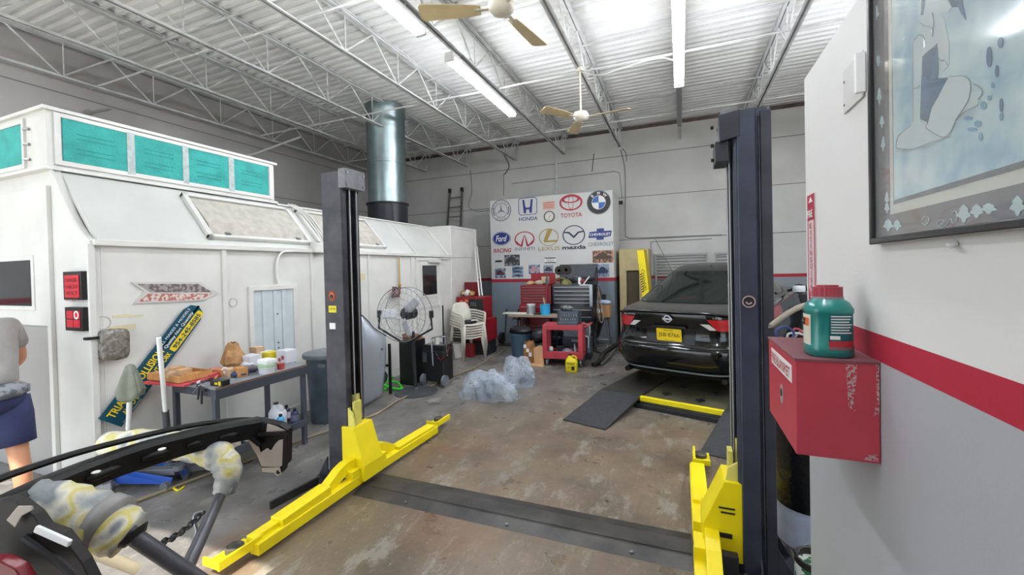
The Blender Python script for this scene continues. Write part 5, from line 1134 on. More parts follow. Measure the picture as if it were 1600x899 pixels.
# hand truck by the panel
q = pY(786, 535, 8.9); q.z = 0; t = thing('hand_truck', q, 'black hand truck with a small wheel at the left of the panel base', 'hand truck'); x = pY(788, 500, 8.9).x
link('upright', B().cyl((x, 8.9, .06), (x, 9.05, .78), .018, n=8).cyl((x + .3, 8.9, .06), (x + .3, 9.05, .78), .018, n=8), M_blk, t, smooth=True); link('wheel', B().cyl((x - .10, 8.88, .13), (x - .03, 8.88, .13), .13, n=22), M_blk, t, smooth=True); link('wheel_hub', B().cyl((x - .11, 8.88, .13), (x - .09, 8.88, .13), .035, n=12), M_can, t); link('toe_plate', B().box((x - .05, 8.6, .0), (x + .3, 8.9, .012)), M_blk, t)
# red chest left of the panel
x0 = pY(716, 470, 7.7).x; x1 = pY(745, 470, 7.7).x
t = thing('top_tool_chest', (x0, 7.7, .72), 'open red tool chest full of tools by the booth end', 'tool chest'); xa, xb = x0, pY(759, 470, 7.7).x
link('body', B().box((xa, 7.62, .72), (xb, 8.0, 1.16)), M_red, t, bevel=.006); link('open_front', B().box((xa + .30, 7.605, .76), (xb - .02, 7.62, 1.12)), M_chk, t); link('lid', B().box((xa, 7.98, 1.16), (xa + .36, 8.02, 1.45)), M_redd, t, bevel=.006)
for k, (dx, z) in enumerate(((.08, 1.06), (.20, 1.08), (.2, .88))): link('sticker', B().box((xa + dx, 7.612, z - .03), (xa + dx + .08, 7.62, z + .03)), mat('sticker', 'c9744c', .5), t)
for k in range(6): link('hanging_tool', B().cyl((xa + .34 + .05 * (k % 3), 7.60, .84 + .13 * (k // 3)), (xa + .36 + .05 * (k % 3), 7.60, .92 + .13 * (k // 3)), .012, n=8), M_steel, t, smooth=True)
for k, (dx, r, m, lb) in enumerate(((.07, .06, mat('brass_tool', '8f7a4a', .4, metal=.6), 'brass coloured fittings in the open red chest by the booth'), (.17, .07, M_can, 'white round filter in the open red chest by the booth'), (.27, .06, mat('wood_tool', 'a8834e', .6), 'wooden handled tool pile in the open red chest by the booth'))):
    tag(link('tool_pile', B().ell((xa + dx, 7.8, 1.16 + r * .9), r, .08, r, 12, 8, jit=.25), m, smooth=2), lb, 'tools')
chest('roller_cabinet', xa + .12, xb + .10, 7.55, 8.0, .28, .72, M_red, 3, 'low red tool cabinet with dark drawers under the open red chest', trim=mat('dull_trim', ''))
tag(link('low_stand', B().box((xa + .12, 7.58, 0), (xb + .08, 7.98, .28)), mat('stand_dark', '23262a', .6), bevel=.01), 'dark low stand under the small red tool cabinet', 'stand')
tag(link('red_fuel_can', B().box((-3.98, 7.32, 0), (-3.80, 7.44, .26)), M_red, bevel=.02), 'red metal can on the floor behind the stacked chairs', 'can'); q = fl(766, 547); tag(link('trolley_jack_small', B().box(q + V(-.12, 0, 0), q + V(.1, .15, .07)), M_redd, bevel=.02), 'small dark red jack on the floor right of the chairs', 'jack')
q = V(-4.12, 7.25, 0); t = thing('plastic_bucket', q, 'white plastic bucket behind the legs of the stacked chairs', 'bucket'); link('bucket', B().lathe([(.09, 0), (.115, .26), (.12, .26), (.12, .28), (.10, .28)], q, n=22), M_can, t, smooth=True)
tag(link('grey_plank', B().prism([fl(698, 563), fl(709, 562), fl(709, 562) + V(-.12, .1, .45), fl(698, 563) + V(-.12, .1, .5)], V(.0, .05, 0)), mat('plank_grey', '77726a', .8, var=.2), bevel=.004), 'rough grey plank leaning on the booth behind the chairs', 'plank')
for k, (a, c) in enumerate((((742, 388), (748, 462)), ((745, 386), (752, 463)))):
    p0, p1 = pX(a[0], a[1], -4.30), pX(c[0], c[1], -3.95); p1 = p0 + (p1 - p0) * 1.25
    p1.z = max(p1.z, 1.17); tag(link('white_pole', B().cyl(p0, p1, .018, n=8), M_bw, smooth=True), ('left of two white poles leaning at the booth end', 'right of two white poles leaning at the booth end')[k], 'pole')
# ---- stack of monobloc chairs
def mkchair(origin, rz, lb):
    t = thing('plastic_chair', origin, lb, 'chair', 'stacked white plastic chairs', rz=rz); R = Matrix.Rotation(rz, 3, 'Z'); o0 = Vector(origin)
    def q(x, y, z): return o0 + R @ V(x, y, z)
    b = B(); rows = []
    for i, (y, z) in enumerate(((-.23, .40), (-.21, .43), (0, .415), (.18, .41), (.215, .42))): rows.append([q(x, y, z + (.02 * (x / .22) ** 2)) for x in (-.22, -.15, 0, .15, .22)])
    link('seat', b.grid(rows), M_plw, t, smooth=2, solid=.012)
    b = B(); rows = []
    for y, z, w_ in ((.215, .42, .20), (.25, .55, .21), (.28, .68, .20), (.30, .78, .16), (.305, .82, .10)): rows.append([q(w_ * k, y - .04 * (1 - abs(k)) * -1 * 0 - .03 * k * k, z) for k in (-1, -.6, 0, .6, 1)])
    link('backrest', b.grid(rows), M_plw, t, smooth=2, solid=.012)
    for s_ in (-1, 1):
        link('armrest', B().tube(bez([q(s_ * .20, .27, .66), q(s_ * .25, .15, .655), q(s_ * .265, -.05, .64), q(s_ * .26, -.19, .62), q(s_ * .245, -.22, .55), q(s_ * .235, -.21, .42)], 6), .02, 8), M_plw, t, smooth=2)
        for y0, y1 in ((-.20, -.25), (.20, .27)): link('leg', B().tube([q(s_ * .215, y0, .43), q(s_ * .235, (y0 + y1) / 2, .22), q(s_ * .25, y1, 0)], .02, 8, rs=[.034, .028, .02]), M_plw, t, smooth=2)
    return t
ang = math.radians(60)
FLc, FRc = fl(733, 565), fl(753, 559); BLc = fl(709, 560); cctr = (fl(733, 565) + fl(754, 558) + fl(709, 560) + fl(726, 555)) / 4
ch0 = mkchair((cctr.x, cctr.y, 0), ang, 'white plastic garden chair at the bottom of the stack')
nm = ['second', 'third', 'fourth', 'fifth']
dirb = Matrix.Rotation(ang, 3, 'Z') @ V(0, 1, 0)
for k in range(1, 6):
    copy_tree(ch0, (cctr.x - dirb.x * .012 * k, cctr.y - dirb.y * .012 * k, .050 * k), ang, ('white plastic garden chair, %s from the bottom of the stack' % nm[k - 1]) if k < 5 else 'white plastic garden chair at the top of the stack')
tag(link('black_jacket', B().ell((cctr.x + .06, cctr.y - .05, .71), .17, .16, .035, 16, 8, jit=.12), mat('cloth_black', '1d1f23', .8), smooth=2), 'black cloth bundle on the seat of the top chair', 'cloth')
tag(link('white_tool', B().beam((cctr.x + .16, cctr.y - .1, .745), (cctr.x + .28, cctr.y - .08, .76), .04, .02), M_w, bevel=.004), 'small white thing on the black bundle on the chairs', 'tool')
# ---- clear plastic bags
def clear(name):
    m = mat(name, 'cfdcec', .12, alpha=.36, spec=1.0, bump=1.0, bscale=26, var=.12, scale=12); return m
def bag(cx, cy, rx, ry, rz, lb, cz=0, seed=1, tail=None):
    rnd = random.Random(seed); t = thing('plastic_bag', (cx, cy, 0), lb, 'bag'); b = B(); rows = []; n, m = 40, 18
    ph = [rnd.uniform(0, 6.28) for _ in range(8)]
    for i in range(m + 1):
        f_ = math.pi * .5 * i / m; row = []
        for k in range(n):
            a = 2 * math.pi * k / n
            w_ = 1 + .16 * math.sin(2 * a + ph[0]) + .09 * math.sin(5 * a + ph[1] + 3 * f_) + .06 * math.sin(11 * a + ph[2] - 5 * f_) + rnd.uniform(-.07, .07)
            w_ = 1 + (w_ - 1) * min(1, i / 5)
            row.append(V(cx + rx * math.sin(f_) * w_ * math.cos(a), cy + ry * math.sin(f_) * w_ * math.sin(a), .004 + rz * max(0, math.cos(f_)) ** .8 * (1 + .22 * math.sin(3 * a + ph[3]) * math.sin(2 * f_) + rnd.uniform(-.10, .10) * math.sin(f_))))
        rows.append(row + [row[0]])
    b.grid(rows); link('film', b, clear('clear_film'), t, smooth=2); return t
t = bag(-2.42, 5.08, .34, .27, .33, 'nearer clear plastic bag bundle on the floor', seed=3); link('wrapped_part', B().box((-2.58, 4.98, .01), (-2.34, 5.18, .20), rz=.4).cyl((-2.5, 4.95, .12), (-2.5, 5.2, .12), .07), mat('wrapped_dark', '4b5460', .5, metal=.3), t, bevel=.01)
t = bag(-2.30, 5.85, .30, .30, .36, 'further clear plastic bag bundle on the floor', seed=5); link('wrapped_part', B().box((-2.24, 5.75, .01), (-2.08, 5.95, .16), rz=-.3), mat('wrapped_dark', ''), t, bevel=.01)
t = bag(-2.46, 5.50, .24, .26, .16, 'crumpled clear plastic between the two bag bundles', seed=8)
# ================================================================ FAN CORNER
fc = V(-3.60, 4.90, 1.11); fy = fc.y; t = thing('drum_fan', (-3.52, 4.95, 0), 'large round caged pedestal fan with three silver blades', 'fan')
M_fanm = mat('fan_steel', 'd2d5da', .35, metal=.3); M_fand = mat('fan_dark', '2b2d31', .4, metal=.3); M_wirec = mat('cage_wire', '85888c', .4, metal=.5)
axf = V(.10, -1, .02).normalized(); ua = axf.cross(V(0, 0, 1)).normalized() * -1; va = V(0, 0, 1)
va = (va - axf * va.dot(axf)).normalized(); ua = va.cross(axf).normalized() 
RF = .375
b = B()
for r_, off in ((RF, .10), (RF, -.10), (RF * .82, .13), (RF * .6, .145), (RF * .38, .15), (RF * .16, .155)):
    b.tube([fc + axf * off + ua * (r_ * math.cos(2 * math.pi * k / 48)) + va * (r_ * math.sin(2 * math.pi * k / 48)) for k in range(48)], .002 if r_ < RF else .005, 6, closed=True)
link('cage_ring', b, M_wirec, t, smooth=True)
b = B()
for k in range(30):
    a = 2 * math.pi * k / 30; d_ = ua * math.cos(a) + va * math.sin(a)
    b.tube([fc + axf * .155 + d_ * RF * .16, fc + axf * .145 + d_ * RF * .6, fc + axf * .10 + d_ * RF, fc - axf * .10 + d_ * RF], .0013, 4)
    if k % 2 == 0: b.tube([fc - axf * .10 + d_ * RF, fc - axf * .14 + d_ * RF * .2], .0012, 4)
tag(link('cage_wires', b, M_wirec, t), None, kind='stuff')
link('motor', B().cyl(fc - axf * .22, fc - axf * .02, .085, n=24), M_fand, t, smooth=True); link('hub', B().cyl(fc - axf * .02, fc + axf * .05, .06, .045, n=20), M_fand, t, smooth=True)
for a in (178, 42, -68):
    a = math.radians(a); d_ = ua * math.cos(a) + va * math.sin(a); w_ = axf.cross(d_).normalized(); b = B(); rows = []
    for r_, hw in ((.09, .05), (.13, .062), (.2, .066), (.29, .062), (.325, .045)): rows.append([fc + axf * (.07 + q * .03) + d_ * r_ + w_ * (q * hw) for q in (-1, -.5, 0, .5, 1)])
    bl_o = link('blade', b.grid(rows), M_fanm, t, smooth=2, solid=.004); link('blade_rib', B().beam(fc + axf * .05 + d_ * .06, fc + axf * .045 + d_ * .27, .02, .012, up=axf), M_fanm, bl_o)
link('pole', B().cyl((-3.52, 5.0, .03), (-3.56, 5.02, .85), .026, n=14), M_fand, t, smooth=True); link('yoke', B().tube([fc - axf * .0 + ua * -.40, fc + ua * -.42 + va * -.2, fc + va * -.42, fc + ua * .42 + va * -.2, fc + ua * .40], .016, 8), M_fand, t, smooth=True)
link('base', B().lathe([(.30, 0), (.30, .012), (.22, .03), (.05, .045), (.04, .07)], (-3.50, 4.98, 0), n=32), mat('fan_base', '3c4044', .5), t, smooth=True)
for s_ in (-1, 1): link('tilt_knob', B().box(fc + ua * (s_ * .41) - V(.02, .03, .05), fc + ua * (s_ * .41) + V(.02, .03, .05)), M_fand, t, bevel=.006)
# silver bonnet standing on edge
M_hood = mat('panel_silver', '9ba1a9', .30, metal=.35, spec=.6); hA = fl(562, 640)
prh = [(555, 493), (566, 494), (575, 503), (584, 514), (603, 526), (604, 545), (602, 575), (597, 620), (580, 631), (562, 640), (552, 644)]
n_h = V(.80, -.6, 0).normalized(); P0 = fl(564, 640)
def onpl(px, py): r = ray(px, py); return CAM + r * ((P0 - CAM).dot(n_h) / r.dot(n_h))
pts = [onpl(*p) for p in prh]; cen = sum(pts, V(0, 0, 0)) / len(pts)
t = thing('car_bonnet', P0, 'silver grey car bonnet standing on edge behind the left lift post', 'car panel')
b = B(); ringo = pts; ringm = [cen + (p - cen) * .86 + n_h * .035 for p in pts]; ringc = [cen + (p - cen) * .4 + n_h * .06 for p in pts]; n_ = len(pts)
vs = ringo + ringm + ringc + [cen + n_h * .065] + [p - n_h * .02 for p in ringo]
fs = [(i, (i + 1) % n_, n_ + (i + 1) % n_, n_ + i) for i in range(n_)] + [(n_ + i, n_ + (i + 1) % n_, 2 * n_ + (i + 1) % n_, 2 * n_ + i) for i in range(n_)] + [(2 * n_ + i, 2 * n_ + (i + 1) % n_, 3 * n_) for i in range(n_)] + [(i, 3 * n_ + 1 + i, 3 * n_ + 1 + (i + 1) % n_, (i + 1) % n_) for i in range(n_)] + [tuple(range(3 * n_ + 1, 4 * n_ + 1))]
link('skin', b.add(vs, fs), M_hood, t, smooth=2); q = onpl(595, 545); link('washer_nozzle', B().cyl(q + n_h * .03, q + n_h * .05, .012, n=10), M_blk, t)
link('edge_seal', B().tube([p - n_h * .012 for p in pts[:5]], .014, 6), M_blk, t)
# wheeled jump starter
q = V(-3.44, 5.50, 0); t = thing('jump_starter', q, 'black wheeled battery charger with chrome handle right of the fan', 'charger')
link('case', B().box((q.x - .20, q.y - .14, .05), (q.x + .17, q.y + .14, .52)), M_blk, t, bevel=.02); link('control_panel', B().box((q.x - .19, q.y - .152, .34), (q.x - .12, q.y - .138, .48)), M_gr, t); link('top_tray', B().box((q.x - .2, q.y - .13, .52), (q.x + .17, q.y + .13, .60)), M_chk, t, bevel=.015)
link('handle', B().tube(bez([V(q.x + .0, q.y - .16, .30), V(q.x + .0, q.y - .18, .62), V(q.x + .02, q.y - .18, .72), V(q.x + .2, q.y - .18, .74), V(q.x + .23, q.y - .16, .70), V(q.x + .23, q.y - .14, .45)], 6), .013, 8), M_chr, t, smooth=True)
for x in (-.16, .2): w_ = link('wheel', B().cyl((q.x + x - .02, q.y - .17, .085), (q.x + x + .02, q.y - .17, .085), .085, n=20), mat('wheel_grey', '6d7077', .5), t, smooth=True)
for k in range(3): link('lead', B().tube(bez([V(q.x + .05, q.y - .16, .50), V(q.x + .12 + .02 * k, q.y - .2, .44 - .03 * k), V(q.x + .25, q.y - .2, .48), V(q.x + .28, q.y - .15, .56 + .02 * k)], 6), .007, 6), (M_blk, mat('lead_red', '8e2c2c', .5), M_blk)[k], t, smooth=True)
tag(link('black_cabinet', B().box((-3.98, 5.25, 0), (-3.74, 5.6, .66)), M_blk, bevel=.01), 'black cabinet hidden behind the pedestal fan pole', 'cabinet')
t = thing('shelf_bracket', (-3.2, 5.55, 0), 'tall thin black pole right of the fan', 'pole'); link('pole', B().cyl((-3.36, 5.52, .0), (-3.36, 5.52, 1.18), .012, n=8), M_blk, t)
tag(link('orange_parts', B().ell((-3.78, 5.3, .72), .16, .10, .055, 14, 8, jit=.25), mat('rust_orange', '8c5a3a', .7, var=.4, scale=20), smooth=2), 'rusty brown parts piled on the black cabinet behind the fan', 'parts'); tag(link('white_can', B().cyl((-3.44, 5.45, .60), (-3.44, 5.45, .72), .04, n=14), M_can, smooth=True), 'short white can on the battery charger', 'can')
t = thing('machine_frame', (-3.95, 4.75, 0), 'dark small engine and frame between the silver bonnet and the fan', 'machine'); q = V(-3.92, 4.70, 0)
link('frame', B().beam(q + V(-.1, 0, 0), q + V(-.1, 0, .7), .03, .03).beam(q + V(.12, .1, 0), q + V(.12, .1, .7), .03, .03).beam(q + V(-.1, 0, .4), q + V(.12, .1, .4), .03, .03), M_blk, t); link('engine', B().cyl(q + V(-.05, 0, .28), q + V(.12, -.12, .28), .11, n=20), M_fand, t, smooth=True); link('guard', B().tube([q + V(.10, -.12, .28) + V(.10 * math.cos(a), -.06 * math.cos(a) * 0, .12 * math.sin(a)) for a in [math.pi * k / 10 for k in range(-3, 8)]], .01, 6), M_steel, t, smooth=True); link('tank', B().box(q + V(-.10, -.1, .44), q + V(.08, .08, .6)), mat('tank_tan', '6f6a55', .5, var=.3), t, bevel=.02)
tag(link('green_hose', B().tube(bez([fl(600, 612) + V(0, 0, .02), fl(612, 604) + V(0, 0, .06), fl(622, 603) + V(0, 0, .04), fl(628, 610) + V(0, 0, .02), fl(612, 610) + V(0, 0, .03), fl(600, 608) + V(0, 0, .08), fl(615, 600) + V(0, 0, .10)], 8), .016, 7), mat('bright_green', '35d321', .4), smooth=True), 'bright green hose bundle on the floor at the fan base', 'hose')
# rod and fitting above the fan
q = pX(624, 450, BX + .04); tag(link('air_line', B().cyl((BX + .05, q.y, 1.95), (BX + .05, q.y, 1.45), .010, n=8).cyl((BX + .05, q.y, 1.50), (BX + .05, q.y, 1.42), .022, n=10), mat('brass', 'b58f3c', .35, metal=.7), smooth=True), 'brass air fitting on a thin pipe on the booth side above the fan', 'fitting')
q = pX(645, 475, BX + .04); tag(link('coiled_wire', B().tube([V(BX + .08, q.y - .5, 1.38) + V(.01 * math.sin(k), .12 * math.cos(k * 1.7), .09 * math.sin(k * 1.3)) for k in range(26)], .006, 5), mat('wire_red', '6e2a30', .6), smooth=True), 'tangled dark red wires hung behind the fan', 'wire')
# long hose on the floor
pts = [fl(x, y) + V(0, 0, .014) for x, y in ((60, 862), (165, 806), (262, 768), (330, 742), (395, 719), (470, 690), (505, 678), (560, 659), (590, 648), (625, 626), (660, 612), (700, 592), (740, 577), (768, 560), (790, 548))]
tag(link('floor_hose', B().tube(bez(pts, 5), .013, 7), mat('hose_tan', '8a7c62', .6), smooth=True), 'long tan hose running along the floor beside the spray booth', 'hose')
# ================================================================ BENCH BY THE BOOTH
M_bt = mat('bench_top', '7d8288', .5, var=.15, scale=8); M_bst = mat('bench_steel', '4a4f5a', .45, metal=.3); M_edge = mat('rust_edge', '7b5646', .6)
b0, b1, by0, by1, bz = -4.06, -3.50, 2.24, 3.14, .80
t = thing('steel_workbench', (-3.78, 2.69, 0), 'grey steel workbench heaped with boxes beside the spray booth', 'workbench')
link('bench_top', B().box((b0, by0, bz - .02), (b1, by1, bz)), M_bt, t, bevel=.003); link('apron', B().box((b1 - .02, by0, bz - .10), (b1, by1, bz - .02)).box((b0, by0, bz - .08), (b1 - .02, by0 + .02, bz - .02)), M_bst, t, bevel=.003); link('edge_strip', B().box((b1 - .004, by0, bz - .016), (b1 + .002, by1, bz - .004)), M_edge, t)
for x in (b0 + .02, b1 - .03):
    for y in (by0 + .02, by1 - .03): link('leg', B().box((x - .02, y - .02, 0), (x + .02, y + .02, bz - .02)), M_bst, t, bevel=.003)
link('lower_shelf', B().box((b0, by0, .20), (b1, by1, .225)).box((b1 - .012, by0, .19), (b1, by1, .26)), M_bst, t, bevel=.003)
def on(px, py, z=bz): q = fl(px, py, z); return q
def ibox(name, px, py, w_, d_, h_, m, lb, cat='box', z=bz, rz=0.0, bev=.004, snap=True):
    q = on(px, py, z); a = q + V(-w_ / 2, 0, 0)
    c = V(q.x, q.y, z); o = B().box((c.x - w_ / 2, c.y - d_ / 2, z), (c.x + w_ / 2, c.y + d_ / 2, z + h_), rz=rz); return tag(link(name, o, m, bevel=bev), lb, cat), c
M_cb = mat('carton_orange', 'c08a54', .75, var=.12, scale=12); M_rb = mat('carton_red', 'c4464e', .5, var=.1, scale=15); M_wb = mat('carton_white', 'd3d3da', .5); M_yb = mat('carton_yellow', 'd8c327', .5); M_gb = mat('carton_green', 'a9c9a4', .5); M_tb = mat('carton_tan', 'c2a283', .7); M_bb = mat('cloth_navy', '39496b', .8, var=.2)
tag(link('red_tray', B().box((-4.26, 2.15, bz), (-3.80, 2.47, bz + .025), rz=.1), M_rb, bevel=.006), 'flat red tray under the cardboard tray at the near end of the bench', 'tray')
t = thing('cardboard_tray', (-3.92, 2.36, bz + .03), 'orange brown cardboard tray of torn cartons on the red tray', 'box'); X0, Y0 = -3.98, 2.36
link('tray', B().box((-4.27, 2.17, bz + .03), (-3.83, 2.43, bz + .045)).box((-4.27, 2.17, bz + .03), (-3.83, 2.18, bz + .085)).box((-4.27, 2.42, bz + .03), (-3.83, 2.43, bz + .085)).box((-4.27, 2.17, bz + .03), (-4.26, 2.43, bz + .085)).box((-3.84, 2.17, bz + .03), (-3.83, 2.43, bz + .085)), M_cb, t)
rn = random.Random(4)
for k in range(7):
    x, y = -4.21 + .055 * k, 2.22 + .04 * (k % 4)
    tag(link('torn_carton', B().box((x - .05, y - .04, bz + .05 + .012 * (k % 3)), (x + .05, y + .05, bz + .085 + .018 * (k % 3)), rz=rn.uniform(-.8, .8)), (M_cb, M_tb, M_card2)[k % 3], bevel=.003), ('torn cardboard piece heaped in the tray, ' + ('leftmost', 'second from left', 'third from left', 'middle', 'third from right', 'second from right', 'rightmost')[k]), 'cardboard', 'torn cartons in the cardboard tray')
for k in range(4):
    x = -4.04 + .10 * k; tag(link('wood_offcut', B().box((x, 2.48 + .02 * k, bz), (x + .12, 2.56 + .02 * k, bz + .05 + .01 * k), rz=.3 - .2 * k), M_cb if k % 2 else M_tb, bevel=.003), ('small tan carton behind the tray, ' + ('leftmost', 'second from left', 'third from left', 'rightmost')[k]), 'carton', 'small cartons behind the tray')
ibox('red_carton', 322, 592, .16, .12, .045, M_rb, 'long red carton lying slanted in the middle of the bench', rz=.5); ibox('red_carton', 340, 582, .14, .09, .04, mat('carton_pink', 'b8646c', .5), 'dull red carton behind the slanted red carton', rz=-.3)
# brown bag
q = on(366, 574); t = thing('paper_bag', (q.x, q.y, bz), 'crumpled brown paper bag open at the top on the bench', 'bag'); b = B(); rws = []
for z, k in ((0, 1.0), (.05, 1.35), (.12, 1.25), (.17, .85), (.22, .72), (.24, .55)):
    rws.append([V(q.x - .02 * (z > .14), q.y, bz + z) + V(.085 * k * math.cos(a) * rn.uniform(.8, 1.12), .075 * k * math.sin(a) * rn.uniform(.8, 1.12), rn.uniform(-.012, .012) * (z > 0)) for a in [2 * math.pi * i / 14 for i in range(14)]])
rws = [r + [r[0]] for r in rws]; link('bag', b.grid(rws), mat('kraft', 'a87d52', .75, var=.2, scale=20), t, solid=.003)
ibox('white_carton', 392, 572, .14, .14, .11, M_wb, 'white carton right of the brown paper bag', rz=.1)
ibox('green_carton', 396, 556, .15, .10, .035, M_gb, 'pale green flat carton behind the white cartons', z=bz + .085 * 0 + .0, rz=.1); 
o, c = ibox('yellow_carton', 420, 567, .14, .12, .115, M_yb, 'yellow and white carton in the middle of the carton row', rz=.05); link('white_face', B().box((c.x - .066, c.y - .062, bz), (c.x - .02, c.y + .062, bz + .116), rz=.0), M_wb, o)
o, c = ibox('white_carton', 448, 566, .14, .13, .13, M_wb, 'white carton with a red round picture at the right end of the bench', rz=0)
for k, (dx, dz, r_) in enumerate(((-.02, .035, .020), (.025, .06, .022))): link('red_print', disc2(V(c.x + dx, c.y - .066, bz + dz), U, W, r_, d=.002), mat('print_red', '9e4a52', .5), o)
ibox('tan_carton', 402, 551, .12, .09, .06, M_tb, 'tan open carton balanced on top behind the green carton', z=bz + .095, rz=-.1)
ibox('white_carton', 405, 560, .16, .10, .06, M_wb, 'low white carton under the tan carton', z=bz + .035)
# tubs, rolls
def tub(name, px, py, r, h_, m, lb, cat, lid=None, z=bz):
    q = on(px, py, z); t = thing(name, q, lb, cat); link('body', B().lathe([(r * .93, 0), (r, h_)], q, n=26), m, t, smooth=True)
    if lid: link('lid', B().lathe([(r * 1.05, h_), (r * 1.05, h_ + .02), (r * .98, h_ + .025)], q, n=26), lid, t, smooth=True)
    return t, q
t, q = tub('plastic_tub', 417, 583, .068, .06, M_wb, 'round white tub at the front of the bench', 'tub', M_gb); 
tag(link('rounded_box', B().box((q.x - .065, q.y - .05, bz + .085), (q.x + .065, q.y + .06, bz + .13)), M_wh, bevel=.01), 'white rounded box sitting on the round white tub', 'box')
tub('tape_roll', 439, 577, .035, .055, mat('tape_red', 'b5493f', .5), 'red tape roll beside the white tub', 'tape')
q = on(356, 588); t = thing('paper_cone', q, 'white cup lying on its side in the middle of the bench', 'cup'); link('cup', B().cyl(q + V(-.05, 0, .04), q + V(.05, .02, .028), .04, .026, n=20), M_wb, t, smooth=True)
tag(link('navy_cloth', B().ell(on(375, 588) + V(0, 0, .025), .08, .07, .028, 14, 8, jit=.16), M_bb, smooth=2), 'navy blue cloth bunched in front of the white cup', 'cloth')
tag(link('grey_cloth', B().ell(on(385, 583) + V(.02, .04, .03), .06, .05, .03, 14, 8, jit=.25), mat('cloth_greyish', '6d6a73', .8, var=.3, scale=30), smooth=2), 'grey patterned rag between the navy cloth and the tub', 'rag')
tag(link('white_rag', B().ell(on(386, 574) + V(0, 0, .03), .07, .05, .03, 12, 8, jit=.1), M_wb, smooth=2), 'white folded paper in front of the white carton', 'paper')
o, c = ibox('tape_measure_box', 344, 602, .13, .07, .045, M_blk, 'black and yellow flat box at the near front edge of the bench', 'box', rz=.12)
link('yellow_band', B().box((c.x - .055, c.y - .037, bz + .012), (c.x + .02, c.y - .034, bz + .03)), M_yb, o); link('yellow_end', B().box((c.x + .035, c.y - .038, bz + .008), (c.x + .06, c.y - .034, bz + .04)), M_yb, o)
q = on(318, 604); t = thing('bar_clamp', q, 'dark metal clamp hanging over the near edge of the bench', 'clamp'); q = V(-3.62, 2.225, bz - .0)
link('jaw', B().beam(q + V(-.06, -.01, .01), q + V(.04, -.01, -.02), .02, .02).cyl(q + V(-.03, -.015, .03), q + V(-.05, -.015, -.10), .007, n=8).cyl(q + V(0, -.015, .0), q + V(.0, -.02, -.13), .009, n=8), M_fand, t); link('handle', B().cyl(q + V(-.10, -.02, -.05), q + V(-.02, -.02, .02), .006, n=8), M_steel, t)
for k in range(5): tag(link('small_tool', B().beam(on(300 + 9 * k, 603 - 2 * k) + V(0, 0, .012), on(308 + 8 * k, 597 - 2 * k) + V(0, 0, .02), .018, .014), (M_fand, M_wb, M_gr, M_fand, M_card)[k], bevel=.003), 'small tool on the near left of the bench, ' + ('leftmost', 'second from left', 'middle one', 'second from right', 'rightmost')[k], 'tool', 'small tools along the near edge of the bench')
# bottles on the lower shelf
SZ = .225
q = V(-3.66, 2.92, SZ); jug('milk_jug', q, .16, .12, .22, mat('jug_white', 'dadfe4', .4), M_blk, 'translucent white jug with black cap on the lower bench shelf')
def bottle(name, px, py, r, h_, m, capm, lb, z=SZ, lab=None):
    q = fl(px, py, z); q.x = min(q.x, -3.56) ; t = thing(name, q, lb, 'bottle'); link('body', B().lathe([(r, 0), (r, h_ * .68), (r * .8, h_ * .78), (r * .4, h_ * .85)], q, n=20), m, t, smooth=True); link('cap', B().lathe([(r * .42, h_ * .85), (r * .42, h_)], q, n=14), capm, t, smooth=True)
    if lab: link('label_band', B().lathe([(r * 1.02, h_ * .2), (r * 1.02, h_ * .6)], q, n=20), lab, t, smooth=True)
M_cy = mat('bottle_cyan', '3f95c4', .35); M_vi = mat('bottle_violet', '3d2c52', .35); M_dkb = mat('bottle_dark', '1f242e', .35)
bottle('cleaner_bottle', 439, 672, .035, .15, M_cy, M_blk, 'bright blue bottle with dark cap at the front of the lower shelf', lab=mat('label_lightblue', '86c1dd', .4)); bottle('cleaner_bottle', 448, 658, .035, .16, M_vi, M_blk, 'dark purple bottle behind the bright blue one', lab=M_wb); bottle('cleaner_bottle', 461, 662, .035, .15, mat('bottle_indigo', '332f5e', .35), M_blk, 'indigo bottle at the far right of the lower shelf', lab=mat('label_grey', '6d6f86', .5)); bottle('cleaner_bottle', 427, 672, .03, .10, M_dkb, M_blk, 'short black bottle left of the bright blue one')
tag(link('dark_rag', B().ell((-3.72, 2.62, SZ + .05), .14, .12, .05, 16, 8, jit=.15), M_chk, smooth=2), 'black rag bundle on the lower bench shelf', 'rag'); tag(link('orange_tin', B().cyl((-3.62, 2.34, SZ), (-3.62, 2.34, SZ + .10), .035, n=18), mat('tin_orange', 'b5532e', .5), smooth=True), 'small orange tin at the near end of the lower shelf', 'tin')
tag(link('cream_tub', B().cyl((-3.62, 2.46, SZ), (-3.62, 2.46, SZ + .12), .05, n=18), mat('tub_cream', 'cfc3ab', .5), smooth=True), 'cream tub beside the orange tin on the lower shelf', 'tub'); tag(link('white_balls', B().ell((-3.60, 2.58, SZ + .03), .05, .05, .035, 12, 8, jit=.3), M_wh, smooth=2), 'crumpled white tissue on the lower shelf', 'tissue')
# grey floor bin
q = V(-3.86, 3.76, 0); t = thing('storage_bin', q, 'tall blue grey bin with a dusty lid between the bench and the left lift post', 'bin'); link('bin_body', B().lathe([(.20, 0), (.205, .02), (.235, .72), (.245, .74)], q, n=32), mat('bin_grey', '4e5b68', .4, var=.25, scale=5), t, smooth=True); link('lid', B().lathe([(.27, .74), (.275, .76), (.27, .785), (.20, .80), (.0, .81)], q, n=32), mat('bin_lid', '6b7377', .45, var=.1), t, smooth=True); link('handle', B().box((q.x + .10, q.y - .25, .66), (q.x + .18, q.y - .22, .70)), M_steel, t, bevel=.005)
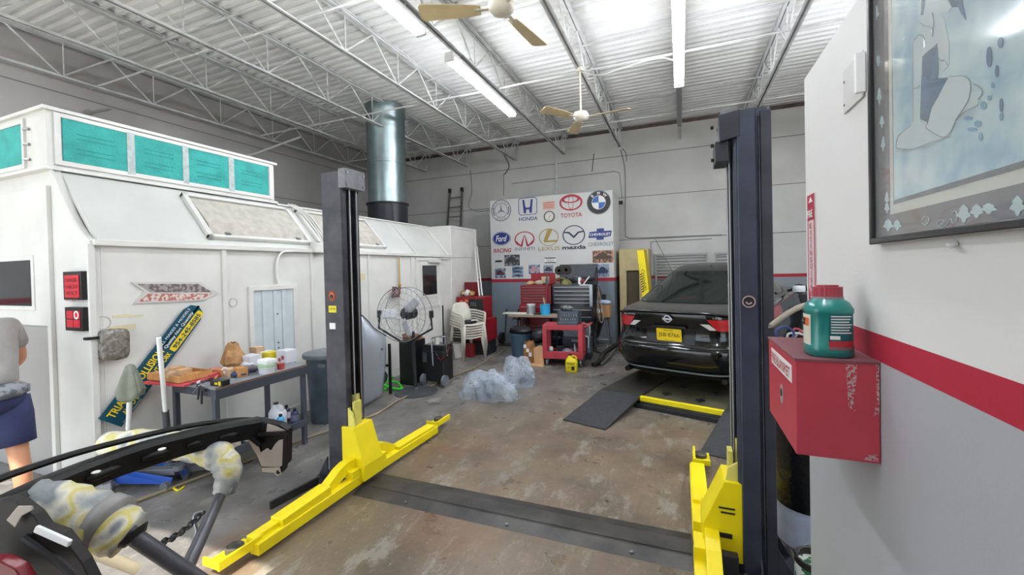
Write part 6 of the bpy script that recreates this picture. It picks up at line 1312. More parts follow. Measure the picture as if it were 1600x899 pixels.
# ================================================================ FLOOR JACKS
M_jb = mat('jack_blue', '1f4ea8', .35, coat=.3); M_jg = mat('jack_grey', '6a6d74', .45, metal=.4)
def jack(o, d, m, lb, top, sleeve, cloth=False):
    o = Vector(o); d = Vector(d).normalized(); s_ = V(-d.y, d.x, 0); t = thing('floor_jack', o, lb, 'floor jack')
    def q(a, b_, z): return o + d * a + s_ * b_ + V(0, 0, z)
    for k in (-1, 1): link('side_plate', B().prism([q(-.22, k * .09, .05), q(.24, k * .07, .04), q(.26, k * .07, .09), q(-.05, k * .09, .15), q(-.22, k * .09, .14)], s_ * (.008 * k)), m, t, bevel=.002)
    link('lift_arm', B().beam(q(-.12, 0, .10), q(.24, 0, .12), .08, .05).cyl(q(.25, 0, .12), q(.25, 0, .16), .04, n=16), M_jg, t, bevel=.004)
    for k in (-1, 1):
        w_ = link('front_wheel', B().cyl(q(.22, k * .08, .035), q(.22, k * .12, .035), .035, n=16), M_jg, t, smooth=True); w_ = link('caster', B().cyl(q(-.24, k * .10, .045), q(-.24, k * .13, .045), .045, n=18), M_jg, t, smooth=True); link('caster_fork', B().beam(q(-.24, k * .115, .05), q(-.2, k * .10, .13), .05, .012), M_jg, w_)
    link('pump', B().cyl(q(-.2, 0, .08), q(-.2, 0, .2), .04, n=14).cyl(q(-.17, 0, .15), q(-.17, 0, .25), .02), M_jg, t, smooth=True)
    top = Vector(top); p0 = q(-.2, 0, .18); mid = p0.lerp(top, sleeve)
    link('handle', B().cyl(p0, top, .017, n=12), M_wh, t, smooth=True); link('handle_sleeve', B().cyl(p0, mid, .024, n=12), mat('sleeve_grey', '4b4d52', .5), t, smooth=True)
    return t
jack(fl(203, 757) + V(.17, .06, 0), (.9, .3, 0), M_jb, 'blue floor jack whose handle carries a grey rag, near the booth corner', pX(203, 600, -3.98), .42)
c = pX(203, 570, -3.98); b = B(); rws = []
for z, r_ in ((0, .006), (-.01, .022), (-.05, .035), (-.12, .055), (-.20, .075), (-.25, .07)): rws.append([c + V(r_ * math.cos(a) * (1 + .28 * math.sin(3 * a + 1) * min(1, -z * 8)), r_ * math.sin(a) * (1 + .25 * math.cos(4 * a)), z + .03 * math.sin(2 * a) * (z < -.15)) for a in [2 * math.pi * i / 28 for i in range(28)]])
tag(link('hanging_rag', b.grid([r + [r[0]] for r in rws]), mat('rag_olive', '7f8476', .85, var=.12, scale=14), smooth=2, solid=.004), 'grey green rag draped over the blue jack handle', 'rag')
jack(fl(268, 745) + V(.14, .13, 0), (.70, .65, 0), M_jg, 'grey floor jack with a bare white handle under the near end of the bench', pX(248, 528, -3.80), .40)
q = fl(272, 766); tag(link('yellow_strap', B().tube(bez([fl(258, 770) + V(0, 0, .006), fl(268, 764) + V(0, 0, .012), fl(278, 768) + V(0, 0, .006), fl(288, 762) + V(0, 0, .01)], 6), .008, 6), M_ly, smooth=True), 'short yellow strap on the floor in front of the floor jacks', 'strap')
# ================================================================ NEAR WALL
M_box = mat('blanket_box_red', 'bb3f4e', .38, var=.04, scale=30); nx = .478
q = V(.385, 1.56, 1.165); t = thing('fire_blanket_box', q, 'red metal FIRE BLANKET box fixed to the near wall, paint scratched', 'box')
b = B().box((.29, 1.375, 1.165), (nx, 1.755, 1.43)); link('body', b, M_box, t, bevel=.003)
link('lid_top', B().box((.288, 1.373, 1.428), (nx, 1.757, 1.434)), mat('box_top_dusty', '7a4b50', .6, var=.15), t)
lb_ = link('name_label', B().box((.2885, 1.415, 1.355), (.290, 1.70, 1.405)), M_w, t); text('FIRE BLANKET', 'lettering', V(.2879, 1.5575, 1.38), (0, -1, 0), W, w=.265, h=.032, m=M_box, parent=lb_, bold=.01)
link('keyhole', disc2(V(.2888, 1.55, 1.29), V(0, -1, 0), W, .012, d=.001), M_blk, t); link('keyhole_wear', B().prism([V(.2896, 1.55 + .022 * math.cos(a), 1.285 + .032 * math.sin(a)) for a in [2 * math.pi * i / 9 for i in range(9)]], V(-.0008, 0, 0)), mat('bare_metal', 'a59a9a', .5), t)
M_scr = mat('scratch', 'b9a0a2', .7, col2='b5303e', scale=160, thr=(.42, .56))
link('scratch', B().prism([V(x, 1.3748, z) for x, z in ((.405, 1.425), (.43, 1.425), (.427, 1.37), (.42, 1.33), (.425, 1.30), (.41, 1.31), (.408, 1.36))], V(0, -.0006, 0)), M_scr, t); link('scratch', B().prism([V(x, 1.3748, z) for x, z in ((.470, 1.43), (.477, 1.43), (.476, 1.30), (.462, 1.29), (.471, 1.33))], V(0, -.0006, 0)), M_scr, t); link('scratch', B().prism([V(x, 1.3748, z) for x, z in ((.44, 1.172), (.474, 1.172), (.47, 1.19), (.45, 1.185))], V(0, -.0006, 0)), M_scr, t)
# teal bottle
c = V(.388, 1.455, 1.434); t = thing('coolant_bottle', c, 'teal green plastic bottle with red ribbed cap on the red box', 'bottle'); M_bot = mat('bottle_teal', '0f7f78', .28, spec=.6, coat=.4); 
def rr_ring(z, r_, e): return [c + V(r_ * math.copysign(abs(math.cos(a)) ** e, math.cos(a)), r_ * math.copysign(abs(math.sin(a)) ** e, math.sin(a)), z) for a in [2 * math.pi * i / 40 for i in range(40)]]
rws = [rr_ring(z, r_, e) for z, r_, e in ((0, .050, .75), (.004, .056, .75), (.03, .057, .75), (.034, .055, .75), (.12, .055, .75), (.124, .057, .75), (.134, .057, .75), (.152, .048, .8), (.163, .034, .9), (.168, .031, 1), (.172, .031, 1))]
rws = [r + [r[0]] for r in rws]; b = B().grid(rws); b.add(rws[0][:-1], [tuple(reversed(range(40)))]); link('body', b, M_bot, t, smooth=2)
cpb = B(); n_ = 48; vs = []
for z in (.168, .195): vs += [c + V((.0345 + (.0012 if i % 2 else 0)) * math.cos(2 * math.pi * i / n_), (.0345 + (.0012 if i % 2 else 0)) * math.sin(2 * math.pi * i / n_), z) for i in range(n_)]
cpb.add(vs, [(i, (i + 1) % n_, n_ + (i + 1) % n_, n_ + i) for i in range(n_)] + [tuple(range(n_, 2 * n_)), tuple(reversed(range(n_)))]); cpb.cyl(c + V(0, 0, .194), c + V(0, 0, .200), .026, n=24)
link('cap', cpb, mat('cap_red', 'a83a48', .45), t); link('collar', B().lathe([(.037, .160), (.037, .168), (.033, .168)], c, n=28), mat('collar_grey', '8a8289', .5), t, smooth=True)
# labels wrap around the front (-y,-x) faces
def wrap(a0, a1, z0, z1, m, name, par, off=.0012):
    b = B(); R = []
    for z in (z0, z1): R.append([c + V((.055 + off) * math.copysign(abs(math.cos(a)) ** .75, math.cos(a)), (.055 + off) * math.copysign(abs(math.sin(a)) ** .75, math.sin(a)), z) for a in [math.radians(a0 + (a1 - a0) * i / 14) for i in range(15)]])
    return link(name, b.grid(R), m, par, smooth=2)
wl = wrap(165, 212, .025, .118, mat('label_cream', 'd6cfc0', .5), 'warning_label', t); wrap(172, 205, .085, .108, mat('label_orange', 'd5632c', .5), 'hazard_mark', wl, .0018); link('hazard_cross', B().beam(c + V(-.0578, -.010, .088), c + V(-.0578, .006, .105), .003, .002, up=V(1, 0, 0)).beam(c + V(-.0578, .006, .088), c + V(-.0578, -.010, .105), .003, .002, up=V(1, 0, 0)), M_blk, wl)
fl_ = wrap(262, 318, .022, .122, mat('label_teal_dark', '0c5f66', .45), 'front_label', t); wrap(262, 318, .024, .048, mat('label_red', 'b3323e', .5), 'red_band', fl_, .0018)
for k in range(7): wrap(266, 312 - 5 * (k % 3), .114 - .0075 * k, .117 - .0075 * k, M_w, 'print_line', fl_, .0018)
wrap(264, 278, .052, .062, M_w, 'print_block', fl_, .0018)
# extinguisher strip sign
s0, s1, zt_, zb_ = 1.925, 2.018, 1.965, 1.505
t = thing('fire_sign', (nx, 1.97, zb_), 'tall narrow white FIRE EXTINGUISHER arrow sign on the near wall edge', 'sign'); xs = nx + .0005
link('plate', B().box((xs, s0, zb_), (nx - .002, s1, zt_)), mat('sign_pinkwhite', 'dcc9ca', .5), t)
M_fr = mat('sign_fire_red', 'b03048', .5); xf = nx - .0032
link('edge_line', B().box((xf, s0, zb_ + .06), (nx - .002, s0 + .006, zt_ - .05)).box((xf, s1 - .006, zb_ + .06), (nx - .002, s1, zt_ - .05)), M_fr, t)
link('arrow_point', B().prism([V(nx - .002, s0, zb_), V(nx - .002, s0, zb_ + .10), V(nx - .002, s0 + .012, zb_ + .09), V(nx - .002, (s0 + s1) / 2, zb_ + .005), V(nx - .002, s1 - .012, zb_ + .09), V(nx - .002, s1, zb_ + .10), V(nx - .002, s1, zb_)], V(-.0012, 0, 0)), M_fr, t)
link('header', B().box((xf, s0, zt_ - .10), (nx - .002, s1, zt_)), M_fr, t); text('FIRE', 'lettering', V(xf - .0009, (s0 + s1) / 2, zt_ - .075), (0, -1, 0), W, w=.07, h=.028, m=M_w, parent=t, bold=.02); link('triangle', B().prism([V(xf, s0 + .02, zt_ - .03), V(xf, s1 - .02, zt_ - .03), V(xf, (s0 + s1) / 2, zt_ - .008)], V(-.0006, 0, 0)), M_w, t)
for k, chh_ in enumerate('EXTINGUISHER'): text(chh_, 'lettering', V(xf + .0008, (s0 + s1) / 2, zt_ - .122 - k * .0265), (0, -1, 0), W, w=.028 if chh_ != 'I' else .006, h=.019, m=M_fr, parent=t, bold=.01)
# cover plate with white bar
t = thing('wall_plate', (nx, 1.505, 2.14), 'flat white cover plate with a raised bar on the near wall left of the picture', 'cover plate'); link('plate', B().box((nx - .004, 1.452, 2.155), (nx, 1.60, 2.285)), mat('near_white', 'cfcecb', .5), t, bevel=.002); link('raised_bar', B().box((nx - .022, 1.440, 2.165), (nx, 1.456, 2.275)), M_wh, t, bevel=.002)
for z in (2.18, 2.215, 2.25): link('screw', B().cyl((nx - .006, 1.59 if z != 2.215 else 1.475, z), (nx - .004, 1.59 if z != 2.215 else 1.475, z), .004, n=8), M_steel, t)
tag(link('wall_hook', B().cyl((nx, 1.04, 1.728), (nx - .012, 1.04, 1.725), .006, n=10).cyl((nx - .012, 1.04, 1.725), (nx - .016, 1.02, 1.726), .003, n=8), M_wh, smooth=True), 'tiny white wall anchor just under the framed picture', 'anchor')
# framed picture
py0, py1, pz0, pz1 = .56, 1.368, 1.742, 2.43
t = thing('framed_picture', (nx, .96, pz0), 'large black framed pale blue silk painting of a kneeling figure on the near wall', 'picture'); M_bf = mat('frame_black', '1a1a1d', .3, coat=.5)
link('frame', B().box((nx - .022, py0, pz0), (nx, py1, pz0 + .016)).box((nx - .022, py0, pz1 - .016), (nx, py1, pz1)).box((nx - .022, py0, pz0), (nx, py0 + .016, pz1)).box((nx - .022, py1 - .016, pz0), (nx, py1, pz1)), M_bf, t, bevel=.003)
link('outer_mount', B().box((nx - .006, py0 + .014, pz0 + .014), (nx - .001, py1 - .014, pz1 - .014)), mat('mount_dark', '504c4c', .12, spec=.6, coat=1.0, var=.15, scale=9), t)
iy1 = py1 - .085; iz0 = pz0 + .068
link('inner_mount', B().box((nx - .0075, py0 + .07, iz0), (nx - .005, iy1, pz1 - .05)), mat('mount_cream', 'c3c4b6', .12, coat=1.0), t); link('inner_line', B().box((nx - .0085, py0 + .085, iz0 + .022), (nx - .006, iy1 - .018, pz1 - .06)), mat('mount_line', '47504f', .12, coat=1.0), t)
def pm(name, c1, c2, sc, thr): return mat(name, c1, .10, col2=c2, scale=sc, thr=thr, coat=1.0, detail=8)
M_silk = pm('silk_blue', 'bed3d1', '8fb3c1', 11, (.34, .62)); link('painting', B().box((nx - .0095, py0 + .09, iz0 + .032), (nx - .008, iy1 - .024, pz1 - .065)), M_silk, t)
def pic(name, pts, m, off=.0098, sc=(.2224, .2224), o=(1350, 0)):
    pp_ = []
    for a, d in pts: q = pX(o[0] + a * sc[0], o[1] + d * sc[1], nx - off); pp_.append(q)
    return link(name, B().prism(pp_, V(-.0005, 0, 0)), m, t)
M_pale = pm('silk_pale', 'c0ccc8', 'b4c6c6', 12, (.3, .7)); M_navy = pm('silk_navy', '3f6d8b', '2c5877', 20, (.3, .7)); M_teal2 = pm('silk_smudge', '6fa0b8', '4f86a4', 20, (.3, .7)); M_line = mat('ink_line', '6c7879', .2, coat=1.0)
pic('figure_dress', [(600, 540), (700, 535), (745, 560), (752, 650), (830, 640), (800, 740), (640, 850), (520, 870), (445, 868), (420, 840), (480, 700)], M_pale)
pic('figure_torso', [(390, 150), (480, 90), (560, 120), (600, 300), (600, 460), (560, 500), (520, 470), (415, 400), (420, 300)], M_pale); pic('figure_head', [(400, -60), (560, -60), (640, 0), (600, 80), (480, 90), (390, 150), (380, 40)], M_pale)
pic('figure_arm', [(345, 300), (385, 245), (420, 270), (415, 400), (400, 600), (398, 860), (340, 868), (345, 640)], M_pale, .0101)
pic('blue_sash', [(412, 395), (515, 305), (522, 400), (525, 480), (518, 550), (592, 545), (555, 610), (520, 680), (475, 760), (450, 862), (395, 835), (402, 620)], M_navy, .0104)
pic('hair', [(580, -20), (690, -20), (695, 40), (718, 140), (680, 90), (665, 50), (620, 50)], M_navy, .0101)
pic('hair', [(408, -20), (435, -20), (415, 100), (400, 110)], M_navy, .0104)
pic('flounce', [(330, 870), (450, 862), (640, 850), (600, 960), (480, 1010), (330, 1050), (225, 1040), (240, 960)], M_pale, .0101)
for (x, y, w_, h_) in ((880, 400, 40, 150), (960, 300, 40, 80), (935, 500, 26, 90), (905, 600, 22, 40), (965, 740, 26, 100), (880, 690, 28, 40), (840, 740, 40, 60), (800, 870, 50, 50), (730, 830, 60, 30), (965, 820, 24, 60), (820, 960, 30, 60), (760, 910, 70, 30)):
    pic('blue_petal', [(x + w_ / 2 * math.cos(a), y + h_ / 2 * math.sin(a)) for a in [2 * math.pi * i / 10 for i in range(10)]], M_teal2 if h_ < 80 else M_navy, .0104)
def inkline(pts, wd=3.0):
    P_ = [pX(1350 + a * .2224, d * .2224, nx - .0108) for a, d in pts]; return link('ink_line', B().tube(bez(P_, 5), .0007, 4), M_line, t)
for l in (((350, 290), (385, 245), (420, 260), (425, 330)), ((345, 300), (345, 480), (345, 620), (345, 860)), ((345, 620), (370, 620), (392, 600)), ((600, 540), (700, 535), (748, 580), (740, 680), (710, 745), (640, 850)), ((640, 850), (700, 790), (800, 740)), ((770, 590), (820, 620), (830, 660), (800, 700)), ((525, 410), (550, 430), (560, 420), (590, 460)), ((450, 862), (440, 900), (540, 960), (600, 940), (640, 860)), ((225, 1040), (240, 960), (330, 880)), ((225, 1040), (330, 1050), (420, 1020), (470, 1000), (600, 960)), ((480, 90), (490, 160), (480, 260)), ((390, 150), (420, 180), (470, 190), (480, 220))): inkline(l)
# leaf flourishes on the dark mount
M_leaf = mat('leaf_pale', 'a9c2c0', .15, coat=1.0)
for (x, y, w_, h_) in ((1388, 352, 14, 16), (1402, 352, 12, 14), (1506, 334, 18, 24), (1526, 330, 18, 18), (1545, 326, 22, 14), (1590, 322, 20, 26), (1386, 310, 6, 18), (1386, 325, 7, 14), (1368, 20, 8, 22), (1372, 95, 6, 14), (1374, 150, 6, 22), (1378, 190, 6, 16), (1380, 225, 6, 20)):
    P_ = [pX(x + w_ / 2 * math.cos(a) * (1 + .3 * math.sin(5 * a)), y + h_ / 2 * math.sin(a) * (1 + .25 * math.cos(4 * a)), nx - .0068) for a in [2 * math.pi * i / 20 for i in range(20)]]; link('leaf_flourish', B().prism(P_, V(-.0004, 0, 0)), M_leaf, t)
for pts in (((1440, 345), (1447, 338), (1452, 344), (1446, 352), (1440, 348)), ((1464, 350), (1470, 344), (1476, 346), (1468, 356), (1476, 354), (1484, 344)), ((1486, 334), (1494, 330), (1494, 346), (1488, 348), (1486, 342))):
    link('scroll_line', B().tube(bez([pX(a, d, nx - .0072) for a, d in pts], 5), .0008, 4), M_leaf, t)
link('glass', B().box((nx - .013, py0 + .014, pz0 + .014), (nx - .0118, py1 - .014, pz1 - .014)), mat('picture_glass', 'ffffff', .02, alpha=.10, spec=.9), t)
# rod and wires above the red box, behind the wall corner
tag(link('bent_rod', B().tube(bez([pF(1205, 509, 2.05), pF(1225, 494, 2.02), pF(1245, 482, 2.0), pF(1262, 477, 2.0), pF(1276, 482, 1.98)], 6), .013, 10, rs=None).cyl(pF(1205, 509, 2.05), pF(1201, 513, 2.06), .013, .002, n=10), mat('rod_tan', '9c9384', .5), smooth=True), 'tan curved rod with a pointed end poking past the wall corner above the red box', 'rod')
tag(link('short_rod', B().tube(bez([pF(1256, 502, 2.02), pF(1264, 496, 2.0), pF(1278, 490, 1.98)], 5), .009, 8), mat('rod_tan', ''), smooth=True), 'short tan rod end just below the curved rod', 'rod')
for k, (m, pts, lb) in enumerate(((mat('wire_blue', '3d4a86', .5), ((1214, 528), (1214, 516), (1228, 511), (1240, 520), (1236, 534)), 'blue cable loop behind the red box'), (M_wirew, ((1230, 531), (1232, 522), (1246, 521), (1258, 524), (1264, 520)), 'white cable behind the red box'), (mat('wire_redc', 'a8404a', .5), ((1238, 520), (1242, 514), (1250, 516), (1252, 524)), 'short red cable behind the red box'), (M_wire, ((1240, 530), (1250, 519), (1262, 517), (1268, 526)), 'grey cable behind the red box'))):
    tag(link('loose_cable', B().tube(bez([pF(a, d, 1.93 + .02 * k) for a, d in pts], 6), .005, 6), m, smooth=True), lb, 'cable')
t = tag(link('cable_shelf', B().box((.40, 2.14, 1.28), (.62, 2.34, 1.30)).box((.59, 2.06, .0), (.62, 2.14, 1.30)), mat('shelf_grey', '6f7378', .5), bevel=.003), 'small grey shelf behind the wall corner carrying loose cables', 'shelf')
# things behind the wall corner
q = V(.69, 3.02, 0); t = thing('waste_drum', q, 'pale drum with a black liner pulled over its top behind the right lift post', 'drum'); link('drum_body', B().lathe([(.15, 0), (.16, .01), (.16, .62)], q, n=30), mat('drum_pale', '9fa6b8', .5, var=.12, scale=9), t, smooth=True); link('black_liner', B().lathe([(.165, .24), (.175, .45), (.18, .9), (.16, .98), (.0, 1.0)], q, n=30), mat('liner_black', '0f1013', .25, bump=.4, bscale=20), t, smooth=True)
q = V(.605, 2.52, 0); t = thing('paint_pail', q, 'metal pail with white and green label and wire handle at the wall corner', 'pail'); link('pail_body', B().lathe([(.085, 0), (.088, .01), (.088, .20), (.092, .205), (.088, .21), (.078, .205), (.078, .15)], q, n=28), mat('pail_steel', '3b3433', .4, metal=.4), t, smooth=True); link('green_label', B().lathe([(.0885, .03), (.0885, .17)], q, n=28), mat('label_greenwhite', 'cfd6cf', .5, col2='23603a', scale=18, thr=(.49, .52)), t, smooth=True); link('wire_handle', B().tube(bez([q + V(-.088, 0, .19), q + V(-.06, -.02, .26), q + V(0, -.03, .29), q + V(.06, -.02, .26), q + V(.088, 0, .19)], 6), .004, 6), M_steel, t, smooth=True)
t = thing('tyre_machine', (2.1, 9.2, 0), 'dark workshop machine with a thin upright standing by the rear wall at far right', 'machine'); link('machine_body', B().box((1.85, 9.0, 0), (2.4, 9.5, .95)).box((1.85, 9.1, .95), (2.15, 9.5, 1.15)), M_chk, t, bevel=.02); link('upright', B().cyl((2.32, 9.05, .95), (2.27, 9.1, 1.42), .012, n=8), M_steel, t)
# ================================================================ BUMPER ON PADDED STAND (foreground left)
M_bp = mat('bumper_black', '090708', .5, spec=.3, coat=.0, var=.2, scale=12); M_prim = mat('primer_cream', 'b3a79c', .5, var=.05)
t = thing('bumper_cover', pF(200, 720, 1.62), 'black car bumper cover laid inside out across the padded stand', 'bumper'); t['_o'] = list(t.location)
cen = bez([pF(-160, 905, 1.08), pF(-60, 838, 1.17), pF(10, 800, 1.27), pF(80, 766, 1.40), pF(150, 737, 1.55), pF(230, 709, 1.70), pF(300, 690, 1.84), pF(360, 676, 1.97), pF(405, 668, 2.06)], 5)
def sweep(cen, prof):
    b = B(); rows = []
    for i, p in enumerate(cen):
        d = (cen[min(i + 1, len(cen) - 1)] - cen[max(i - 1, 0)]).normalized(); s_ = d.cross(V(0, 0, 1)).normalized(); u_ = s_.cross(d)
        rows.append([p + s_ * a + u_ * z for a, z in prof])
    rows = [r + [r[0]] for r in rows]; b.grid(rows); n = len(prof); m = len(rows)
    b.f += [tuple(range(n)), tuple((m - 1) * (n + 1) + k for k in reversed(range(n)))]; return b
link('main_beam', sweep(cen, [(.030, -.042), (.030, .030), (.012, .044), (-.035, .044), (-.035, .036), (.008, .034), (.020, .024), (.020, -.034), (-.02, -.036), (-.02, -.044)]), M_bp, t)
for i0, i1 in ((6, 9), (11, 16), (18, 22), (24, 27), (29, 31), (33, 36)):
    seg = cen[i0:i1 + 1]; pts = []
    for j, p in enumerate(seg):
        d = (cen[i0 + j + 1] - cen[i0 + j - 1]).normalized(); s_ = d.cross(V(0, 0, 1)).normalized(); pts.append(p + s_ * .030 + V(0, 0, -.006))
    link('moulded_rib', B().tube(pts, .015, 10, rs=[.009] + [.016] * (len(pts) - 2) + [.009]), M_bp, t, smooth=2)
for px, py, d_ in ((150, 738, 1.50), (253, 702, 1.68)):
    link('clip', B().ell(pF(px, py, d_), .014, .014, .004, 10, 6), M_w, t, smooth=2)
up = bez([pF(-60, 775, 1.20), pF(0, 748, 1.30), pF(60, 727, 1.40), pF(120, 708, 1.52), pF(180, 692, 1.65), pF(250, 675, 1.80), pF(300, 665, 1.90), pF(350, 658, 2.02), pF(392, 656, 2.09), pF(430, 664, 2.12)], 5)
link('upper_rail', sweep(up, [(-.008, -.010), (.008, -.010), (.012, 0), (.006, .010), (-.006, .010)]), M_bp, t)
link('lower_lip', B().tube(bez([pF(95, 775, 1.42), pF(170, 748, 1.58), pF(240, 726, 1.72), pF(300, 706, 1.86), pF(370, 684, 2.0)], 5), .006, 6), M_bp, t, smooth=True)
def sheet(name, pts, m, par, thick=V(.01, .03, 0)): return link(name, B().prism(pts, thick), m, par, bevel=.003)
FW = V(_X.z, _Y.z, _Z.z)
ec = sheet('end_bracket', [pF(*p, 2.04) for p in ((368, 662), (392, 656), (436, 664), (449, 673), (448, 726), (442, 732), (438, 742), (430, 743), (428, 737), (411, 735), (405, 727), (398, 706), (386, 686), (372, 674))], M_bp, t, FW * .05)
sheet('primer_patch', [pF(*p, 2.036) for p in ((384, 683), (394, 684), (402, 690), (405, 698), (408, 707), (418, 700), (424, 704), (430, 694), (436, 688), (445, 686), (444, 726), (436, 731), (409, 729), (402, 712), (393, 697))], M_prim, ec, FW * -.003)
sheet('primer_patch', [pF(*p, 2.036) for p in ((418, 662), (432, 666), (446, 673), (443, 677), (416, 678))], M_prim, ec, FW * -.003)
link('mount_tab', B().prism([pF(*p, 2.03) for p in ((410, 731), (438, 731), (440, 741), (434, 744), (429, 738), (411, 737))], FW * -.006), mat('tab_cream', 'b7ac9c', .5), ec); link('tab_hole', B().cyl(pF(435, 738, 2.022), pF(435, 738, 2.03), .010, n=12), M_blk, ec)
link('inner_brace', B().beam(pF(376, 668, 2.02), pF(408, 694, 2.02), .02, .03, up=FW).beam(pF(404, 679, 2.02), pF(447, 676, 2.02), .014, .014, up=FW), M_bp, ec); link('rim_strip', B().beam(pF(447, 678, 2.02), pF(445, 732, 2.02), .016, .02, up=FW), M_bp, ec)
# far end of the cover, hanging down near the camera
M_liner = mat('liner_dark', '120c0c', .6, var=.3, scale=8)
pw = sheet('side_wing', [pF(*p, 1.12) for p in ((-120, 880), (-60, 800), (0, 782), (25, 785), (52, 806), (66, 826), (95, 836), (112, 858), (128, 880), (150, 925), (160, 990), (-140, 1010))], M_liner, t, FW * .03)
sheet('primer_patch', [pF(*p, 1.11) for p in ((12, 812), (30, 790), (52, 790), (54, 796), (36, 806), (26, 824))], M_prim, pw, FW * -.004); link('wing_rib', B().tube(bez([pF(40, 840, 1.11), pF(70, 862, 1.1), (pF(110, 895, 1.09)), pF(140, 930, 1.08)], 5), .010, 8), M_bp, pw, smooth=True); link('bright_strut', B().beam(pF(56, 826, 1.10), pF(110, 850, 1.10), .018, .010, up=FW), M_wh, pw, bevel=.003)
sheet('red_lamp_edge', [pF(*p, 1.05) for p in ((-60, 875), (0, 878), (24, 890), (40, 915), (-60, 930))], mat('lamp_edge_red', '7d1f28', .3), pw, FW * .03)
# stand
t = thing('panel_stand', (-1.55, 1.2, 0), 'dark pipe work stand with masking tape padded arms and a chain', 'stand'); M_pipe = mat('pipe_dark', '54545a', .4, metal=.4, var=.2, scale=12)
def padmat():
    m = bpy.data.materials.new('tape_padding'); m.use_nodes = True; N = m.node_tree.nodes; L = m.node_tree.links; b = N['Principled BSDF']; b.inputs['Roughness'].default_value = .45
    tc = N.new('ShaderNodeTexCoord'); v = N.new('ShaderNodeTexVoronoi'); v.inputs['Scale'].default_value = 11; v.inputs['Randomness'].default_value = 1; L.new(tc.outputs['Object'], v.inputs['Vector'])
    n0 = N.new('ShaderNodeTexNoise'); n0.inputs['Scale'].default_value = 7; L.new(tc.outputs['Object'], n0.inputs['Vector']); r = N.new('ShaderNodeValToRGB'); cr = r.color_ramp; cr.elements[0].position = .30; cr.elements[0].color = (*hexc('6b7275'), 1); cr.elements[1].position = .75; cr.elements[1].color = (*hexc('8a8f90'), 1)
    for p_, c_ in ((.40, '9fa4a2'), (.47, 'c9c3ae'), (.53, 'c8bd5a'), (.58, 'd6d2c2'), (.66, '7c8386')): e = cr.elements.new(p_); e.color = (*hexc(c_), 1)
    L.new(n0.outputs['Fac'], r.inputs[0]); L.new(r.outputs[0], b.inputs['Base Color']); bp = N.new('ShaderNodeBump'); bp.inputs['Strength'].default_value = .6; bp.inputs['Distance'].default_value = .01; n1 = N.new('ShaderNodeTexNoise'); n1.inputs['Scale'].default_value = 40; L.new(tc.outputs['Object'], n1.inputs['Vector']); L.new(n1.outputs['Fac'], bp.inputs['Height']); L.new(bp.outputs['Normal'], b.inputs['Normal']); return m
M_pad = padmat()
def pad(pts, rs, nm='padded_arm'):
    c_ = bez(pts, 6); R = []
    for i in range(len(c_)):
        f_ = i / (len(c_) - 1) * (len(rs) - 1); k = min(int(f_), len(rs) - 2); R.append((rs[k] + (rs[k + 1] - rs[k]) * (f_ - k)) * (1 + .06 * math.sin(i * 2.1) + .03 * math.sin(i * 5.3)))
    return link(nm, B().tube(c_, .05, 18, rs=R), M_pad, t, smooth=2)
a1 = pad([pF(168, 694, 1.98), pF(240, 693, 1.95), pF(300, 700, 1.93), pF(340, 712, 1.90), pF(356, 735, 1.88), pF(350, 770, 1.86)], [.055, .062, .06, .062, .055, .042])
link('tape_tail', B().prism([pF(*p, 1.84) for p in ((334, 768), (362, 764), (358, 772), (346, 779), (337, 776))], FW * .01), M_tape, a1)
a2 = pad([pF(45, 775, 1.34), pF(100, 792, 1.37), pF(150, 815, 1.40), pF(202, 836, 1.42)], [.05, .072, .088, .068]); link('tape_roll', B().cyl(pF(156, 808, 1.40) , pF(176, 817, 1.40), .078, .082, n=28), mat('tape_grey', '8b8886', .5, var=.2, scale=14), a2, smooth=2)
P1, P2, J = pF(347, 768, 1.86), pF(196, 830, 1.41), pF(290, 893, 1.50)
dP = (J - P2); ext = P2 + dP * ((P2.z - .03) / (P2.z - J.z)); link('main_pipe', B().cyl(P2, ext, .026, n=16), M_pipe, t, smooth=True); link('cross_pipe', B().cyl(P1, J, .023, n=16), M_pipe, t, smooth=True)
ft = V(P1.x - .15, P1.y + .1, .03); J2 = J.lerp(ext, .55); link('foot_bar', B().cyl(ext + V(-.50, -.15, 0), ext + V(.02, .0, 0), .026, n=14), M_pipe, t, smooth=True)
link('wrap_ring', B().cyl(pF(206, 836, 1.42), pF(212, 842, 1.42), .05, .034, n=20), M_blk, t, smooth=True)
# chain
c0, c1 = pF(236, 856, 1.46), pF(318, 800, 1.77); nl = 12; hb = B()
for k in range(nl):
    p = c0.lerp(c1, (k + .5) / nl) - V(0, 0, .02 * math.sin(math.pi * (k + .5) / nl)); d = ((c1 - c0).normalized() + V(0, 0, -.05 * math.cos(math.pi * (k + .5) / nl))).normalized(); s_ = d.cross(V(0, 0, 1)).normalized(); n_ = s_ if k % 2 else s_.cross(d); Lk = (c1 - c0).length / nl * .72
    link('chain_link', B().tube([p + d * (Lk * math.cos(2 * math.pi * i / 14)) + n_ * (.012 * math.sin(2 * math.pi * i / 14)) for i in range(14)], .0034, 6, closed=True), M_blk, t, smooth=True)
link('chain_hook', B().tube(bez([c1, pF(306, 803, 1.76), pF(303, 812, 1.75), pF(307, 830, 1.74), pF(304, 842, 1.73)], 5), .006, 7), M_steel, t, smooth=True)
tag(link('pale_tube', B().cyl(pF(134, 858, 1.62), pF(214, 890, 1.74), .022, n=14), mat('tube_cream', 'c4b99f', .5), smooth=True), 'pale cream tube lying under the padded arm at the bottom left', 'tube')
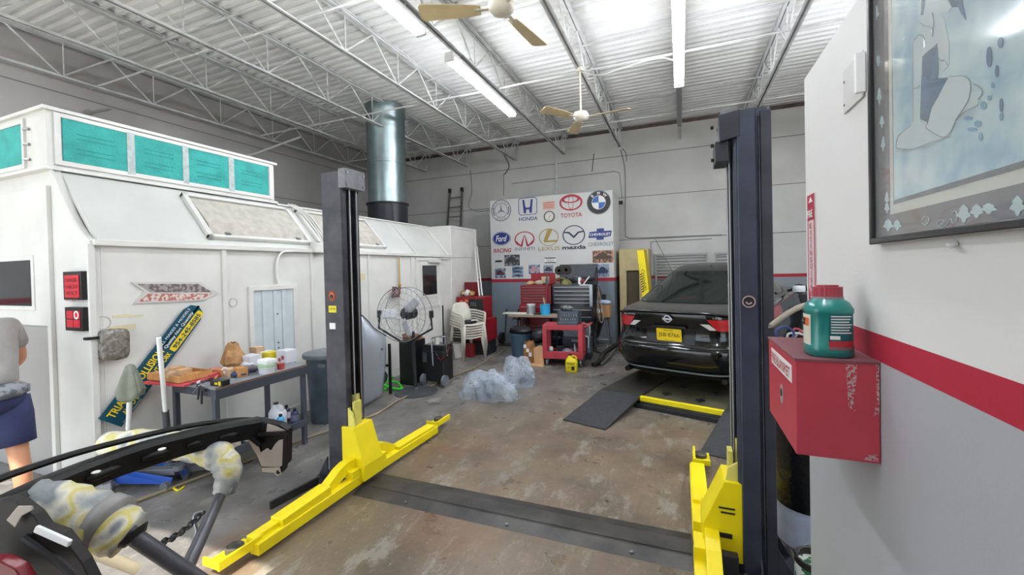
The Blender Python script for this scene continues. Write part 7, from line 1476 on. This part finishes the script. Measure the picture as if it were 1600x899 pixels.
q = fl(140, 790); t = thing('metal_offcut', q, 'crumpled bare metal offcut on the floor at the booth corner', 'scrap'); b = B(); rr = random.Random(2); pts = [q + V(.06 * i - .15, rr.uniform(-.05, .05), rr.uniform(.02, .14)) for i in range(6)]; pts2 = [p + V(rr.uniform(-.02, .02), .10, rr.uniform(-.03, .02)) for p in pts]
for p in pts + pts2: p.z = max(p.z, .005)
link('metal_sheet', b.grid([pts, pts2]), M_steel, t, solid=.004)
# ================================================================ PERSON at the left edge
def skin(name, joints, edges, m, parent, sub=2):
    me = bpy.data.meshes.new(name); o0 = Vector(parent['_o']) if parent.parent is None else Vector(parent.parent['_o'])
    names = list(joints); me.from_pydata([tuple(Vector(joints[n][0]) - o0) for n in names], [(names.index(a), names.index(b_)) for a, b_ in edges], [])
    o = bpy.data.objects.new(name, me); COL.objects.link(o)
    md = o.modifiers.new('skin', 'SKIN'); md.use_smooth_shade = True
    sv = me.skin_vertices[0].data
    for i, n in enumerate(names):
        r = joints[n][1]; sv[i].radius = (r, r) if not isinstance(r, tuple) else r; sv[i].use_root = (i == 0)
    sb = o.modifiers.new('sub', 'SUBSURF'); sb.levels = sub; sb.render_levels = sub
    dg = bpy.context.evaluated_depsgraph_get(); m2 = bpy.data.meshes.new_from_object(o.evaluated_get(dg)); bpy.data.objects.remove(o); m2.name = name
    for p in m2.polygons: p.use_smooth = True
    m2.materials.clear(); m2.materials.append(m); o = bpy.data.objects.new(name, m2); COL.objects.link(o); o.parent = parent; return o
hp_ = pY(30, 640, 1.35); hx = hp_.x - .42; py_ = 1.35
M_skin = mat('skin_tone', 'c48a68', .5, var=.05); M_shirt = mat('shirt_grey', '9a9894', .8, var=.08, scale=10, bump=.4, bscale=12); M_short = mat('shorts_navy', '2a3158', .8, var=.15); M_shoe = mat('shoe_dark', '2c2c2f', .6); M_hair = mat('hair_dark', '2b211c', .7, var=.2, scale=60); M_camo = mat('hoodie_tied', '8f9297', .8, col2='5b6067', scale=16, thr=(.45, .55))
pr = thing('person', (hx, py_, 0), 'person in a grey shirt and navy shorts bending forward at the left edge', 'person')
def J(x, y, z): return V(hx + x, py_ + y, z)
jt = {'pel': (J(0, 0, .90), .13), 'sp': (J(-.06, 0, 1.06), .12), 'ch': (J(-.17, 0, 1.26), .135), 'nk': (J(-.27, 0, 1.43), .055), 'hd0': (J(-.31, 0, 1.49), .06), 'hd': (J(-.34, 0, 1.57), .085), 'hd2': (J(-.345, 0, 1.64), .075)}
ed = [('pel', 'sp'), ('sp', 'ch'), ('ch', 'nk'), ('nk', 'hd0'), ('hd0', 'hd'), ('hd', 'hd2')]
for s_, n in ((-1, 'a'), (1, 'b')):
    f_ = .10 * s_
    jt.update({'h' + n: (J(0, s_ * .09, .86), .095), 'k' + n: (J(-.02 + f_, s_ * .10, .49), .058), 'c' + n: (J(.03 + f_, s_ * .10, .34), .056), 'an' + n: (J(.04 + f_, s_ * .10, .09), .036), 'ft' + n: (J(-.02 + f_, s_ * .10, .045), .036), 'to' + n: (J(-.15 + f_, s_ * .11, .03), .026),
               's' + n: (J(-.21, s_ * .18, 1.36), .058), 'e' + n: (J(-.25, s_ * .24, 1.10), .042), 'w' + n: (J(-.45, s_ * .20, .98), .028), 'pm' + n: (J(-.53, s_ * .19, .965), .034)})
    ed += [('pel', 'h' + n), ('h' + n, 'k' + n), ('k' + n, 'c' + n), ('c' + n, 'an' + n), ('an' + n, 'ft' + n), ('ft' + n, 'to' + n), ('ch', 's' + n), ('s' + n, 'e' + n), ('e' + n, 'w' + n), ('w' + n, 'pm' + n)]
    for i, (dy, dz, L_) in enumerate(((-.030, .004, .065), (-.010, .008, .078), (.010, .006, .072), (.030, 0, .055))):
        b0_ = J(-.55, s_ * .19 + dy, .965 + dz); a_, c_, d_ = 'f%d%s0' % (i, n), 'f%d%s1' % (i, n), 'f%d%s2' % (i, n)
        jt[a_] = (b0_, .010); jt[c_] = (b0_ + V(-L_ * .6, 0, -.008), .009); jt[d_] = (b0_ + V(-L_, 0, -.035), .0075); ed += [('pm' + n, a_), (a_, c_), (c_, d_)]
    b0_ = J(-.49, s_ * .19 - s_ * .045, .955); jt['t0' + n] = (b0_, .011); jt['t1' + n] = (b0_ + V(-.045, -s_ * .015, -.015), .009); ed += [('pm' + n, 't0' + n), ('t0' + n, 't1' + n)]
body = skin('body', jt, ed, M_skin, pr)
# face
hc = J(-.35, 0, 1.58)
link('nose', B().ell(hc + V(-.10, 0, -.01), .02, .012, .022, 10, 7), M_skin, pr, smooth=2); link('hair', B().ell(hc + V(.02, 0, .035), .095, .082, .085, 18, 10, jit=.03), M_hair, pr, smooth=2)
for s_ in (-1, 1):
    link('ear', B().ell(hc + V(.0, s_ * .082, -.005), .018, .008, .030, 10, 7), M_skin, pr, smooth=2); link('eye', B().ell(hc + V(-.083, s_ * .032, .012), .010, .013, .009, 10, 7), M_wh, pr, smooth=2)
link('mouth', B().ell(hc + V(-.085, 0, -.048), .008, .024, .006, 10, 6), mat('lips', '9c5a4c', .5), pr, smooth=2)
sj = {'a': (J(.0, 0, .90), (.175, .165)), 'b': (J(-.05, 0, 1.04), (.165, .15)), 'c': (J(-.16, 0, 1.26), (.17, .155)), 'd': (J(-.24, 0, 1.39), .09)}; se = [('a', 'b'), ('b', 'c'), ('c', 'd')]
for s_, n in ((-1, 'x'), (1, 'y')): sj['s' + n] = (J(-.205, s_ * .18, 1.36), .078); sj['t' + n] = (J(-.235, s_ * .225, 1.18), .068); se += [('c', 's' + n), ('s' + n, 't' + n)]
skin('shirt', sj, se, M_shirt, pr)


sb_ = B().ell(J(.0, 0, .87), .165, .175, .13, 24, 12)
for s_ in (-1, 1): sb_.tube([J(0, s_ * .085, .86), J(.01 + .02 * s_, s_ * .09, .74), J(.0 + .05 * s_, s_ * .095, .62), J(-.01 + .07 * s_, s_ * .10, .54)], .1, 20, rs=[.11, .112, .105, .10])
link('shorts', sb_, M_short, pr, smooth=2)
link('tied_hoodie', B().ell(J(.03, 0, .93), .185, .185, .065, 24, 10, jit=.05), M_camo, pr, smooth=2)
for s_ in (-1, 1):
    link('shoe', B().ell(J(-.05 + .10 * s_, s_ * .105, .045), .15, .055, .05, 18, 9), M_shoe, pr, smooth=2)
# ================================================================ LIGHT
sun = bpy.data.lights.new('sun', 'SUN'); so = bpy.data.objects.new('sun', sun); COL.objects.link(so)
sun.energy = 4.0; sun.angle = math.radians(.6); sun.color = (1, .95, .86)
d = V(-0.12, .62, -.90).normalized(); so.rotation_euler = (-d).to_track_quat('Z', 'Y').to_euler()
w = bpy.data.worlds.new('world'); S.world = w; w.use_nodes = True
bg = w.node_tree.nodes['Background']; bg.inputs[0].default_value = (.80, .9, 1.0, 1); bg.inputs[1].default_value = 1.2
for i, (x, y, z, e) in enumerate([]):
    pass
S.view_settings.exposure = 1.3
